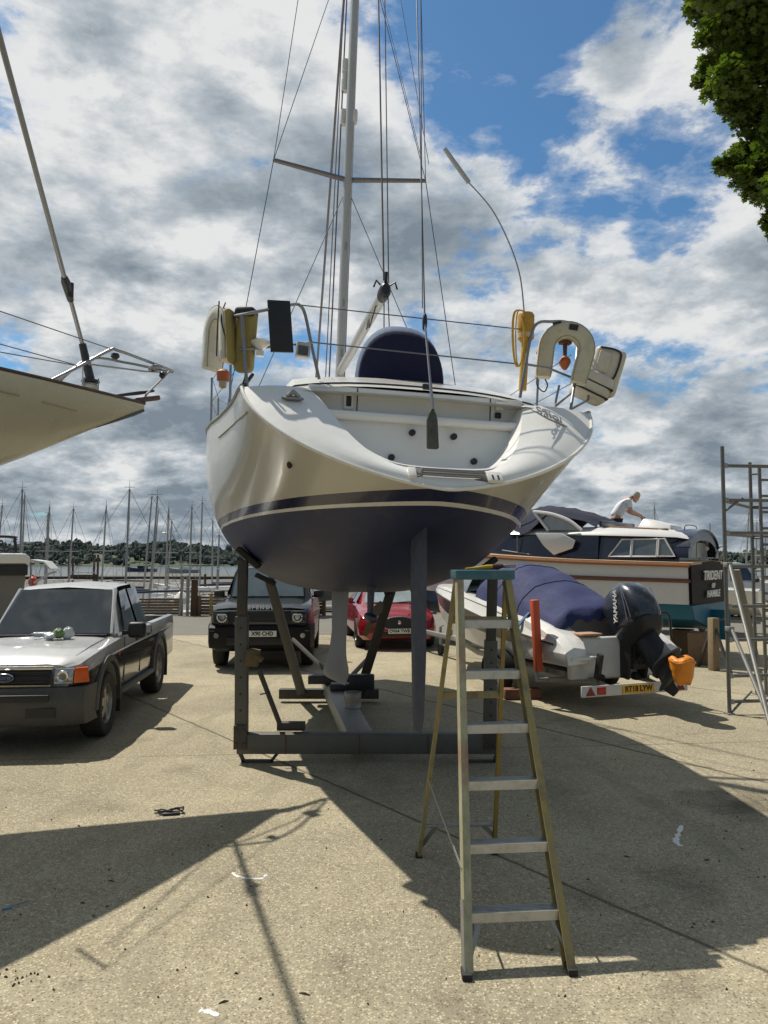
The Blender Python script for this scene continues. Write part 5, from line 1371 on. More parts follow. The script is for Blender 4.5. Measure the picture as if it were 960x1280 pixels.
plate(suv, V((0.06,-.125,.70)), 'X90 CHD')
for sg in (-1, 1):
    h = MB().box((sg*.72,.005,1.0), (.30,.10,.235)).build('headlight', pm('smoked_lamp', (.05,.055,.06), .1, .3), suv, bev=.03)
    MB().tube([V((sg*.70+.085*cos(a),-.055,1.0+.085*sin(a))) for a in [2*pi*k/20 for k in range(20)] if not (a > pi*.25 and a < pi*.75)], .013, 6).build('lamp_ring', pm('lamp_ring_white', (.75,.76,.76), .2), h)
    MB().lathe([(.0,-.06),(.05,-.055),(.06,-.04)], (sg*.70,0,1.0), 'y', 16).build('lens', M_lamp, h)
    f = MB().lathe([(.0,-.02),(.045,-.018),(.05,.0)], (sg*.80,-.06,.66), 'y', 14).build('fog_lamp', M_lamp, suv)
    MB().box((sg*.83,-.02,.745), (.18,.03,.022)).build('bumper_trim', pm('satin_grey', (.12,.12,.125)), suv)
Mh = frame(V((0,.055,1.172)), V((1,0,0)), V((0,.35,1)))
text('D E F E N D E R', .10, Mh, M_plate, suv, sx=1.0, bold=.006)
MB().box((.35,1.62,1.33), (.10,.12,.09)).build('dash_camera', M_black, suv, bev=.02)

p = gp(497, 813)
jag, jm_, S_ = car('hatchback', 'shiny red car with a black oval grille parked behind the yacht, plate OV64 YWB', 'car', (p.x+.04, p.y-.05, 0), R(7), (.30,.012,.022), 4.96, 1.88, 1.47, .86, None, None, .345, kind='saloon', glassmat=pm('light_windscreen', (.30,.36,.37), .08, var=.4, scale=3, spec=.9))
jag.name = 'red_car'
gy = MB().lathe([(.0,-.02),(.92,-.02),(1,0),(1,.04)], (0,0,0), 'y', 28)
gr = gy.build('grille', M_black, jag, M=Matrix.Translation((0,.045,.61)) @ Matrix.Diagonal((.40,3,.155,1)))
MB().tube([V((.405*cos(a),.0,.61+.16*sin(a))) for a in [2*pi*k/30 for k in range(30)]], .012, 6, loop=True).build('grille_frame', pm('chrome', (.6,.6,.6)), gr)
MB().ball((0,-.03,.64), (.045,.02,.05), 12, 8).build('badge', pm('chrome', (.6,.6,.6)), gr)
MB().box((0,.02,.37), (1.15,.10,.12)).build('bumper_intake', M_black, jag, bev=.03)
plate(jag, V((.0,-.035,.445)), 'OV64 YWB')
for sg in (-1, 1):
    h = MB().hexa([(sg*.44,.07,.60),(sg*.80,.24,.62),(sg*.78,.36,.62),(sg*.44,.22,.60),(sg*.46,.09,.70),(sg*.79,.30,.745),(sg*.77,.40,.745),(sg*.46,.25,.70)]).build('headlight', pm('bright_lamp', (.75,.77,.78), .06, .8, var=.3, scale=30), jag, bev=.02)
    MB().hexa([(sg*.52,.09,.33),(sg*.76,.18,.33),(sg*.76,.28,.33),(sg*.52,.2,.33),(sg*.52,.08,.43),(sg*.78,.17,.45),(sg*.78,.28,.45),(sg*.52,.2,.43)]).build('side_intake', M_black, jag, bev=.02)
    MB().tube([(sg*.26,.22,.80),(sg*.34,.9,.895),(sg*.46,1.55,.975)], .02, 8).build('bonnet_crease', jm_, jag)

# ---- small cars in the distance
def far_car(px, py, label, col, a, L=4.3, W=1.8, H=1.5, kind='saloon', name='parked_car'):
    p = gp(px, py)
    c, m_, _ = car(name, label, 'car', p, a, col, L, W, H, .92 if kind == 'saloon' else 1.1, None, None, .33, kind=kind, group='cars parked far across the yard', detail=False)
    for sg in (-1, 1):
        MB().box((sg*W*.36,.13,.66 if kind == 'saloon' else .85), (.30,.16,.12)).build('headlight', M_lamp, c, bev=.02)
    return c
far_car(520, 757, 'small bright red car far off behind the red car with the oval grille', (.42,.012,.012), R(30))
far_car(556, 746, 'dark grey car far away beside the white speedboat bow', (.05,.055,.065), R(25), H=1.55)
far_car(588, 742, 'silver grey car far off, partly behind the stepladder top', (.30,.31,.32), R(80))
# ---- dark flatbed trailer with gear, seen between the black car and the red car
p = gp(404, 771)
tr_ = empty('flatbed_trailer', p, R(62), 'dark flatbed trailer stacked with white tanks, between the black and the red car', 'trailer')
MB().box((0,1.6,.62), (1.6,3.2,.10)).box((.78,1.6,.92), (.05,3.2,.50)).box((-.78,1.6,.92), (.05,3.2,.50)).box((0,.02,.92), (1.6,.05,.5)).build('body', pm('trailer_dark', (.03,.032,.03), .6, var=.3), tr_, bev=.01)
for sg in (-1, 1):
    for y in (1.2, 2.1): wheel(tr_, V((sg*.85,y,.33)), .33, .2, pm('alloy_rim', (.36,.35,.32)), 5, out=sg)
for k in range(4):
    q = p+Matrix.Rotation(R(62),3,'Z') @ V((.3-.25*(k % 2), .55+.55*k, .67))
    o = tag(MB().lathe([(.0,0),(.18,0),(.20,.06),(.20,.50),(.15,.60),(.06,.62),(.06,.68)], (0,0,0), 'z', 16).build('water_tank', pm('tank_white', (.62,.63,.62), .45, var=.1), None), 'white plastic tank standing in the dark flatbed trailer', 'tank', 'white tanks in the flatbed trailer'); o.location = q
# ---------------------------------------------------------------- speedboat on its trailer
th = R(20)
sp0 = V((3.22, 11.0, 0))
SP_M = Matrix.Translation(sp0) @ Matrix.Rotation(th, 4, 'Z'); SPi = SP_M.inverted()
spd = empty('speedboat', sp0, th, 'white speedboat with dark side stripe and navy cover, stern towards us on a trailer', 'speedboat')
def sl_(px, py, y):
    o = SPi @ V((0,0,HC)); d = SPi.to_3x3() @ ray(px, py); k = (y-o.y)/d.y; return o+d*k
def sb(y):
    """half section of the speedboat hull at y: keel .. chine .. rubbing strake .. gunwale"""
    B = interp(y, [(0,.93),(1.5,1.0),(3.0,.98),(4.2,.78),(5.2,.40),(5.75,.03)])
    zc = interp(y, [(0,.60),(2,.62),(3.5,.76),(4.8,1.05),(5.75,1.36)])
    zk = interp(y, [(0,.40),(2,.40),(3.5,.48),(4.6,.72),(5.4,1.10),(5.75,1.34)])
    zs = interp(y, [(0,.90),(1.2,1.02),(2.5,1.22),(4,1.40),(5.75,1.50)])
    zg = interp(y, [(0,.98),(.4,1.10),(1.2,1.22),(2.5,1.42),(4,1.55),(5.75,1.56)])
    return [(0,zk),(B*.45,lerp(zk,zc,.45)),(B*.86,zc),(B*.93,lerp(zc,zs,.5)),(B,zs-.03),(B*1.02,zs),(B*.99,zs+.04),(B*.93,zg-.02),(B*.84,zg)]
YS = [0,.1,.25,.5,.9,1.4,2,2.6,3.2,3.8,4.4,4.9,5.3,5.6,5.75]
rows = []
for y in YS:
    h = [V((x, y, z)) for x, z in sb(y)]
    rows.append(list(reversed([V((-p.x,p.y,p.z)) for p in h[1:]]))+h)
hb = MB(); n = len(rows[0]); hb.grid(rows)
for i, f in enumerate(hb.f):
    r_ = min(v % n for v in f); seg = r_-8 if r_ >= 8 else 7-r_
    hb.m[i] = 1 if seg == 3 and f[0]//n >= 4 else 0
hb.f.append(tuple(range(n))); hb.m.append(0)
M_sp = pm('speedboat_white', (.70,.69,.65), .25, var=.05, scale=1.5, dirt=.2, dirtcol=(.42,.40,.33), coat=.4)
hull2 = hb.build('hull', [M_sp, pm('dark_hull_stripe', (.025,.022,.03), .3)], spd, auto=30)
for sg in (-1, 1):
    MB().tube([V((sg*sb(y)[5][0]*1.005, y, sb(y)[5][1])) for y in YS], .016, 6).build('rubbing_strake', pm('dark_strake', (.04,.035,.035), .5), hull2)
    MB().tube([V((sg*(sb(y)[7][0]+.01), y, sb(y)[7][1]-.02)) for y in YS[4:-1]], .006, 5).build('trim_line', MATS['dark_strake'], hull2)
# deck sides and foredeck, aft sun pad shoulders beside the engine well
dk = []
for y in YS:
    s = sb(y)[8]; inner = .62 if y < 3.9 else 0
    dk.append((y, s[0], s[1]))
MB().grid([[V((x*w_, y, z+.05*(1-x*x)*min(1, w_))) for x in (-1,-.6,-.2,.2,.6,1)] for y, w_, z in dk if y >= 3.2]).build('foredeck', M_sp, spd)
for sg in (-1, 1):
    MB().grid([[V((sg*w_, y, z)), V((sg*(w_-.10), y, z+.015)), V((sg*(w_-.30), y, z-.02)), V((sg*(w_-.32), y, z-.35))] for y, w_, z in dk if y <= 3.3]).build('side_deck', M_sp, spd)
    sh = MB(); rings = []
    for y, z, w1 in ((-.32,.74,.10),(-.28,.88,.20),(-.05,1.02,.27),(.35,1.14,.30),(.8,1.24,.30)):
        rings.append([V((sg*.92,y,.64)), V((sg*.955,y,.80)), V((sg*.92,y,z-.06)), V((sg*.80,y,z)), V((sg*(.92-w1*1.5),y,z-.03)), V((sg*(.90-w1*1.6),y,.66))])
    sh.loft(rings).build('stern_quarter', M_sp, spd, auto=30, bev=.06, bseg=4)
    MB().box((sg*.62,-.12,.73), (.50,.42,.05)).build('bathing_platform', M_sp, spd, bev=.02)
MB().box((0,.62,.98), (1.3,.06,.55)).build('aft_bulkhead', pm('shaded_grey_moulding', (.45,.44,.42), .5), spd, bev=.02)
MB().box((-.42,-.02,1.03), (.34,.28,.03)).build('teak_pad', pm('teak_pad', (.45,.27,.17), .6, var=.2, scale=20), spd, bev=.01)
for x, z in ((-.47,.62),(.50,.60)):
    MB().box((x,-.36,z), (.05,.10,.36), (R(14),0,0)).build('trim_tab', M_black, spd, bev=.006)
# transom under the engine
MB().box((0,-.05,.70), (1.50,.10,.58)).build('transom_board', M_sp, spd, bev=.045, bseg=4)
# windscreen glimpsed at the front of the cover
ws = MB().grid([[V((-.78,3.1,1.46)), V((-.60,3.9,1.53)), V((0,4.15,1.58)), V((.60,3.9,1.53)), V((.78,3.1,1.46))], [V((-.74,2.75,1.86)), V((-.52,3.35,1.92)), V((0,3.5,1.94)), V((.52,3.35,1.92)), V((.74,2.75,1.86))]])
wso = ws.build('windscreen', pm('tinted_screen', (.10,.13,.13), .06, spec=.8), spd, thick=.008)
MB().tube([V((-.74,2.75,1.87)), V((-.52,3.35,1.93)), V((0,3.5,1.95)), V((.52,3.35,1.93)), V((.74,2.75,1.87))], .016, 6).build('screen_frame', M_white, wso)
for x, y in ((-.60,3.9),(.60,3.9),(0,4.15)): MB().tube([V((x,y,1.54)), V((x*.87,y-.58,1.93))], .012, 6).build('screen_pillar', M_white, wso)
# navy cover, sagging between its high front edge and the stern, with a few folds
rn = random.Random(11); rows = []
for i in range(23):
    y = lerp(2.62, .28, i/22); z0 = interp(i/22, [(0,1.93),(.10,2.00),(.35,1.92),(.6,1.72),(.85,1.50),(1,1.36)])
    sgun = sb(max(y,.25))[8]; w0 = sgun[0]-.02
    row = []
    for k in range(25):
        s = -1+k/12; a = abs(s)
        ze = sgun[1]+.02
        zz = lerp(z0, ze, a**3.0)
        if a > .96: zz = ze-.10-.03*sin(i*1.9)
        fold = .014*sin(s*7+i*.55)*(1-a)+.010*sin(i*1.3+s*3.1)+.007*rn.uniform(-1,1)
        x = s*w0*(1.03 if a > .8 else 1.0)
        row.append(V((x, y+(.05*sin(s*9) if i == 22 else 0), zz+fold*(.4 if a > .9 else 1))))
    rows.append(row)
rows.append([V((p.x*.99, p.y-.05, p.z-.16-.03*sin(j*1.7))) for j, p in enumerate(rows[-1])])
MB().grid(rows).build('cover', pm('blue_canvas_cover', (.018,.026,.100), .8, var=.2, scale=2.5, dirt=.2, dirtcol=(.045,.052,.12), bump=.7, bscale=9), spd, auto=80)
for i_ in (6, 13):
    MB().tube([p+V((0,0,.004)) for p in rows[i_]], .007, 5).build('cover_seam', pm('seam_navy', (.012,.014,.05), .9), spd)
for k in range(7):
    y = .5+k*.42; g = sb(y)[8]; MB().box((-g[0]-.012, y, g[1]-.09), (.015,.05,.08)).build('cover_tie', M_plate, spd)
# blue strap over the quarter
q = [V((-.72,.95,1.30)), V((-.93,.88,1.15)), V((-1.03,.86,.98)), V((-.97,.84,.70)), V((-.88,.84,.50))]
MB().loft([[p+V((-.008,-.03,.004)), p+V((-.008,.03,.004)), p+V((.004,.03,-.004)), p+V((.004,-.03,-.004))] for p in arc(q,4)]).build('tie_strap', pm('blue_webbing', (.03,.10,.20), .7), spd)
MB().ball((-1.0,1.0,1.0), (.02,.09,.06), 12, 8).build('hull_emblem', pm('grey_emblem', (.25,.26,.28), .5), hull2)

# outboard, tilted up: built upright about its pivot, then tipped
ob = empty('outboard_motor', SP_M @ V((.24,-.30,1.02)), th, 'dark blue grey outboard engine tilted up on the speedboat stern, YAMAHA on its cowl', 'outboard motor')
TI = Matrix.Rotation(R(-41), 4, 'X')   # tips the leg towards us (-y)
M_cowl = pm('cowl_grey_blue', (.030,.038,.052), .28, .3, var=.1, scale=3, coat=.5)
M_leg = pm('leg_grey_blue', (.035,.043,.055), .4, .2, var=.2, scale=6, dirt=.2)
def csec(z, cy, hx, hy, e=.6):
    return [V((hx*abs(cos(a))**e*(1 if cos(a) >= 0 else -1), cy+hy*abs(sin(a))**e*(1 if sin(a) >= 0 else -1), z)) for a in [2*pi*k/28 for k in range(28)]]
cw = MB().loft([csec(.02,-.08,.20,.33), csec(.08,-.09,.235,.37), csec(.25,-.10,.25,.40), csec(.45,-.09,.245,.39), csec(.60,-.06,.225,.35), csec(.70,-.02,.18,.28), csec(.735,.0,.10,.17)])
cowl = cw.build('cowl', M_cowl, ob, M=TI, auto=50)
MB().loft([csec(-.14,-.06,.17,.26), csec(-.06,-.07,.215,.33), csec(.015,-.08,.235,.37), csec(.02,-.08,.20,.33)]).build('lower_cowl', M_black, ob, M=TI, auto=50)
for sg in (-1, 1):
    Mt = TI @ frame(V((sg*.256,-.20 if sg < 0 else -.02,.42)), V((0,-1,.42)) if sg < 0 else V((0,1,.42)), V((0,.42,1)))
    text('YAMAHA', .115, TI @ frame(V((sg*.252,-.12,.40)), V((0,sg*.80,.6*(1 if sg > 0 else 1)*(1 if sg>0 else 1))) if sg > 0 else V((0,-.62,.78)), V((0,.6,.8)) if sg > 0 else V((0,.78,.62))), M_plate, cowl, shear=.15, sx=1.0, bold=.002, ext=.004)
    for k in range(2):
        MB().tube([V((sg*.248,-.20-.09*k,.10)), V((sg*.258,-.30-.06*k,.30)), V((sg*.250,-.38-.02*k,.52))], .007-.002*k, 6).build('cowl_stripe', pm('silver_stripe', (.45,.46,.48), .35, .6), cowl, M=TI)
text('F150', .09, TI @ frame(V((0,-.33,.655)), V((1,0,0)), V((0,.55,.5))), M_plate, cowl, ext=.004, shear=.1)
leg = MB(); 
def ls(z, y0, y1, hx): return [V((hx*sin(pi*k/9)*1, lerp(y0,y1,k/9), z)) for k in range(10)]+[V((-hx*sin(pi*k/9), lerp(y0,y1,k/9), z)) for k in range(8,0,-1)]
leg.loft([ls(-.10,.20,-.32,.13), ls(-.30,.16,-.34,.105), ls(-.50,.12,-.38,.085), ls(-.58,.11,-.42,.08)])
lo = leg.build('leg', M_leg, ob, M=TI, auto=50)
MB().loft([ls(-.585,.13,-.56,.17), ls(-.605,.13,-.56,.17)]).build('cavitation_plate', M_leg, lo, M=TI)
MB().loft([ls(-.605,.06,-.40,.055), ls(-.80,.05,-.34,.045)]).build('lower_leg', M_leg, lo, M=TI)
MB().lathe([(.01,-.46),(.05,-.42),(.065,-.25),(.06,-.05),(.03,.10),(.005,.16)], (0,0,-.80), 'y', 16).build('gear_housing', M_leg, lo, M=TI)
MB().loft([ls(-.84,.08,-.16,.012), ls(-1.0,-.02,-.16,.008)]).build('skeg', M_leg, lo, M=TI)
for k in range(3):
    a = 2*pi*k/3+.5; d = V((cos(a),0,sin(a))); e = V((-sin(a),.5,cos(a)))
    MB().loft([[V((0,-.40,-.80))+d*r+e*w1, V((0,-.40,-.80))+d*r-e*w1, V((0,-.395,-.80))+d*r-e*w1*.9, V((0,-.395,-.80))+d*r+e*w1*.9] for r, w1 in ((.04,.03),(.12,.075),(.17,.05))]).build('propeller_blade', M_black, lo, M=TI)
# bracket
br = MB()
for sg in (-1, 1): br.prism([V((sg*.12,.22,.10)), V((sg*.12,.26,-.05)), V((sg*.12,.20,-.60)), V((sg*.12,.05,-.62)), V((sg*.12,-.02,-.30)), V((sg*.12,.0,.08))], (sg*.05,0,0))
br.tube([V((0,.06,-.45)), V((0,-.16,-.22))], .035, 10).tube([V((.07,.05,-.42)), V((.07,-.12,-.2))], .022, 8).tube([V((-.2,.05,.03)), V((.2,.05,.03))], .035, 10).box((0,.05,-.25), (.22,.12,.45))
br.build('clamp_bracket', M_black, ob, bev=.012)
for x0 in (-.1,.06,.12): MB().tube(arc([V((x0,.02,-.02)), V((x0+.08,-.10,-.16)), V((x0+.02,-.08,-.34)), V((x0-.03,.05,-.42))], 5), .014, 8).build('hose', M_rubber, ob)
# orange bag over the propeller
bq = SP_M @ V((.12,-.28,1.05))
bc = V((0,0,0)); tipw2 = bq+(Matrix.Rotation(th,3,'Z') @ (TI.to_3x3() @ V((0,-.36,-.80))))
ob2 = empty('propeller_bag', tipw2, th, 'crumpled bright orange bag tied over the outboard propeller', 'bag')
rn = random.Random(4); rings = []
for z, r in ((-.18,.08),(-.17,.10),(-.09,.125),(.02,.145),(.09,.155),(.12,.155),(.145,.135)):
    rings.append([V((r*(1+.07*sin(5*a+z*20)+rn.uniform(-.09,.09))*cos(a), r*(1+.07*sin(4*a+2+z*14))*sin(a), z+.02*sin(3*a)+rn.uniform(-.01,.01))) for a in [2*pi*k/30 for k in range(30)]])
bg_ = MB().loft(rings).build('bag', pm('orange_film', (.72,.24,.015), .4, var=.22, scale=9, bump=1.0, bscale=16), ob2, M=Matrix.Translation((.10,-.10,-.02)), auto=60)
MB().tube([V((.157*cos(a)+.10,.157*sin(a)-.10,.085+.02*sin(3*a))) for a in [2*pi*k/30 for k in range(30)]], .012, 6, loop=True).build('drawstring', pm('orange_film', (.7,.24,.02)), bg_)

# ---- boat trailer
tr = empty('boat_trailer', sp0, th, 'galvanised boat trailer under the speedboat with a white light board and yellow plate', 'boat trailer')
fr = MB()
for sg in (-1, 1):
    fr.bar((sg*.42,-.25,.40),(sg*.46,3.2,.42),.06,.09); fr.bar((sg*.46,3.2,.42),(0,5.2,.48),.06,.09)
for y in (.3,1.8,3.0): fr.bar((-.85 if y < 2.5 else -.45,y,.37),(.85 if y < 2.5 else .45,y,.37),.06,.06)
fr.bar((0,3.0,.46),(0,6.9,.47),.08,.09)
fr.build('frame', M_galv, tr, bev=.004)
for sg in (-1, 1):
    for y in (1.5,):
        wheel(tr, V((sg*.98,y,.30)), .30, .18, pm('alloy_rim', (.36,.35,.32)), 5, out=sg)
        MB().loft([[V((sg*.88,y+.38*cos(a),.30+.36*sin(a))), V((sg*1.09,y+.38*cos(a),.30+.36*sin(a))), V((sg*1.09,y+.40*cos(a),.30+.38*sin(a))), V((sg*.88,y+.40*cos(a),.30+.38*sin(a)))] for a in [pi*k/12 for k in range(13)]]).build('mudguard', M_black, tr)
    for y in (.25,.8,2.4):
        MB().bar((sg*.55,y,.40),(sg*.62,y,.55),.05,.05).build('bunk_bracket', M_galv, tr)
    MB().bar((sg*.62,.0,.52),(sg*.60,2.6,.55),.09,.05).build('bunk', M_rubber, tr, bev=.01)
    for y in (-.15,.45,1.0): MB().lathe([(.0,-.05),(.05,-.05),(.06,0),(.05,.05),(.0,.05)], (sg*.30,y,.43), 'x', 14).build('roller', M_rubber, tr)
MB().tube([(-.85,.30,.38),(-1.02,.30,.38),(-1.02,.30,.52)], .03, 8).build('guide_bracket', M_galv, tr)
gp_ = MB().box((0,0,.50), (.10,.10,1.0), (0,R(-3),0)); gp_.build('guide_post', M_red, tr, M=Matrix.Translation((-1.03,.30,.50)), bev=.012)
MB().tube([(1.02,.30,.38),(1.02,.30,.9)], .03, 8).build('guide_bracket', M_galv, tr)
wp = MB(); wp.bar((0,5.4,.5),(0,5.2,1.15),.07,.07).box((0,5.25,1.12), (.16,.22,.16)); wp.build('winch_post', M_galv, tr, bev=.01)
MB().bar((.0,5.3,1.1),(0,5.65,1.40),.03,.02).build('winch_strap', M_cord, tr)
jw = MB().tube([(.14,6.2,.12),(.14,6.2,.62)], .03, 10).tube([(.14,6.2,.62),(.24,6.25,.64)], .012, 6); jk = jw.build('jockey_stand', M_galv, tr)
MB().lathe([(.0,-.03),(.11,-.035),(.12,0),(.11,.035),(.0,.03)], (.14,6.2,.12), 'x', 18).build('jockey_wheel', M_rubber, jk)
ht = MB(); ht.tube([(0,6.9,.48),(0,7.15,.50)], .035, 10).box((0,7.18,.50), (.09,.16,.09)).tube([(0,7.08,.54),(0,7.16,.62),(0,7.26,.60)], .014, 8); ht.build('hitch', M_galv, tr, bev=.01)
lbz = .33
lbd = MB().box((0,-.52,lbz), (1.72,.03,.145)).build('light_board', pm('board_white', (.62,.61,.57), .45, var=.08, dirt=.3, dirtcol=(.3,.28,.22)), tr, bev=.006)
for sg in (-1, 1):
    tri = [V((sg*.80,-.54,lbz-.055)), V((sg*.66,-.54,lbz-.055)), V((sg*.73,-.54,lbz+.06))]
    MB().prism(tri, (0,-.012,0)).build('reflector', pm('dark_red', (.22,.015,.012), .3), lbd)
    MB().box((sg*.56,-.54,lbz), (.13,.03,.10)).build('tail_lamp', M_redlens, lbd, bev=.008)
pl = plate(tr, V((.03,-.541,lbz+.0)), 'RT18 LYW', M_platey)
MB().bar((-.4,-.25,.40),(-.4,-.51,.36),.04,.04).bar((.4,-.25,.40),(.4,-.51,.36),.04,.04).build('board_arm', M_galv, tr)
MB().box((1.02,-.10,.36), (.30,.10,.06)).build('step_plate', M_galv, tr, bev=.006)
MB().tube(arc([V((.62,.2,1.12)), V((.64,-.18,1.30)), V((.80,-.25,1.28)), V((.88,-.2,.95))], 5), .018, 8).build('boarding_rail', M_black, spd)

# ---------------------------------------------------------------- motor cruiser on blocks
cA = V((6.02, 15.2, 0))
cth = atan2(.785, .619)          # boat's forward (+y) points left and away
cz = empty('motor_cruiser', cA, cth, 'classic motor cruiser with white and teal hull and dark transom lettered TRIDENT OF HAMBLE', 'motor cruiser')
CRM = Matrix.Translation(cA) @ Matrix.Rotation(cth, 4, 'Z'); CRi = CRM.inverted()
# x: 0 at the near (port) side of the transom .. 2.8 at the far side; y forward
BW_ = 2.8
def cr(px, py, x):
    o = CRi @ V((0,0,HC)); d = CRi.to_3x3() @ ray(px, py); k = (x-o.x)/d.x; return o+d*k
def cry(px, py, y):
    o = CRi @ V((0,0,HC)); d = CRi.to_3x3() @ ray(px, py); k = (y-o.y)/d.y; return o+d*k
def ch(y):
    hw = interp(y, [(0,1.34),(2,1.48),(4.5,1.50),(6.5,1.25),(8.2,.66),(9.3,.03)])
    zs = interp(y, [(0,2.0),(3,2.10),(6,2.32),(9.3,2.75)])
    zw = interp(y, [(0,1.18),(4,1.22),(9.3,1.45)])
    zk = interp(y, [(0,.62),(4,.55),(7,.68),(8.6,1.05),(9.3,1.5)])
    zc = interp(y, [(0,.88),(4,.86),(9.3,1.3)])
    return hw, zs, zw, zk, zc
YC = [0,.05,.6,1.4,2.4,3.4,4.4,5.4,6.3,7.1,7.8,8.4,8.9,9.3]
rows = []
for y in YC:
    hw, zs, zw, zk, zc = ch(y)
    pr = [(hw,zs),(hw*.985,lerp(zs,zw,.38)),(hw*.98,lerp(zs,zw,.48)),(hw*.97,zw),(hw*.94,zw-.03),(hw*.86,zc),(hw*.4,lerp(zc,zk,.6)),(.0,zk)]
    row = [V((1.4-x,y,z)) for x, z in pr]+[V((1.4+x,y,z)) for x, z in reversed(pr[:-1])]
    rows.append(row)
hb = MB().grid(rows); n = len(rows[0])
for i, f in enumerate(hb.f):
    r_ = min(v % n for v in f); r_ = r_ if r_ <= 6 else 13-r_
    hb.m[i] = {0:0,1:2,2:0}.get(r_, 1)
M_crw = pm('cruiser_white', (.66,.65,.62), .3, var=.05, dirt=.12, dirtcol=(.45,.42,.36)); M_teal = pm('teal_antifoul', (.008,.13,.215), .5, var=.2, scale=2, dirt=.25, dirtcol=(.02,.07,.11)); M_mah = pm('mahogany', (.16,.05,.025), .35, var=.2)
hull3 = hb.build('hull', [M_crw, M_teal, M_mah], cz, auto=35)
# transom
hw, zs, zw, zk, zc = ch(0)
trn = MB().prism([V((1.4-hw+.01,-.02,zw)), V((1.4-hw-.0,-.02,zs)), V((1.4,-.06,zs+.05)), V((1.4+hw,-.02,zs)), V((1.4+hw-.01,-.02,zw)), V((1.4,-.04,zw-.02))], (0,.06,0)).build('transom', pm('black_transom', (.006,.005,.005), .55, spec=.12), cz)
MB().prism([V((1.4-hw*.97,-.012,zw-.02)), V((1.4+hw*.97,-.012,zw-.02)), V((1.4+hw*.85,-.012,zc)), V((1.4,-.012,zk)), V((1.4-hw*.85,-.012,zc))], (0,.05,0)).build('lower_transom', M_teal, cz)
M_gold = pm('silver_lettering', (.80,.80,.78), .5)
for s, size, z, sx in (('TRIDENT', .27, 1.74, 1.22), ('OF', .13, 1.53, 1.3), ('HAMBLE', .20, 1.36, 1.25)):
    text(s, size, frame(V((1.36,-.075,z)), V((1,0,0)), V((0,0,1))), M_gold, trn, shear=.18, sx=sx, ext=.01, bold=.004)
# deck edge, rubbing strakes
M_teak = pm('pale_teak', (.46,.31,.18), .6, var=.2, scale=5)
MB().grid([[V((1.4-ch(y)[0]-.05, y-.03 if y == 0 else y, ch(y)[1]+.01)), V((1.4,y-.05 if y == 0 else y,ch(y)[1]+.06)), V((1.4+ch(y)[0]+.05, y-.03 if y == 0 else y, ch(y)[1]+.01))] for y in YC]).build('deck', M_teak, cz, thick=.05)
for sg in (-1, 1):
    MB().tube([V((1.4+sg*(ch(y)[0]+.04), y, ch(y)[1]-.045)) for y in YC], .038, 8).build('rubbing_strake', M_varnish, cz)
    MB().tube([V((1.4+sg*(ch(y)[0]*.985+.01), y, lerp(ch(y)[1],ch(y)[2],.43))) for y in YC], .035, 8).build('hull_strake', M_mah, cz)
# superstructure: aft cabin with saloon windows, raised wheelhouse forward under a navy hood
def cabin(secs, name, mat, **k):
    rings = []
    for y, hw, z0, hw1, z1, zc in secs:
        rings.append([V((1.4-hw,y,z0)), V((1.4-hw1,y,z1)), V((1.4-hw1*.86,y,lerp(z1,zc,.7))), V((1.4-hw1*.4,y,zc-.01)), V((1.4,y,zc)), V((1.4+hw1*.4,y,zc-.01)), V((1.4+hw1*.86,y,lerp(z1,zc,.7))), V((1.4+hw1,y,z1)), V((1.4+hw,y,z0))])
    return MB().loft(rings).build(name, mat, cz, auto=30, **k)
M_navyp = pm('navy_cabin_paint', (.010,.014,.035), .25, coat=.5)
cb1 = cabin([(.30,1.06,2.02,.92,2.50,2.56),(.6,1.14,2.04,1.02,2.56,2.66),(1.9,1.2,2.08,1.06,2.62,2.74),(1.95,1.2,2.08,1.06,2.62,2.74)], 'aft_cabin', M_navyp)
cb2 = cabin([(1.96,1.22,2.08,1.14,2.64,2.76),(4.6,1.14,2.2,1.05,2.70,2.80),(6.0,.9,2.4,.80,2.72,2.80)], 'fore_cabin', M_navyp)
cabin([(.14,.95,2.49,.92,2.505,2.55),(.35,1.02,2.53,1.0,2.55,2.66),(.8,1.12,2.55,1.10,2.59,2.74),(2.0,1.18,2.60,1.16,2.65,2.82),(4.6,1.14,2.68,1.10,2.72,2.84),(6.1,.86,2.70,.82,2.73,2.81)], 'coachroof', M_crw)
# dark rim of the after end of the roof
ov = [V((1.4-1.10*cos(a), .10, 2.10+.60*sin(a)**.8)) for a in [pi*k/24 for k in range(25)]]; iv = [V((1.4-.90*cos(a), .10, 2.12+.36*sin(a)**.7)) for a in [pi*k/24 for k in range(25)]]
MB().loft([[o_, i_, i_+V((0,.40,.0)), o_+V((0,.40,.03))] for o_, i_ in zip(ov, iv)]).build('aft_visor', M_navyp, cz, auto=40)
MB().grid([[V((p.x, p.y-.03, p.z+.02)) for p in ov[2:-2]], [V((p.x, .30, p.z+.035)) for p in ov[2:-2]], [V((p.x*.98+.03, .55, p.z+.04)) for p in ov[2:-2]]]).build('roof_edge', M_navyp, cz, thick=.03)
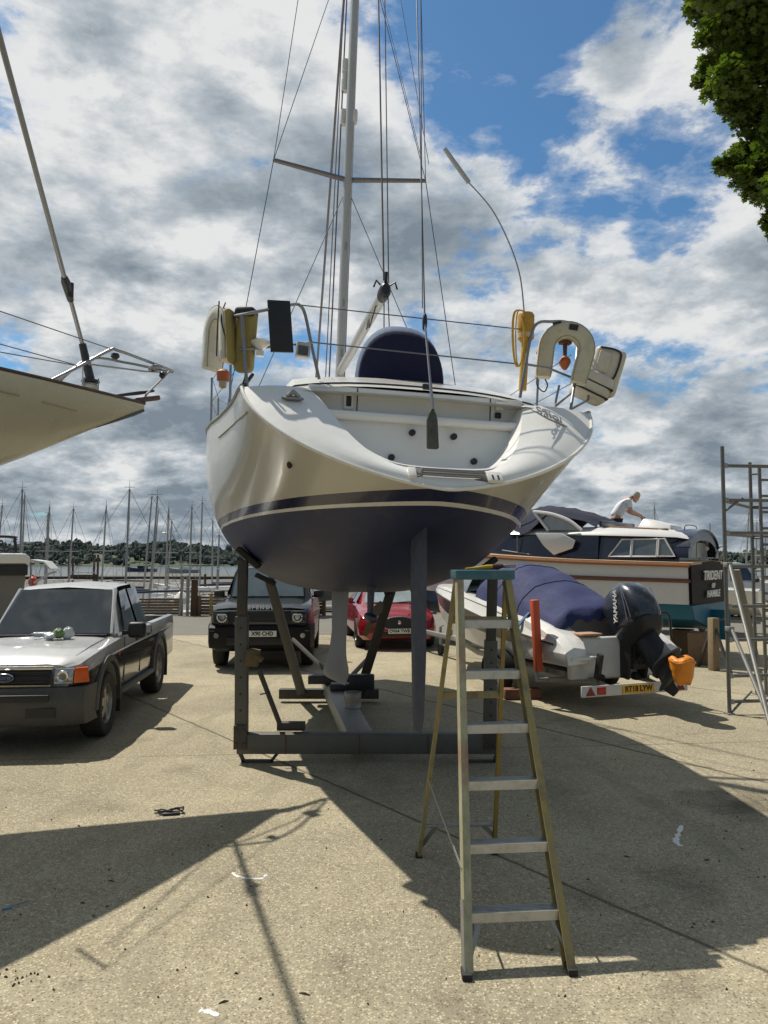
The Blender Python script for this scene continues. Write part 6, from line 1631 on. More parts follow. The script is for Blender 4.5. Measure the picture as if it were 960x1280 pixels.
# windows: after pair of panes and the side panes with white frames
M_pane = pm('cabin_glass', (.08,.10,.11), .06, var=.3, spec=.8)
for (xa, xb_) in ((.55,1.37),(1.43,2.25)):
    o = MB().prism([V((xa,.27,2.12)), V((xb_,.27,2.12)), V((xb_-(.16 if xa > 1 else 0),.25,2.44)), V((xa+(.16 if xa < 1 else 0),.25,2.44))], (0,.03,0)).build('aft_window', pm('bright_glass', (.42,.47,.49), .08, var=.3), cz)
def side_win(y0, y1, y2, y3, z0=2.14, z1=2.50):
    x0, x1 = 1.4-1.17, 1.4-1.08
    q = [V((x0-.03,y0,z0)), V((x0-.03,y1,z0)), V((x1-.025,y2,z1)), V((x1-.025,y3,z1))]
    o = MB().prism(q, (.02,0,0)).build('side_window', M_pane, cz)
    MB().tube(q, .022, 6, loop=True).build('window_frame', M_crw, o)
side_win(.34,.68,.68,.56); side_win(.71,1.22,1.22,.71); side_win(1.25,1.72,1.46,1.25)
# wheelhouse quarter window with curved white frame, hood over it
qx = .20
fr_ = arc([V((qx-.02,2.32,2.72)), V((qx+.0,2.62,2.94)), V((qx+.02,3.05,3.10)), V((qx+.03,3.50,3.17))], 5)
MB().prism([V((qx+.03,2.40,2.72))]+[p+V((.03,0,-.03)) for p in fr_[3:]]+[V((qx+.03,3.15,2.74))], (.02,0,0)).build('quarter_window', pm('grey_film_window', (.30,.32,.33), .25, var=.2), cz)
MB().tube(fr_, .04, 8).build('quarter_frame', M_crw, cz); MB().tube([V((qx+.02,3.47,3.15)), V((qx+.01,3.12,2.73))], .035, 8).build('quarter_frame', M_crw, cz)
rows = []
for i, y in enumerate((2.05,2.3,2.7,3.1,3.6,4.0,4.4,4.7)):
    ztop = [2.88,3.02,3.16,3.28,3.36,3.26,2.95,2.72][i]; zb_ = [2.78,2.90,3.04,3.12,2.70,2.62,2.5,2.5][i]; hw = [1.0,1.08,1.12,1.16,1.20,1.14,1.0,.9][i]
    row = []
    for k in range(15):
        s = -1+k/7; a = abs(s)
        row.append(V((1.4+s*hw*(1.0+.02*sin(i*2+k)), y+.04*sin(k*1.3), lerp(ztop, zb_, a**4)+.03*sin(k*1.7+i*2.3))))
    rows.append(row)
MB().grid(rows).build('canvas_hood', pm('hood_navy', (.007,.011,.030), .9, var=.3, scale=3, bump=.5, bscale=10), cz, auto=70, thick=.01)
MB().box((1.4,1.98,2.86), (2.0,.06,.14)).build('hood_boot', M_navyp, cz, bev=.02)
# nameboard shaped white panel, vents, hatch, rails
p = cr(698, 679, .14); 
MB().prism([p+V((-.02,.55,.24)), p+V((-.02,-.10,.22)), p+V((-.02,-.42,.05)), p+V((-.02,-.35,-.12)), p+V((-.02,.10,-.26)), p+V((-.02,.35,-.05))], (-.03,0,0)).build('white_vane', M_crw, cz, bev=.02)
MB().hexa([(1.3,.75,2.74),(2.2,.75,2.74),(2.2,1.5,2.78),(1.3,1.5,2.78),(1.4,.8,2.84),(2.1,.8,2.84),(2.05,1.4,3.0),(1.45,1.4,3.0)]).build('hatch', M_crw, cz, bev=.02)
for y in (.75,1.5): MB().box((.75,y,2.71), (.10,.22,.05)).build('deck_vent', pm('brown_vent', (.20,.10,.07), .6), cz, bev=.015)
MB().tube(arc([V((1.15,.42,2.64)), V((1.15,.40,2.80)), V((1.9,.40,2.80)), V((1.9,.42,2.62))], 4), .012, 6).build('roof_rail', M_steel, cz)
MB().tube([V((.6,.8,2.72)), V((.62,1.9,2.80))], .018, 6).build('grab_rail', M_varnish, cz)
MB().tube(arc([V((2.30,.15,2.05)), V((2.30,.05,2.32)), V((2.5,.0,2.36)), V((2.66,.05,2.28)), V((2.68,.15,2.05))], 4), .014, 6).build('stern_rail', M_steel, cz)
MB().tube([V((2.6,.3,2.05)), V((2.6,.3,2.9))], .012, 6).build('ensign_staff', M_steel, cz)
MB().ball((2.2,.35,2.35), (.14,.14,.12), 12, 8).build('lamp_dome', M_crw, cz)
MB().tube([V((.2,3.9,2.25)), V((.2,3.9,2.62))], .012, 6).tube([V((.2,4.3,2.3)), V((.2,3.6,2.2))], .012, 6).build('side_rail', M_steel, cz)
MB().tube([V((.35,3.9,2.5)), V((.35,3.9,3.75))], .011, 6).build('aerial', M_crw, cz)
MB().tube([V((1.4,.1,.80)), V((1.4,-.35,.84))], .04, 10).build('propeller_shaft', M_galv, cz)
MB().box((1.4,-.18,.72), (.06,.40,.62)).build('rudder', M_teal, cz, bev=.02)
# blocks and props, each a thing
def blk(p, d, rz, label, name='timber_block', mat=None):
    o = MB().box((0,0,d[2]/2), d, None).build(name, mat or M_wood, None, bev=.012); o.location = (p.x, p.y, p.z); o.rotation_euler = (0,0,rz); return tag(o, label, 'timber block')
p = CRM @ V((.40,-.05,0)); blk(V((p.x,p.y,0)), (.42,.36,.62), cth, 'square brown timber block standing on end under the cruiser quarter')
p = CRM @ V((1.4,.6,0)); blk(V((p.x,p.y,0)), (.5,.4,.58), cth+.1, 'wide timber block under the middle of the cruiser stern')
p = CRM @ V((1.4,5.2,0)); blk(V((p.x,p.y,0)), (.5,.5,.5), cth, 'timber block under the cruiser keel amidships')
def boat_prop(p, hgt, label, mat):
    t = empty('boat_prop', p, .3, label, 'boat prop', 'props beside the cruiser')
    MB().box((0,0,hgt/2), (.15,.15,hgt), (0,R(1),0)).build('post', mat, t, bev=.01)
    for a in (-1, 1): MB().bar((0,a*.05,hgt*.8),(.1*a,a*.55,.0),.05,.05).build('brace', M_crad, t)
q = gp(893, 838); boat_prop(q, .98, 'square wooden prop with dark braces in front of the cruiser transom', pm('pale_post_wood', (.26,.19,.11), .8, var=.25, dirt=.3))
q = gp(842, 770); 
# ---- man on the cabin top, bent over his work
px0 = cr(768, 652, 2.72)
mp_ = CRM @ V((2.72, px0.y, 2.16))
man = empty('person', mp_, 0, 'grey haired man in a white t-shirt bending over on the cruiser cabin roof', 'person')
def skin_mesh(name, verts, edges, radii, mat, par, sub=2, root=0):
    me = bpy.data.meshes.new(name); me.from_pydata(verts, edges, []); o = bpy.data.objects.new(name, me); COL.objects.link(o); o.parent = par
    md = o.modifiers.new('skin', 'SKIN'); md.use_smooth_shade = True
    for i, r in enumerate(radii):
        sv = me.skin_vertices[0].data[i]; sv.radius = (r, r) if not isinstance(r, tuple) else r; sv.use_root = (i == root)
    s = o.modifiers.new('sub', 'SUBSURF'); s.levels = sub; s.render_levels = sub
    apply_mods(o); o.data.materials.clear(); o.data.materials.append(mat)
    for p in o.data.polygons: p.use_smooth = True
    return o
M_skin = pm('skin', (.52,.30,.22), .55, var=.08, scale=12); M_shirt = pm('white_cotton', (.68,.69,.71), .85, var=.06, scale=8, bump=.2, bscale=18); M_trs = pm('dark_trousers', (.02,.022,.03), .85, var=.2)
# local axes: x to the right of the picture (the way he faces), y away, z up; kneeling with his hips at the left
body = skin_mesh('body', [(0,0,.90),(.06,0,1.03),(.20,0,1.22),(.32,0,1.36),(.40,0,1.44),(.46,0,1.46),
   (.30,-.19,1.34),(.34,-.24,1.10),(.55,-.16,1.02),(.62,-.13,1.00),
   (.32,.19,1.34),(.42,.22,1.10),(.60,.12,1.02),(.66,.09,.99),
   (0,-.10,.84),(.05,-.11,.46),(-.03,-.11,.09),(.13,-.12,.045),(0,.10,.84),(.05,.11,.46),(-.03,.11,.09),(.13,.12,.045)],
   [(0,1),(1,2),(2,3),(3,4),(4,5),(3,6),(6,7),(7,8),(8,9),(3,10),(10,11),(11,12),(12,13),(0,14),(14,15),(15,16),(16,17),(0,18),(18,19),(19,20),(20,21)],
   [.13,.135,.145,.11,.055,.05,.062,.045,.034,.028,.062,.045,.034,.028,.09,.068,.045,.042,.09,.068,.045,.042], M_skin, man)
skin_mesh('t_shirt', [(.0,0,.93),(.06,0,1.04),(.20,0,1.22),(.31,0,1.35),(.37,0,1.41),(.30,-.19,1.335),(.325,-.225,1.17),(.32,.19,1.335),(.38,.215,1.17)],
   [(0,1),(1,2),(2,3),(3,4),(3,5),(5,6),(3,7),(7,8)], [.15,.155,.168,.13,.075,.082,.075,.082,.075], M_shirt, man)
skin_mesh('trousers', [(-.005,0,.90),(0,-.10,.82),(.05,-.11,.46),(-.03,-.11,.12),(0,.10,.82),(.05,.11,.46),(-.03,.11,.12)],
   [(0,1),(1,2),(2,3),(0,4),(4,5),(5,6)], [.155,.11,.085,.07,.11,.085,.07], M_trs, man)
hd = MB(); hc = V((.535,0,1.475))
ft = Matrix.Translation(hc) @ Matrix.Rotation(R(38), 4, 'Y')
rings = []
for z, rx, ry, ox in ((-.125,.030,.030,.055),(-.115,.055,.05,.05),(-.08,.075,.062,.03),(-.03,.088,.072,.012),(.03,.097,.078,.0),(.08,.088,.072,-.005),(.115,.055,.048,-.008),(.125,.02,.018,-.008)):
    rings.append([V((ox+rx*cos(a),ry*sin(a),z)) for a in [2*pi*k/18 for k in range(18)]])
hd.loft(rings); hd.hexa([V(q) for q in ((.085,-.016,-.035),(.118,-.012,-.035),(.118,.012,-.035),(.085,.016,-.035),(.085,-.008,.015),(.095,-.006,.012),(.095,.006,.012),(.085,.008,.015))])
for sg in (-1, 1): hd.ball((.0,sg*.078,-.01), (.025,.012,.035), 10, 6)
head = hd.build('head', M_skin, man, M=ft, auto=70)
for sg in (-1, 1): MB().ball((.092,sg*.032,.018), (.008,.012,.007), 8, 6).build('eye', M_black, head, M=ft)
MB().box((.092,0,-.072), (.012,.045,.007)).build('mouth', pm('lip', (.35,.14,.12), .6), head, M=ft)
hr = MB(); rings = []
for z, rx, ry, ox in ((-.05,.060,.079,-.045),(.0,.078,.084,-.03),(.05,.092,.084,-.012),(.09,.088,.076,-.008),(.122,.055,.05,-.010),(.133,.02,.02,-.01)):
    rings.append([V((ox+rx*cos(a),ry*sin(a),z)) for a in [2*pi*k/18 for k in range(18)]])
hr.loft(rings).build('hair', pm('grey_hair', (.42,.39,.35), .9, var=.2, scale=40, bump=.4, bscale=90), head, M=ft)
for (wx, wy, wz) in ((.62,-.13,1.00),(.66,.09,.99)):
    pmx = Matrix.Translation((wx,wy,wz)) @ Matrix.Rotation(R(50), 4, 'Y')
    MB().loft([[V((x,.035*k*cos(a),.016*k*sin(a))) for a in [2*pi*j/10 for j in range(10)]] for x, k in ((-.01,.8),(.03,1.05),(.08,1.15),(.095,.9))]).build('hand', M_skin, man, M=pmx)
    for f in range(4):
        y = -.026+.017*f; l = (.06,.07,.066,.052)[f]
        MB().tube([V((.085,y,0)), V((.085+l*.5,y,-.008)), V((.085+l*.8,y,-.035))], [.0095,.009,.007], 8).build('finger', M_skin, man, M=pmx)
    MB().tube([V((.02,-.034,0)), V((.05,-.055,-.012)), V((.075,-.05,-.03))], [.011,.010,.008], 8).build('thumb', M_skin, man, M=pmx)
tl = mp_+V((.70,-.06,.80))
snd = empty('power_sander', tl, .2, 'small dark power tool under the hands of the man on the cruiser roof', 'power tool')
MB().tube([(0,0,.16),(0,0,.0),(.0,0,-.06)], [.045,.05,.06], 12).build('motor_body', pm('maroon_plastic', (.16,.05,.04), .5), snd)
MB().box((0,0,-.085), (.14,.12,.05)).build('sole', M_black, snd, bev=.01)

# ---------------------------------------------------------------- aluminium scaffold tower
s0 = gp(912, 893)
scf = empty('scaffold_tower', (s0.x, s0.y, 0), R(8), 'tall grey aluminium scaffold tower with raking outrigger at the right edge', 'scaffold tower')
SM = Matrix.Translation((s0.x,s0.y,0)) @ Matrix.Rotation(R(8),4,'Z'); SMi = SM.inverted()
M_scaf = pm('scaffold_tube', (.17,.168,.155), .55, .45, var=.2, scale=6, dirt=.4, dirtcol=(.11,.10,.08))
def tubeS(a, b_, r=.025, name='tube', par=None): return MB().tube([a, b_], r, 10).build(name, M_scaf, par or scf)
LX, DY = 1.9, .95
ztop = at(905, 558, s0.y).z
for x, y, zt in ((0,0,ztop),(LX,0,3.4)):
    tubeS((x,y,.0),(x,y,zt), .026, 'upright')
B1 = SMi @ gp(946, 868); B2 = SMi @ gp(958, 870); B3 = B1+V((1.3,-.1,0))
for q, pt in ((B1,578),(B2,583),(B3,583)):
    w0 = SM @ V((q.x,q.y,0)); tubeS((q.x,q.y,0),(q.x,q.y,at(935,pt,w0.y).z), .026, 'upright')
def zat(py): return at(908, py, s0.y).z
for k, py in enumerate((582, 625, 666, 708, 758, 800, 845, 877)):
    z = zat(py); tubeS((0,0,z),(LX,0,z+.0), .024, 'ledger')
    for x in (.0,): MB().box((x+.035,0,z), (.06,.065,.065)).build('clamp', M_galv, scf, bev=.012)
for k in range(13):
    z = .30+.25*k; tubeS((B2.x,B2.y,z),(B3.x,B3.y,z), .020, 'rung'); 
    if k % 2 == 0: tubeS((B1.x,B1.y,z+.1),(B2.x,B2.y,z+.1), .018, 'rung')
for z in (zat(625), zat(666)):
    tubeS((.05,0,z-.02),(B1.x,B1.y,z+.0), .022, 'brace'); tubeS((B1.x,B1.y,z),(B3.x,B3.y,z), .02, 'ledger')
a = V((.03,-.05,zat(704))); e = SMi @ gp(975, 955); tubeS(a, e, .026, 'outrigger')
a2 = V((.03,-.06,zat(786))); e2 = a.lerp(e, .80); tubeS(a2, e2, .024, 'outrigger_brace')
tubeS((0,0,zat(640)),(.28,0,zat(622)), .016, 'brace'); tubeS((.02,0,.02),(.33,0,.30), .016, 'brace'); tubeS((B1.x,B1.y,1.9),(LX,.1,3.3), .016, 'brace')
for z in (zat(706), zat(786)): MB().box((.01,-.04,z), (.09,.10,.07)).build('clamp', M_galv, scf, bev=.012)
for x, y in ((0,0),(LX,0),(B1.x,B1.y),(B2.x,B2.y),(B3.x,B3.y)): MB().box((x,y,.01), (.10,.10,.02)).build('foot_plate', M_galv, scf)
# a second tower panel leaning against it, further back
sl = empty('leaning_brace', gp(925, 855), R(20), 'loose wooden and metal scaffold brace leaning behind the tower', 'scaffold brace')
MB().bar((0,0,1.9),(.55,.1,.02),.10,.05).build('plank', pm('grey_plank', (.22,.20,.15), .8, var=.2), sl)
# ---- white boats and cars beyond the scaffold
wb_ = gp(962, 800)
o = empty('motorboat', (wb_.x+.3, wb_.y+1.0, 0), R(60), 'white motorboat on a trailer beyond the scaffold tower', 'motorboat')
rows = []
for y, b_, zk, zs in ((0,1.0,.55,1.25),(1.5,1.05,.55,1.3),(3,.95,.62,1.4),(4.2,.55,.85,1.5),(5,.03,1.3,1.58)):
    pr = [(b_,zs),(b_*.97,lerp(zs,zk,.4)),(b_*.85,lerp(zs,zk,.65)),(0,zk)]
    rows.append([V((-x,y,z)) for x, z in pr]+[V((x,y,z)) for x, z in reversed(pr[:-1])])
hb = MB().grid(rows); hb.f.append(tuple(range(7))); hb.m.append(0); hb.build('hull', M_crw, o)
MB().grid([[V((s*r[0].x*-1,r[0].y,r[0].z+.03*(1-abs(s)))) for s in (-1,0,1)] for r in rows]).build('deck', M_white, o)
MB().loft([[V((-.6,y,1.3)),V((-.5,y,z)),V((.5,y,z)),V((.6,y,1.3))] for y, z in ((1.0,1.32),(1.6,1.75),(2.6,1.78),(3.3,1.42))]).build('cuddy', M_crw, o, bev=.03)
MB().bar((-.4,0,.4),(-.4,4.5,.45),.07,.09).bar((.4,0,.4),(.4,4.5,.45),.07,.09).build('trailer_frame', M_galv, o)
for sg in (-1, 1): wheel(o, V((sg*.95,1.2,.3)), .3, .18, pm('alloy_rim', (.36,.35,.32)), 5, out=sg)
far_car(950, 772, 'silver grey car behind the white motorboat at the right edge', (.34,.35,.36), R(85))
o = far_car(985, 762, 'white van parked beyond the scaffold at the right edge', (.62,.62,.60), R(90), L=4.8, W=1.95, H=2.0, kind='suv', name='van')
# ---------------------------------------------------------------- quay edge, pontoons and the marina
rn = random.Random(21)
def plank_wall(x0, x1, y, z1, label, name='quay_fence'):
    t = empty(name, ((x0+x1)/2, y, 0), 0, label, 'fence')
    L = x1-x0; n = 6
    for k in range(n):
        z = .03+z1*(k+.5)/n
        MB().box((rn.uniform(-.02,.02),0,z), (L,.06,z1/n*.86)).build('plank', M_wood, t, bev=.006)
    for k in range(max(2, int(L/2)+1)):
        MB().box((-L/2+L*k/max(1,int(L/2)),-.08,z1*.53), (.14,.10,z1*1.06)).build('post', M_wood, t, bev=.01)
    return t
fx = lambda px: at(px, 760, 29.0).x
plank_wall(fx(-120), fx(226), 29.05, .62, 'low weathered grey plank fence along the quay edge behind the pickup')
plank_wall(fx(249), fx(405), 29.05, .70, 'brown timber barrier on the quay edge behind the black car')
p = V((fx(243.5), 28.9, 0)); o = empty('quay_post', p, 0, 'thick brown timber post standing on the quay edge between the two fences', 'post')
MB().box((0,0,.66), (.22,.22,1.32), (0,R(1),0)).build('post', pm('brown_post_wood', (.10,.055,.025), .85, var=.3, dirt=.3), o, bev=.02)
MB().box((0,0,1.34), (.25,.25,.04)).build('post_cap', M_wood, o, bev=.01)
for px, lab in ((228, 'pale leaning timber stake at the end of the grey plank fence'), (236, 'upright pale timber stake beside the thick brown quay post')):
    o = tag(MB().box((0,0,.75), (.09,.09,1.5), (0,R(4 if px < 230 else 0),0)).build('stake', pm('pale_stake', (.33,.30,.25), .8, var=.2), None), lab, 'stake'); o.location = (fx(px), 28.8, 0)
o = tag(MB().box((0,0,.42), (.10,.10,.84)).box((.0,0,.80), (.22,.08,.06)).build('yellow_post', pm('ochre_post', (.30,.22,.07), .7, var=.2), None, bev=.008), 'short ochre yellow post in front of the brown quay barrier', 'post'); o.location = (fx(266), 28.7, 0)
m_pont = pm('pontoon_deck', (.20,.19,.17), .8, var=.2, scale=2); m_pale = pm('pontoon_edge', (.55,.54,.50), .6, var=.1, scale=2)
def pontoon(x0, x1, y, label, w=2.0, z=-1.75):
    t = empty('pontoon', ((x0+x1)/2, y, z), 0, label, 'pontoon')
    MB().box((0,0,.0), (x1-x0,w,.30)).build('deck', m_pont, t)
    MB().box((0,-w/2-.03,.05), (x1-x0,.05,.16)).build('fender_edge', m_pale, t)
    for k in range(int((x1-x0)/14)+1):
        MB().tube([(-(x1-x0)/2+1+14*k,w/2+.2,-1.2),(-(x1-x0)/2+1+14*k,w/2+.2,2.1)], .16, 10).build('pile', pm('dark_pile', (.05,.04,.03), .8, var=.3), t)
pontoon(-38, 6, 44, 'long grey pontoon walkway nearest the quay fence')
pontoon(-52, 6, 63, 'second pontoon walkway further out among the moored yachts')
pontoon(-80, 40, 98, 'far pontoon along the outer row of moored yachts')
pontoon(22, 75, 70, 'pontoon behind the motor cruiser and scaffold on the right')
bw_ = empty('breakwater', (-40, 150, -2.6), 0, 'long low dark floating breakwater between the marina and the open river', 'breakwater')
MB().box((0,0,.8), (190,3,1.7)).build('wall', pm('wet_timber', (.045,.045,.035), .8, var=.4, scale=.4), bw_)
MB().box((0,-1.6,1.62), (190,.1,.12)).build('rail', m_pale, bw_)
p = at(217, 738, 42); o = empty('pontoon_lamp', (p.x, 43.6, -1.6), 0, 'white domed service pedestal on the pontoon nearest the quay', 'pedestal')
MB().lathe([(.12,0),(.12,1.2),(.42,1.22),(.42,1.55),(.2,1.85),(.05,1.95)], (0,0,0), 'z', 16).build('housing', M_crw, o)
# piles with a cross beam out in the mud
p = at(104, 720, 80)
o = empty('pile_frame', (p.x, 80, -2.6), 0, 'rusty brown pair of mooring piles joined by a cross beam, beyond the pickup roof', 'mooring piles')
for x in (-1.5,-1.1,1.1,1.5): MB().tube([(x,0,0),(x,0,5.0+.3*(x > 1.3))], .11, 10).build('pile', pm('rusty_pile', (.10,.045,.035), .8, var=.3), o)
MB().box((0,0,3.1), (2.9,.25,.22)).build('cross_beam', pm('rusty_pile', (.1,.045,.035)), o); MB().box((0,0,3.45), (2.6,.5,.08)).build('walkway', m_pale, o)
# moored yachts: (mast top x, y, mast foot x, distance, side)
M_mast = pm('grey_mast', (.29,.29,.28), .5, .3, var=.15, scale=.8)
M_cov = pm('dark_sail_cover', (.02,.03,.06), .8, var=.2)
hullcols = [pm('far_hull_white', (.62,.62,.60), .4), pm('far_hull_navy', (.02,.025,.06), .4), pm('far_hull_grey', (.30,.31,.31), .5), pm('far_hull_green', (.02,.06,.04), .4)]
def moored(i, px, py, bx, Y, label, boom=True, hull=0, group='yachts moored in the marina'):
    b = at(bx, 735, Y); zt = at(px, py, Y)
    L = rn.uniform(8, 10); hd_ = rn.choice([R(75), R(105), R(-70), R(10), R(-80)])+rn.uniform(-.15,.15)
    zd = -1.35
    o = empty('moored_yacht', (b.x, Y, -2.6), hd_, label, 'yacht', group)
    c, s = cos(-hd_), sin(-hd_); loc = lambda q: V(((q.x-b.x)*c-(q.y-Y)*s, (q.x-b.x)*s+(q.y-Y)*c, q.z+2.6))
    k = L/9
    rows = []
    for t, w_, zs, zk in ((-4.2,.95,1.15,.25),(-2.5,1.3,1.15,-.1),(0,1.5,1.2,-.3),(2.2,1.15,1.32,-.1),(3.8,.5,1.45,.2),(4.7,.03,1.55,.9)):
        pr = [(w_,zs),(w_*.96,lerp(zs,zk,.45)),(w_*.6,lerp(zs,zk,.8)),(0,zk)]
        rows.append([V((-x,t*k,z)) for x, z in pr]+[V((x,t*k,z)) for x, z in reversed(pr[:-1])])
    hb = MB().grid(rows); hb.f.append(tuple(range(7))); hb.m.append(0); hb.build('hull', hullcols[hull], o)
    MB().grid([[V((x*r[0].x*-1, r[0].y, r[0].z+.04)) for x in (-1,0,1)] for r in rows]).build('deck', M_crw, o)
    MB().loft([[V((-.75,y,1.15)),V((-.62,y,z)),V((.62,y,z)),V((.75,y,1.15))] for y, z in ((-1.2*k,1.25),(-1.1*k,1.7),(1.2*k,1.62),(2.2*k,1.35))]).build('coachroof', M_crw, o)
    foot = loc(V((b.x, Y, zd))); tp = loc(V((zt.x, Y, zt.z)))
    MB().tube([foot, foot.lerp(tp,.6), tp], [.072,.068,.05], 8).build('mast', M_mast, o)
    up = (tp-foot).normalized(); h = (tp-foot).length
    sd = V((1,0,0)); m2 = MB()
    for u in (.55,): m2.tube([foot+up*h*u-sd*.85, foot+up*h*u+sd*.85], .035, 6)
    m2.build('spreader', M_mast, o)
    m3 = MB()
    for a_ in (V((0,4.5*k,1.5)), V((0,-4.1*k,1.2))): m3.tube([tp, a_], .012, 5)
    m3.build('stay', pm('far_stay', (.13,.14,.15), .6), o)
    m4 = MB()
    for sg in (-1, 1): m4.tube([tp-up*.3, foot+up*h*.55+sd*.85*sg, V((1.35*sg,foot.y,1.2))], .010, 5)
    m4.build('shroud', pm('far_stay', (.13,.14,.15)), o)
    if boom:
        bb = MB().tube([foot+up*1.5, foot+up*1.6+V((0,-3.2*k,0))], .09 if hull else .07, 8).build('boom', M_cov if rn.random() < .45 else pm('far_boom', (.5,.5,.48), .5), o)
    m5 = MB().tube([tp+V((0,0,-.02)), tp+V((0,0,.45))], .012, 5); m5.tube([tp+V((0,-.3,.1)), tp+V((0,.3,.1))], .015, 5); m5.build('masthead_vane', pm('far_stay', (.13,.14,.15)), o)
    return o
ML = [(3,631,-8,62,'moored yacht with the leftmost of the distant bare masts, at the very edge'),
 (28,611,24,48,'moored yacht with a tall thick bare mast above the grey motorboat'),
 (31,618,26,66,'moored yacht whose mast stands close behind the tall thick mast at far left'),
 (62,633,57,58,'moored yacht, nearer of the close pair of masts left of the rusty piles'),
 (60,642,55,75,'moored yacht, farther of the close pair of masts left of the rusty piles'),
 (92,635,85,60,'moored yacht whose mast leans right just left of the rusty mooring piles'),
 (133,632,126,58,'moored yacht with a mast rising at the right end of the rusty mooring piles'),
 (162,611,156,46,'moored yacht with the tallest lone mast above the pickup cab roof'),
 (190,620,178,55,'moored yacht with the left of two tall masts leaning together above the pickup cab'),
 (197,620,186,50,'moored yacht with the right of two tall masts leaning together above the pickup cab'),
 (198,638,188,72,'moored yacht with a thin pale mast close behind the two tall leaning masts'),
 (211,635,206,56,'moored yacht with a straight mast left of the white domed pedestal'),
 (215,651,208,64,'moored yacht with a shorter mast carrying a white radar dome'),
 (240,633,236,54,'moored yacht with the left of two upright masts behind the thick brown quay post'),
 (253,627,249,60,'moored yacht with the right and taller of two upright masts behind the brown quay post'),
 (266,650,265,66,'moored yacht with a thin mast just left of the big yacht hull'),
 (274,668,271,52,'moored yacht with a mast half hidden by the port side of the big yacht'),
 (227,695,226,105,'small moored yacht with a very short mast far out by the breakwater'),
 (818,633,822,70,'moored yacht whose masthead shows above the motor cruiser coachroof'),
 (936,640,930,64,'moored yacht with a mast seen through the left bay of the scaffold tower'),
 (946,652,944,72,'moored yacht with a thin mast seen through the middle of the scaffold tower'),
 (957,668,956,80,'moored yacht with a short mast at the right edge behind the scaffold tower')]
for i, a in enumerate(ML):
    o = moored(i, a[0], a[1], a[2], a[3], a[4], hull=[0,2,0,1,0,0,3,0,1,0,0,2,0,0,1,0,2,0,0,0,0,0][i])
    if 'radar dome' in a[4]:
        q = MB().lathe([(.05,-.12),(.26,-.10),(.26,.06),(.1,.14)], (0,.3,0), 'z', 14).build('radar_dome', M_crw, o); q.location = (.0,.0,(at(214, 667, 64).z+2.6))
# two boats lying out on the river
for px, Y, lab in ((178, 330, 'small dark boat lying at anchor on the river, left of the two'), (230, 300, 'small pale boat lying at anchor on the river, right of the two')):
    p = at(px, 720, Y); o = empty('anchored_boat', (p.x, Y, -2.6), R(85), lab, 'boat')
    rows = []
    for t, w_, zs in ((-6,1.6,1.3),(0,2.2,1.3),(4,1.4,1.7),(7,.05,2.2)):
        rows.append([V((-w_,t,zs)), V((-w_*.8,t,0)), V((w_*.8,t,0)), V((w_,t,zs))])
    MB().loft(rows).build('hull', hullcols[1 if px < 200 else 2], o); MB().box((0,0,1.9), (1.8,4,1.3)).build('wheelhouse', M_crw if px > 200 else M_cov, o, bev=.1); MB().tube([(0,1.5,2),(0,1.5,7)], .12, 6).build('mast', M_mast, o)
# grey motorboat at the left edge
p = at(33, 720, 17.5)
o = empty('grey_motorboat', (p.x, 17.5, 0), R(28), 'large grey motorboat with a white gunwale and black rail, cut off by the left edge', 'motorboat')
m_gb = pm('grey_green_hull', (.17,.165,.145), .5, var=.08, scale=1.2, dirt=.25, dirtcol=(.10,.09,.07))
rows = []
for y, w_ in ((0,2.0),(.4,2.05),(3,2.1),(6,1.6),(8,.1)):
    pr = [(0,2.02),(-.03,1.75),(-.02,1.62),(-.10,.9),(-.30,.62)]
    rows.append([V((x,y,z)) for x, z in pr]+[V((-2*w_-x,y,z)) for x, z in reversed(pr)])
hb = MB().grid(rows); hb.f.append(tuple(range(10))); hb.m.append(0); hb.build('hull', m_gb, o, auto=30)
MB().loft([[V((.06,y,1.98)), V((.06,y,2.14)), V((-.10,y,2.22)), V((-.55,y,2.22)), V((-.55,y,1.98))] for y in (-.05,7)]).build('gunwale', M_white, o, bev=.03)
MB().box((-2,-.02,2.10), (4,.14,.22)).build('gunwale', M_white, o, bev=.04)
MB().box((-2,-.03,1.84), (4.05,.05,.24)).build('rubbing_band', M_black, o, bev=.02)
MB().tube(arc([V((-.22,.3,2.2)), V((-.25,.3,2.50)), V((-.42,.3,2.60)), V((-2.5,.3,2.62)), V((-3.6,.3,2.5))], 5), .035, 8).build('targa_rail', M_black, o)
MB().tube([V((-.36,2.3,2.2)), V((-.45,2.3,2.55)), V((-2.5,2.3,2.57))], .03, 8).build('targa_rail', M_black, o)
MB().hexa([(-3.4,2,2.2),(-.9,2,2.2),(-.9,3,2.2),(-3.4,3,2.2),(-3.2,2.3,2.52),(-1.1,2.3,2.52),(-1.1,3,2.45),(-3.2,3,2.45)]).build('windscreen', M_glass, o)
for dx in (-1.0,-3.0): MB().box((dx,1.5,.32), (.4,.5,.64)).build('keel_support', M_wood, o, bev=.02)
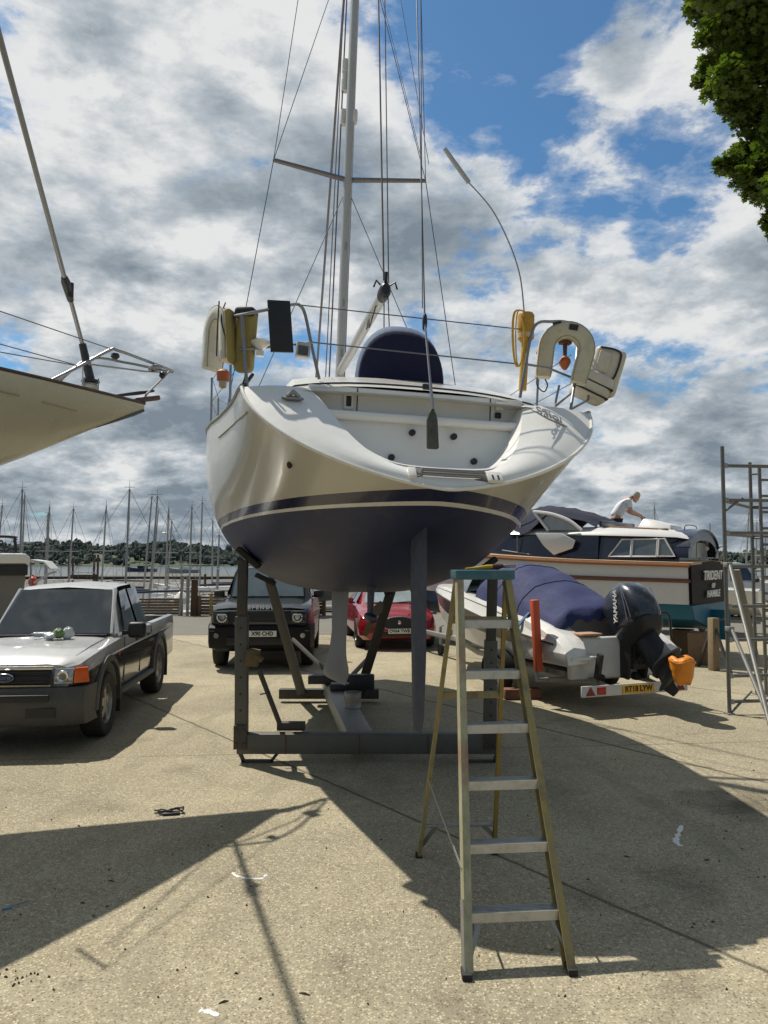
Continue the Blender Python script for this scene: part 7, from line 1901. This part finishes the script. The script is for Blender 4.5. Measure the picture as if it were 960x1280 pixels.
# pale bimini frame on the yacht next to it, orange buoy
p = at(48, 705, 40); o = empty('dinghy_davit_frame', (p.x, 40, -1.6), 0, 'white hooped stern frame with a pale roof beyond the pickup cab, at left', 'stern frame')
MB().loft([[V((-.95,y,3.55+.12*y)), V((-.2,y,3.72)), V((.5,y,3.62)), V((.85,y,3.25)), V((.80,y,3.20)), V((.45,y,3.54)), V((-.2,y,3.64)), V((-.95,y,3.47+.12*y))] for y in (-.5,.5)]).build('roof', M_crw, o)
for x, z in ((-.9,3.5),(-.4,3.6)): MB().tube([(x,0,z),(x+.05,0,1.2),(x-.4,0,0)], .04, 8).build('frame_leg', M_galv, o)
MB().tube([(-.2,0,2.5),(.6,0,3.0),(.95,0,3.1)], .06, 8).build('frame_arm', M_crw, o)
p = at(41, 727, 41); o = tag(MB().ball((0,0,0), (.24,.24,.28), 16, 10).tube([(0,0,.26),(0,0,.36)], .05, 8).build('mooring_buoy', pm('orange_buoy', (.65,.07,.03), .5), None), 'round orange buoy hanging by the hooped stern frame, left of the pickup roof', 'buoy'); o.location = p

# ---------------------------------------------------------------- the tree that overhangs at upper right
def leafmat():
    m, nt, b = newmat('leaf')
    nt.nodes.remove(b); o = nt.nodes['Material Output']
    g = nt.nodes.new('ShaderNodeNewGeometry'); rnd_ = g.outputs['Random Per Island']
    tc = nt.nodes.new('ShaderNodeTexCoord').outputs['Object']
    c = ramp(nt, mathn(nt, 'ADD', mathn(nt, 'MULTIPLY', rnd_, .7), mathn(nt, 'MULTIPLY', noise(nt, tc, 1.2, 3), .3)), [(.1, (.040,.068,.012)), (.5, (.075,.118,.016)), (.9, (.125,.165,.026))])
    d = nt.nodes.new('ShaderNodeBsdfPrincipled'); nt.links.new(c, d.inputs['Base Color']); d.inputs['Roughness'].default_value = .5; d.inputs['Specular IOR Level'].default_value = .35
    t = nt.nodes.new('ShaderNodeBsdfTranslucent'); nt.links.new(mixc(nt, 1.0, c, (1.5,1.7,.7), 'MULTIPLY'), t.inputs['Color'])
    mx = nt.nodes.new('ShaderNodeMixShader'); mx.inputs[0].default_value = .32; nt.links.new(d.outputs[0], mx.inputs[1]); nt.links.new(t.outputs[0], mx.inputs[2]); nt.links.new(mx.outputs[0], o.inputs[0])
    return m
M_leaf = leafmat(); M_bark = pm('bark', (.07,.055,.04), .9, var=.3, scale=5, bump=.6, bscale=14)
tree = empty('sycamore_tree', (10.6, 12.6, 0), 0, 'broad leaved tree overhanging from the upper right corner', 'tree')
T0 = V((10.6,12.6,0))
rn = random.Random(9)
clumps = []   # centre, radius, leaves
EP = [(872,8,26),(888,30,24),(870,50,12),(895,60,24),(872,82,13),(866,100,11),(884,112,18),(905,95,28),(898,130,14),(915,135,22),(925,40,34),(935,90,34),(940,140,28),(922,160,15),(945,175,24),(893,207,13),(908,203,20),(926,196,26),(920,222,18),(940,215,26),(955,200,26),(930,240,14),(948,240,20),(958,262,14),(950,276,10),(962,285,16),(970,230,30),(975,170,40),(975,110,40),(970,40,45),(950,5,40),(910,-10,40),(900,-50,60),(960,-60,70),(1010,0,60),(1020,90,60),(1020,180,55),(1010,250,45),(1000,300,30),(880,-60,40)]
edge_px = [(a+9, b_, c*.92) for a, b_, c in EP]
for px, py, r in edge_px:
    for k in range(2 if r > 18 else 1):
        Y = 12.2+rn.uniform(-.9,.9)*(r/25); c = at(px, py, Y); clumps.append((c, r*Y/961*1.15, int(150*(r/20)**2)+30))
for _ in range(120):
    a, e, q = rn.uniform(0, 2*pi), rn.uniform(-.5, 1.3), rn.uniform(.5, 1)**.5
    c = V((11.0+4.4*q*cos(a)*cos(e), 13.0+4.4*q*sin(a)*cos(e), 9.8+4.3*q*sin(e)))
    pr = c-V((0,0,HC)); w_ = pr.y*cos(PIT)+pr.z*sin(PIT); sx = 480+F*pr.x/w_
    if sx < 1000: continue
    clumps.append((c, rn.uniform(.5, .9), 130))
vs, fs = [], []
LF = [(0,-.5),(.22,-.28),(.52,-.12),(.26,.06),(.40,.34),(.12,.26),(0,.62),(-.12,.26),(-.40,.34),(-.26,.06),(-.52,-.12),(-.22,-.28)]
for c, r, n in clumps:
    for _ in range(n):
        d = V((rn.gauss(0,1), rn.gauss(0,1), rn.gauss(0,1))).normalized()*r*rn.random()**.45
        p = c+V((d.x, d.y, d.z*.9))
        s = rn.uniform(.075, .145)
        nrm_ = V((rn.gauss(0,.55), rn.gauss(0,.55), 1)).normalized(); t_ = nrm_.cross(V((cos(rn.uniform(0,6.3)), sin(rn.uniform(0,6.3)), 0))).normalized(); b_ = nrm_.cross(t_)
        o = len(vs)
        vs += [tuple(p+t_*x*s+b_*y*s+nrm_*(-.18*s*(abs(x)*1.5+y*y)) - T0) for x, y in LF]
        fs.append(tuple(range(o, o+12)))
me = bpy.data.meshes.new('crown'); me.from_pydata(vs, [], fs); me.materials.append(M_leaf)
o = bpy.data.objects.new('crown', me); COL.objects.link(o); o.parent = tree
tk = MB(); tk.tube([V((0,0,-.1)), V((.05,.1,2)), V((.2,.2,4.5)), V((.3,.3,7.5)), V((.4,.3,11)), V((.4,.3,13.2))], [.42,.34,.30,.22,.12,.03], 14)
tk.build('trunk', M_bark, tree)
lm = MB()
for c, r, n in clumps:
    if n < 120 and rn.random() < .4: continue
    q = c-T0; z0 = max(3.5, q.z*.62); b0 = V((.25,.25,z0))
    lm.tube([b0, b0.lerp(q,.5)+V((rn.uniform(-.2,.2),rn.uniform(-.2,.2),.25)), q], [.055,.032,.010], 6)
lm.build('limb', M_bark, tree)

# ---------------------------------------------------------------- small things on the ground
M_spill = pm('white_paint_spill', (.70,.69,.65), .6, var=.1, scale=30)
def splash(pts, w_, label, seed):
    q = [gp(*p) for p in pts]; c = sum(q, V((0,0,0)))/len(q); rr = random.Random(seed); b = MB(); path = arc(q, 6) if len(q) > 1 else q
    n = len(path); L = []; Rr = []
    for i, p in enumerate(path):
        t = (path[min(i+1,n-1)]-path[max(i-1,0)]).normalized(); s = V((-t.y,t.x,0)); ww = w_*rr.uniform(.4,1.3)*(.5 if i in (0,n-1) else 1)
        L.append(p-c+s*ww); Rr.append(p-c-s*ww)
    rings = [[l+V((0,0,.001)), l.lerp(r,.5)+V((0,0,.006)), r+V((0,0,.001)), l.lerp(r,.5)+V((0,0,.0005))] for l, r in zip(L, Rr)]
    for k in range(0):
        a = rr.uniform(0,6.3); d = rr.uniform(.02,.12); pp = rr.choice(path)-c+V((cos(a)*d,sin(a)*d*1.6,.002)); b.ball(pp, (rr.uniform(.003,.011),rr.uniform(.003,.012),.002), 8, 4)
    b.loft(rings); o = b.build('paint_spill', M_spill); o.location = c; tag(o, label, 'paint spill')
splash([(291,1091),(296,1095),(310,1098),(328,1098),(333,1093)], .012, 'thin curved white paint dribble on the concrete left of the ladder', 1)
splash([(250,1263),(262,1265),(274,1270)], .016, 'short white paint smear on the concrete at the bottom edge', 2)
splash([(852,1032),(848,1042),(845,1052),(852,1058)], .022, 'white paint spatter in the yacht shadow right of the ladder', 3)
p = gp(211, 1018); o = empty('cable_scrap', p, .2, 'tangled scrap of black cable lying on the sunlit concrete', 'scrap')
rr = random.Random(2)
for k in range(4):
    pts = [V((-.13+.07*j+rr.uniform(-.02,.02), rr.uniform(-.07,.07), .012+rr.uniform(0,.03))) for j in range(5)]
    MB().tube(arc([V((q_.x*.8, q_.y*.7, q_.z)) for q_ in pts], 5), .006, 6).build('strand', M_cord, o)
MB().box((.02,-.01,.012), (.13,.06,.02)).build('buckle', M_black, o, bev=.005)
p = gp(9, 1136); o = tag(MB().box((0,0,.005), (.05,.03,.01), (0,0,.5)).tube([(0,0,.008),(.06,.05,.012),(.09,.09,.01)], .004, 6).build('blue_scrap', pm('blue_scrap_plastic', (.10,.20,.32), .5), None, bev=.002), 'tiny scrap of pale blue plastic in the bow shadow at the left edge', 'scrap'); o.location = p
lt_ = MB(); rr = random.Random(8)
for k in range(170):
    px, py = rr.uniform(-60, 1020), 900+360*rr.random()**.8
    if rr.random() < .25: px, py = rr.gauss(905, 45), rr.gauss(1030, 45)
    elif rr.random() < .14: px, py = rr.gauss(25, 22), rr.gauss(1224, 6)
    if py > 1290 or py < 860: continue
    q = gp(px, py); a = rr.uniform(0, 6.3); l = rr.uniform(.006,.022)*(2.8 if rr.random() < .08 else 1); w_ = rr.uniform(.0015,.005)
    d = V((cos(a),sin(a),0)); s = V((-d.y,d.x,0))
    lt_.loft([[q-d*l/2+s*w_*.3+V((0,0,.001)), q-d*l/2-s*w_*.3+V((0,0,.001)), q-d*l/2+V((0,0,.006))], [q+s*w_+V((0,0,.002)), q-s*w_+V((0,0,.001)), q+V((0,0,.012))], [q+d*l/2+s*w_*.3+V((0,0,.001)), q+d*l/2-s*w_*.3+V((0,0,.001)), q+d*l/2+V((0,0,.005))]])
tag(lt_.build('leaf_litter', pm('dry_litter', (.105,.072,.042), .9, var=.5, scale=3)), 'scattered twigs and dry leaf bits on the concrete', kind='stuff')
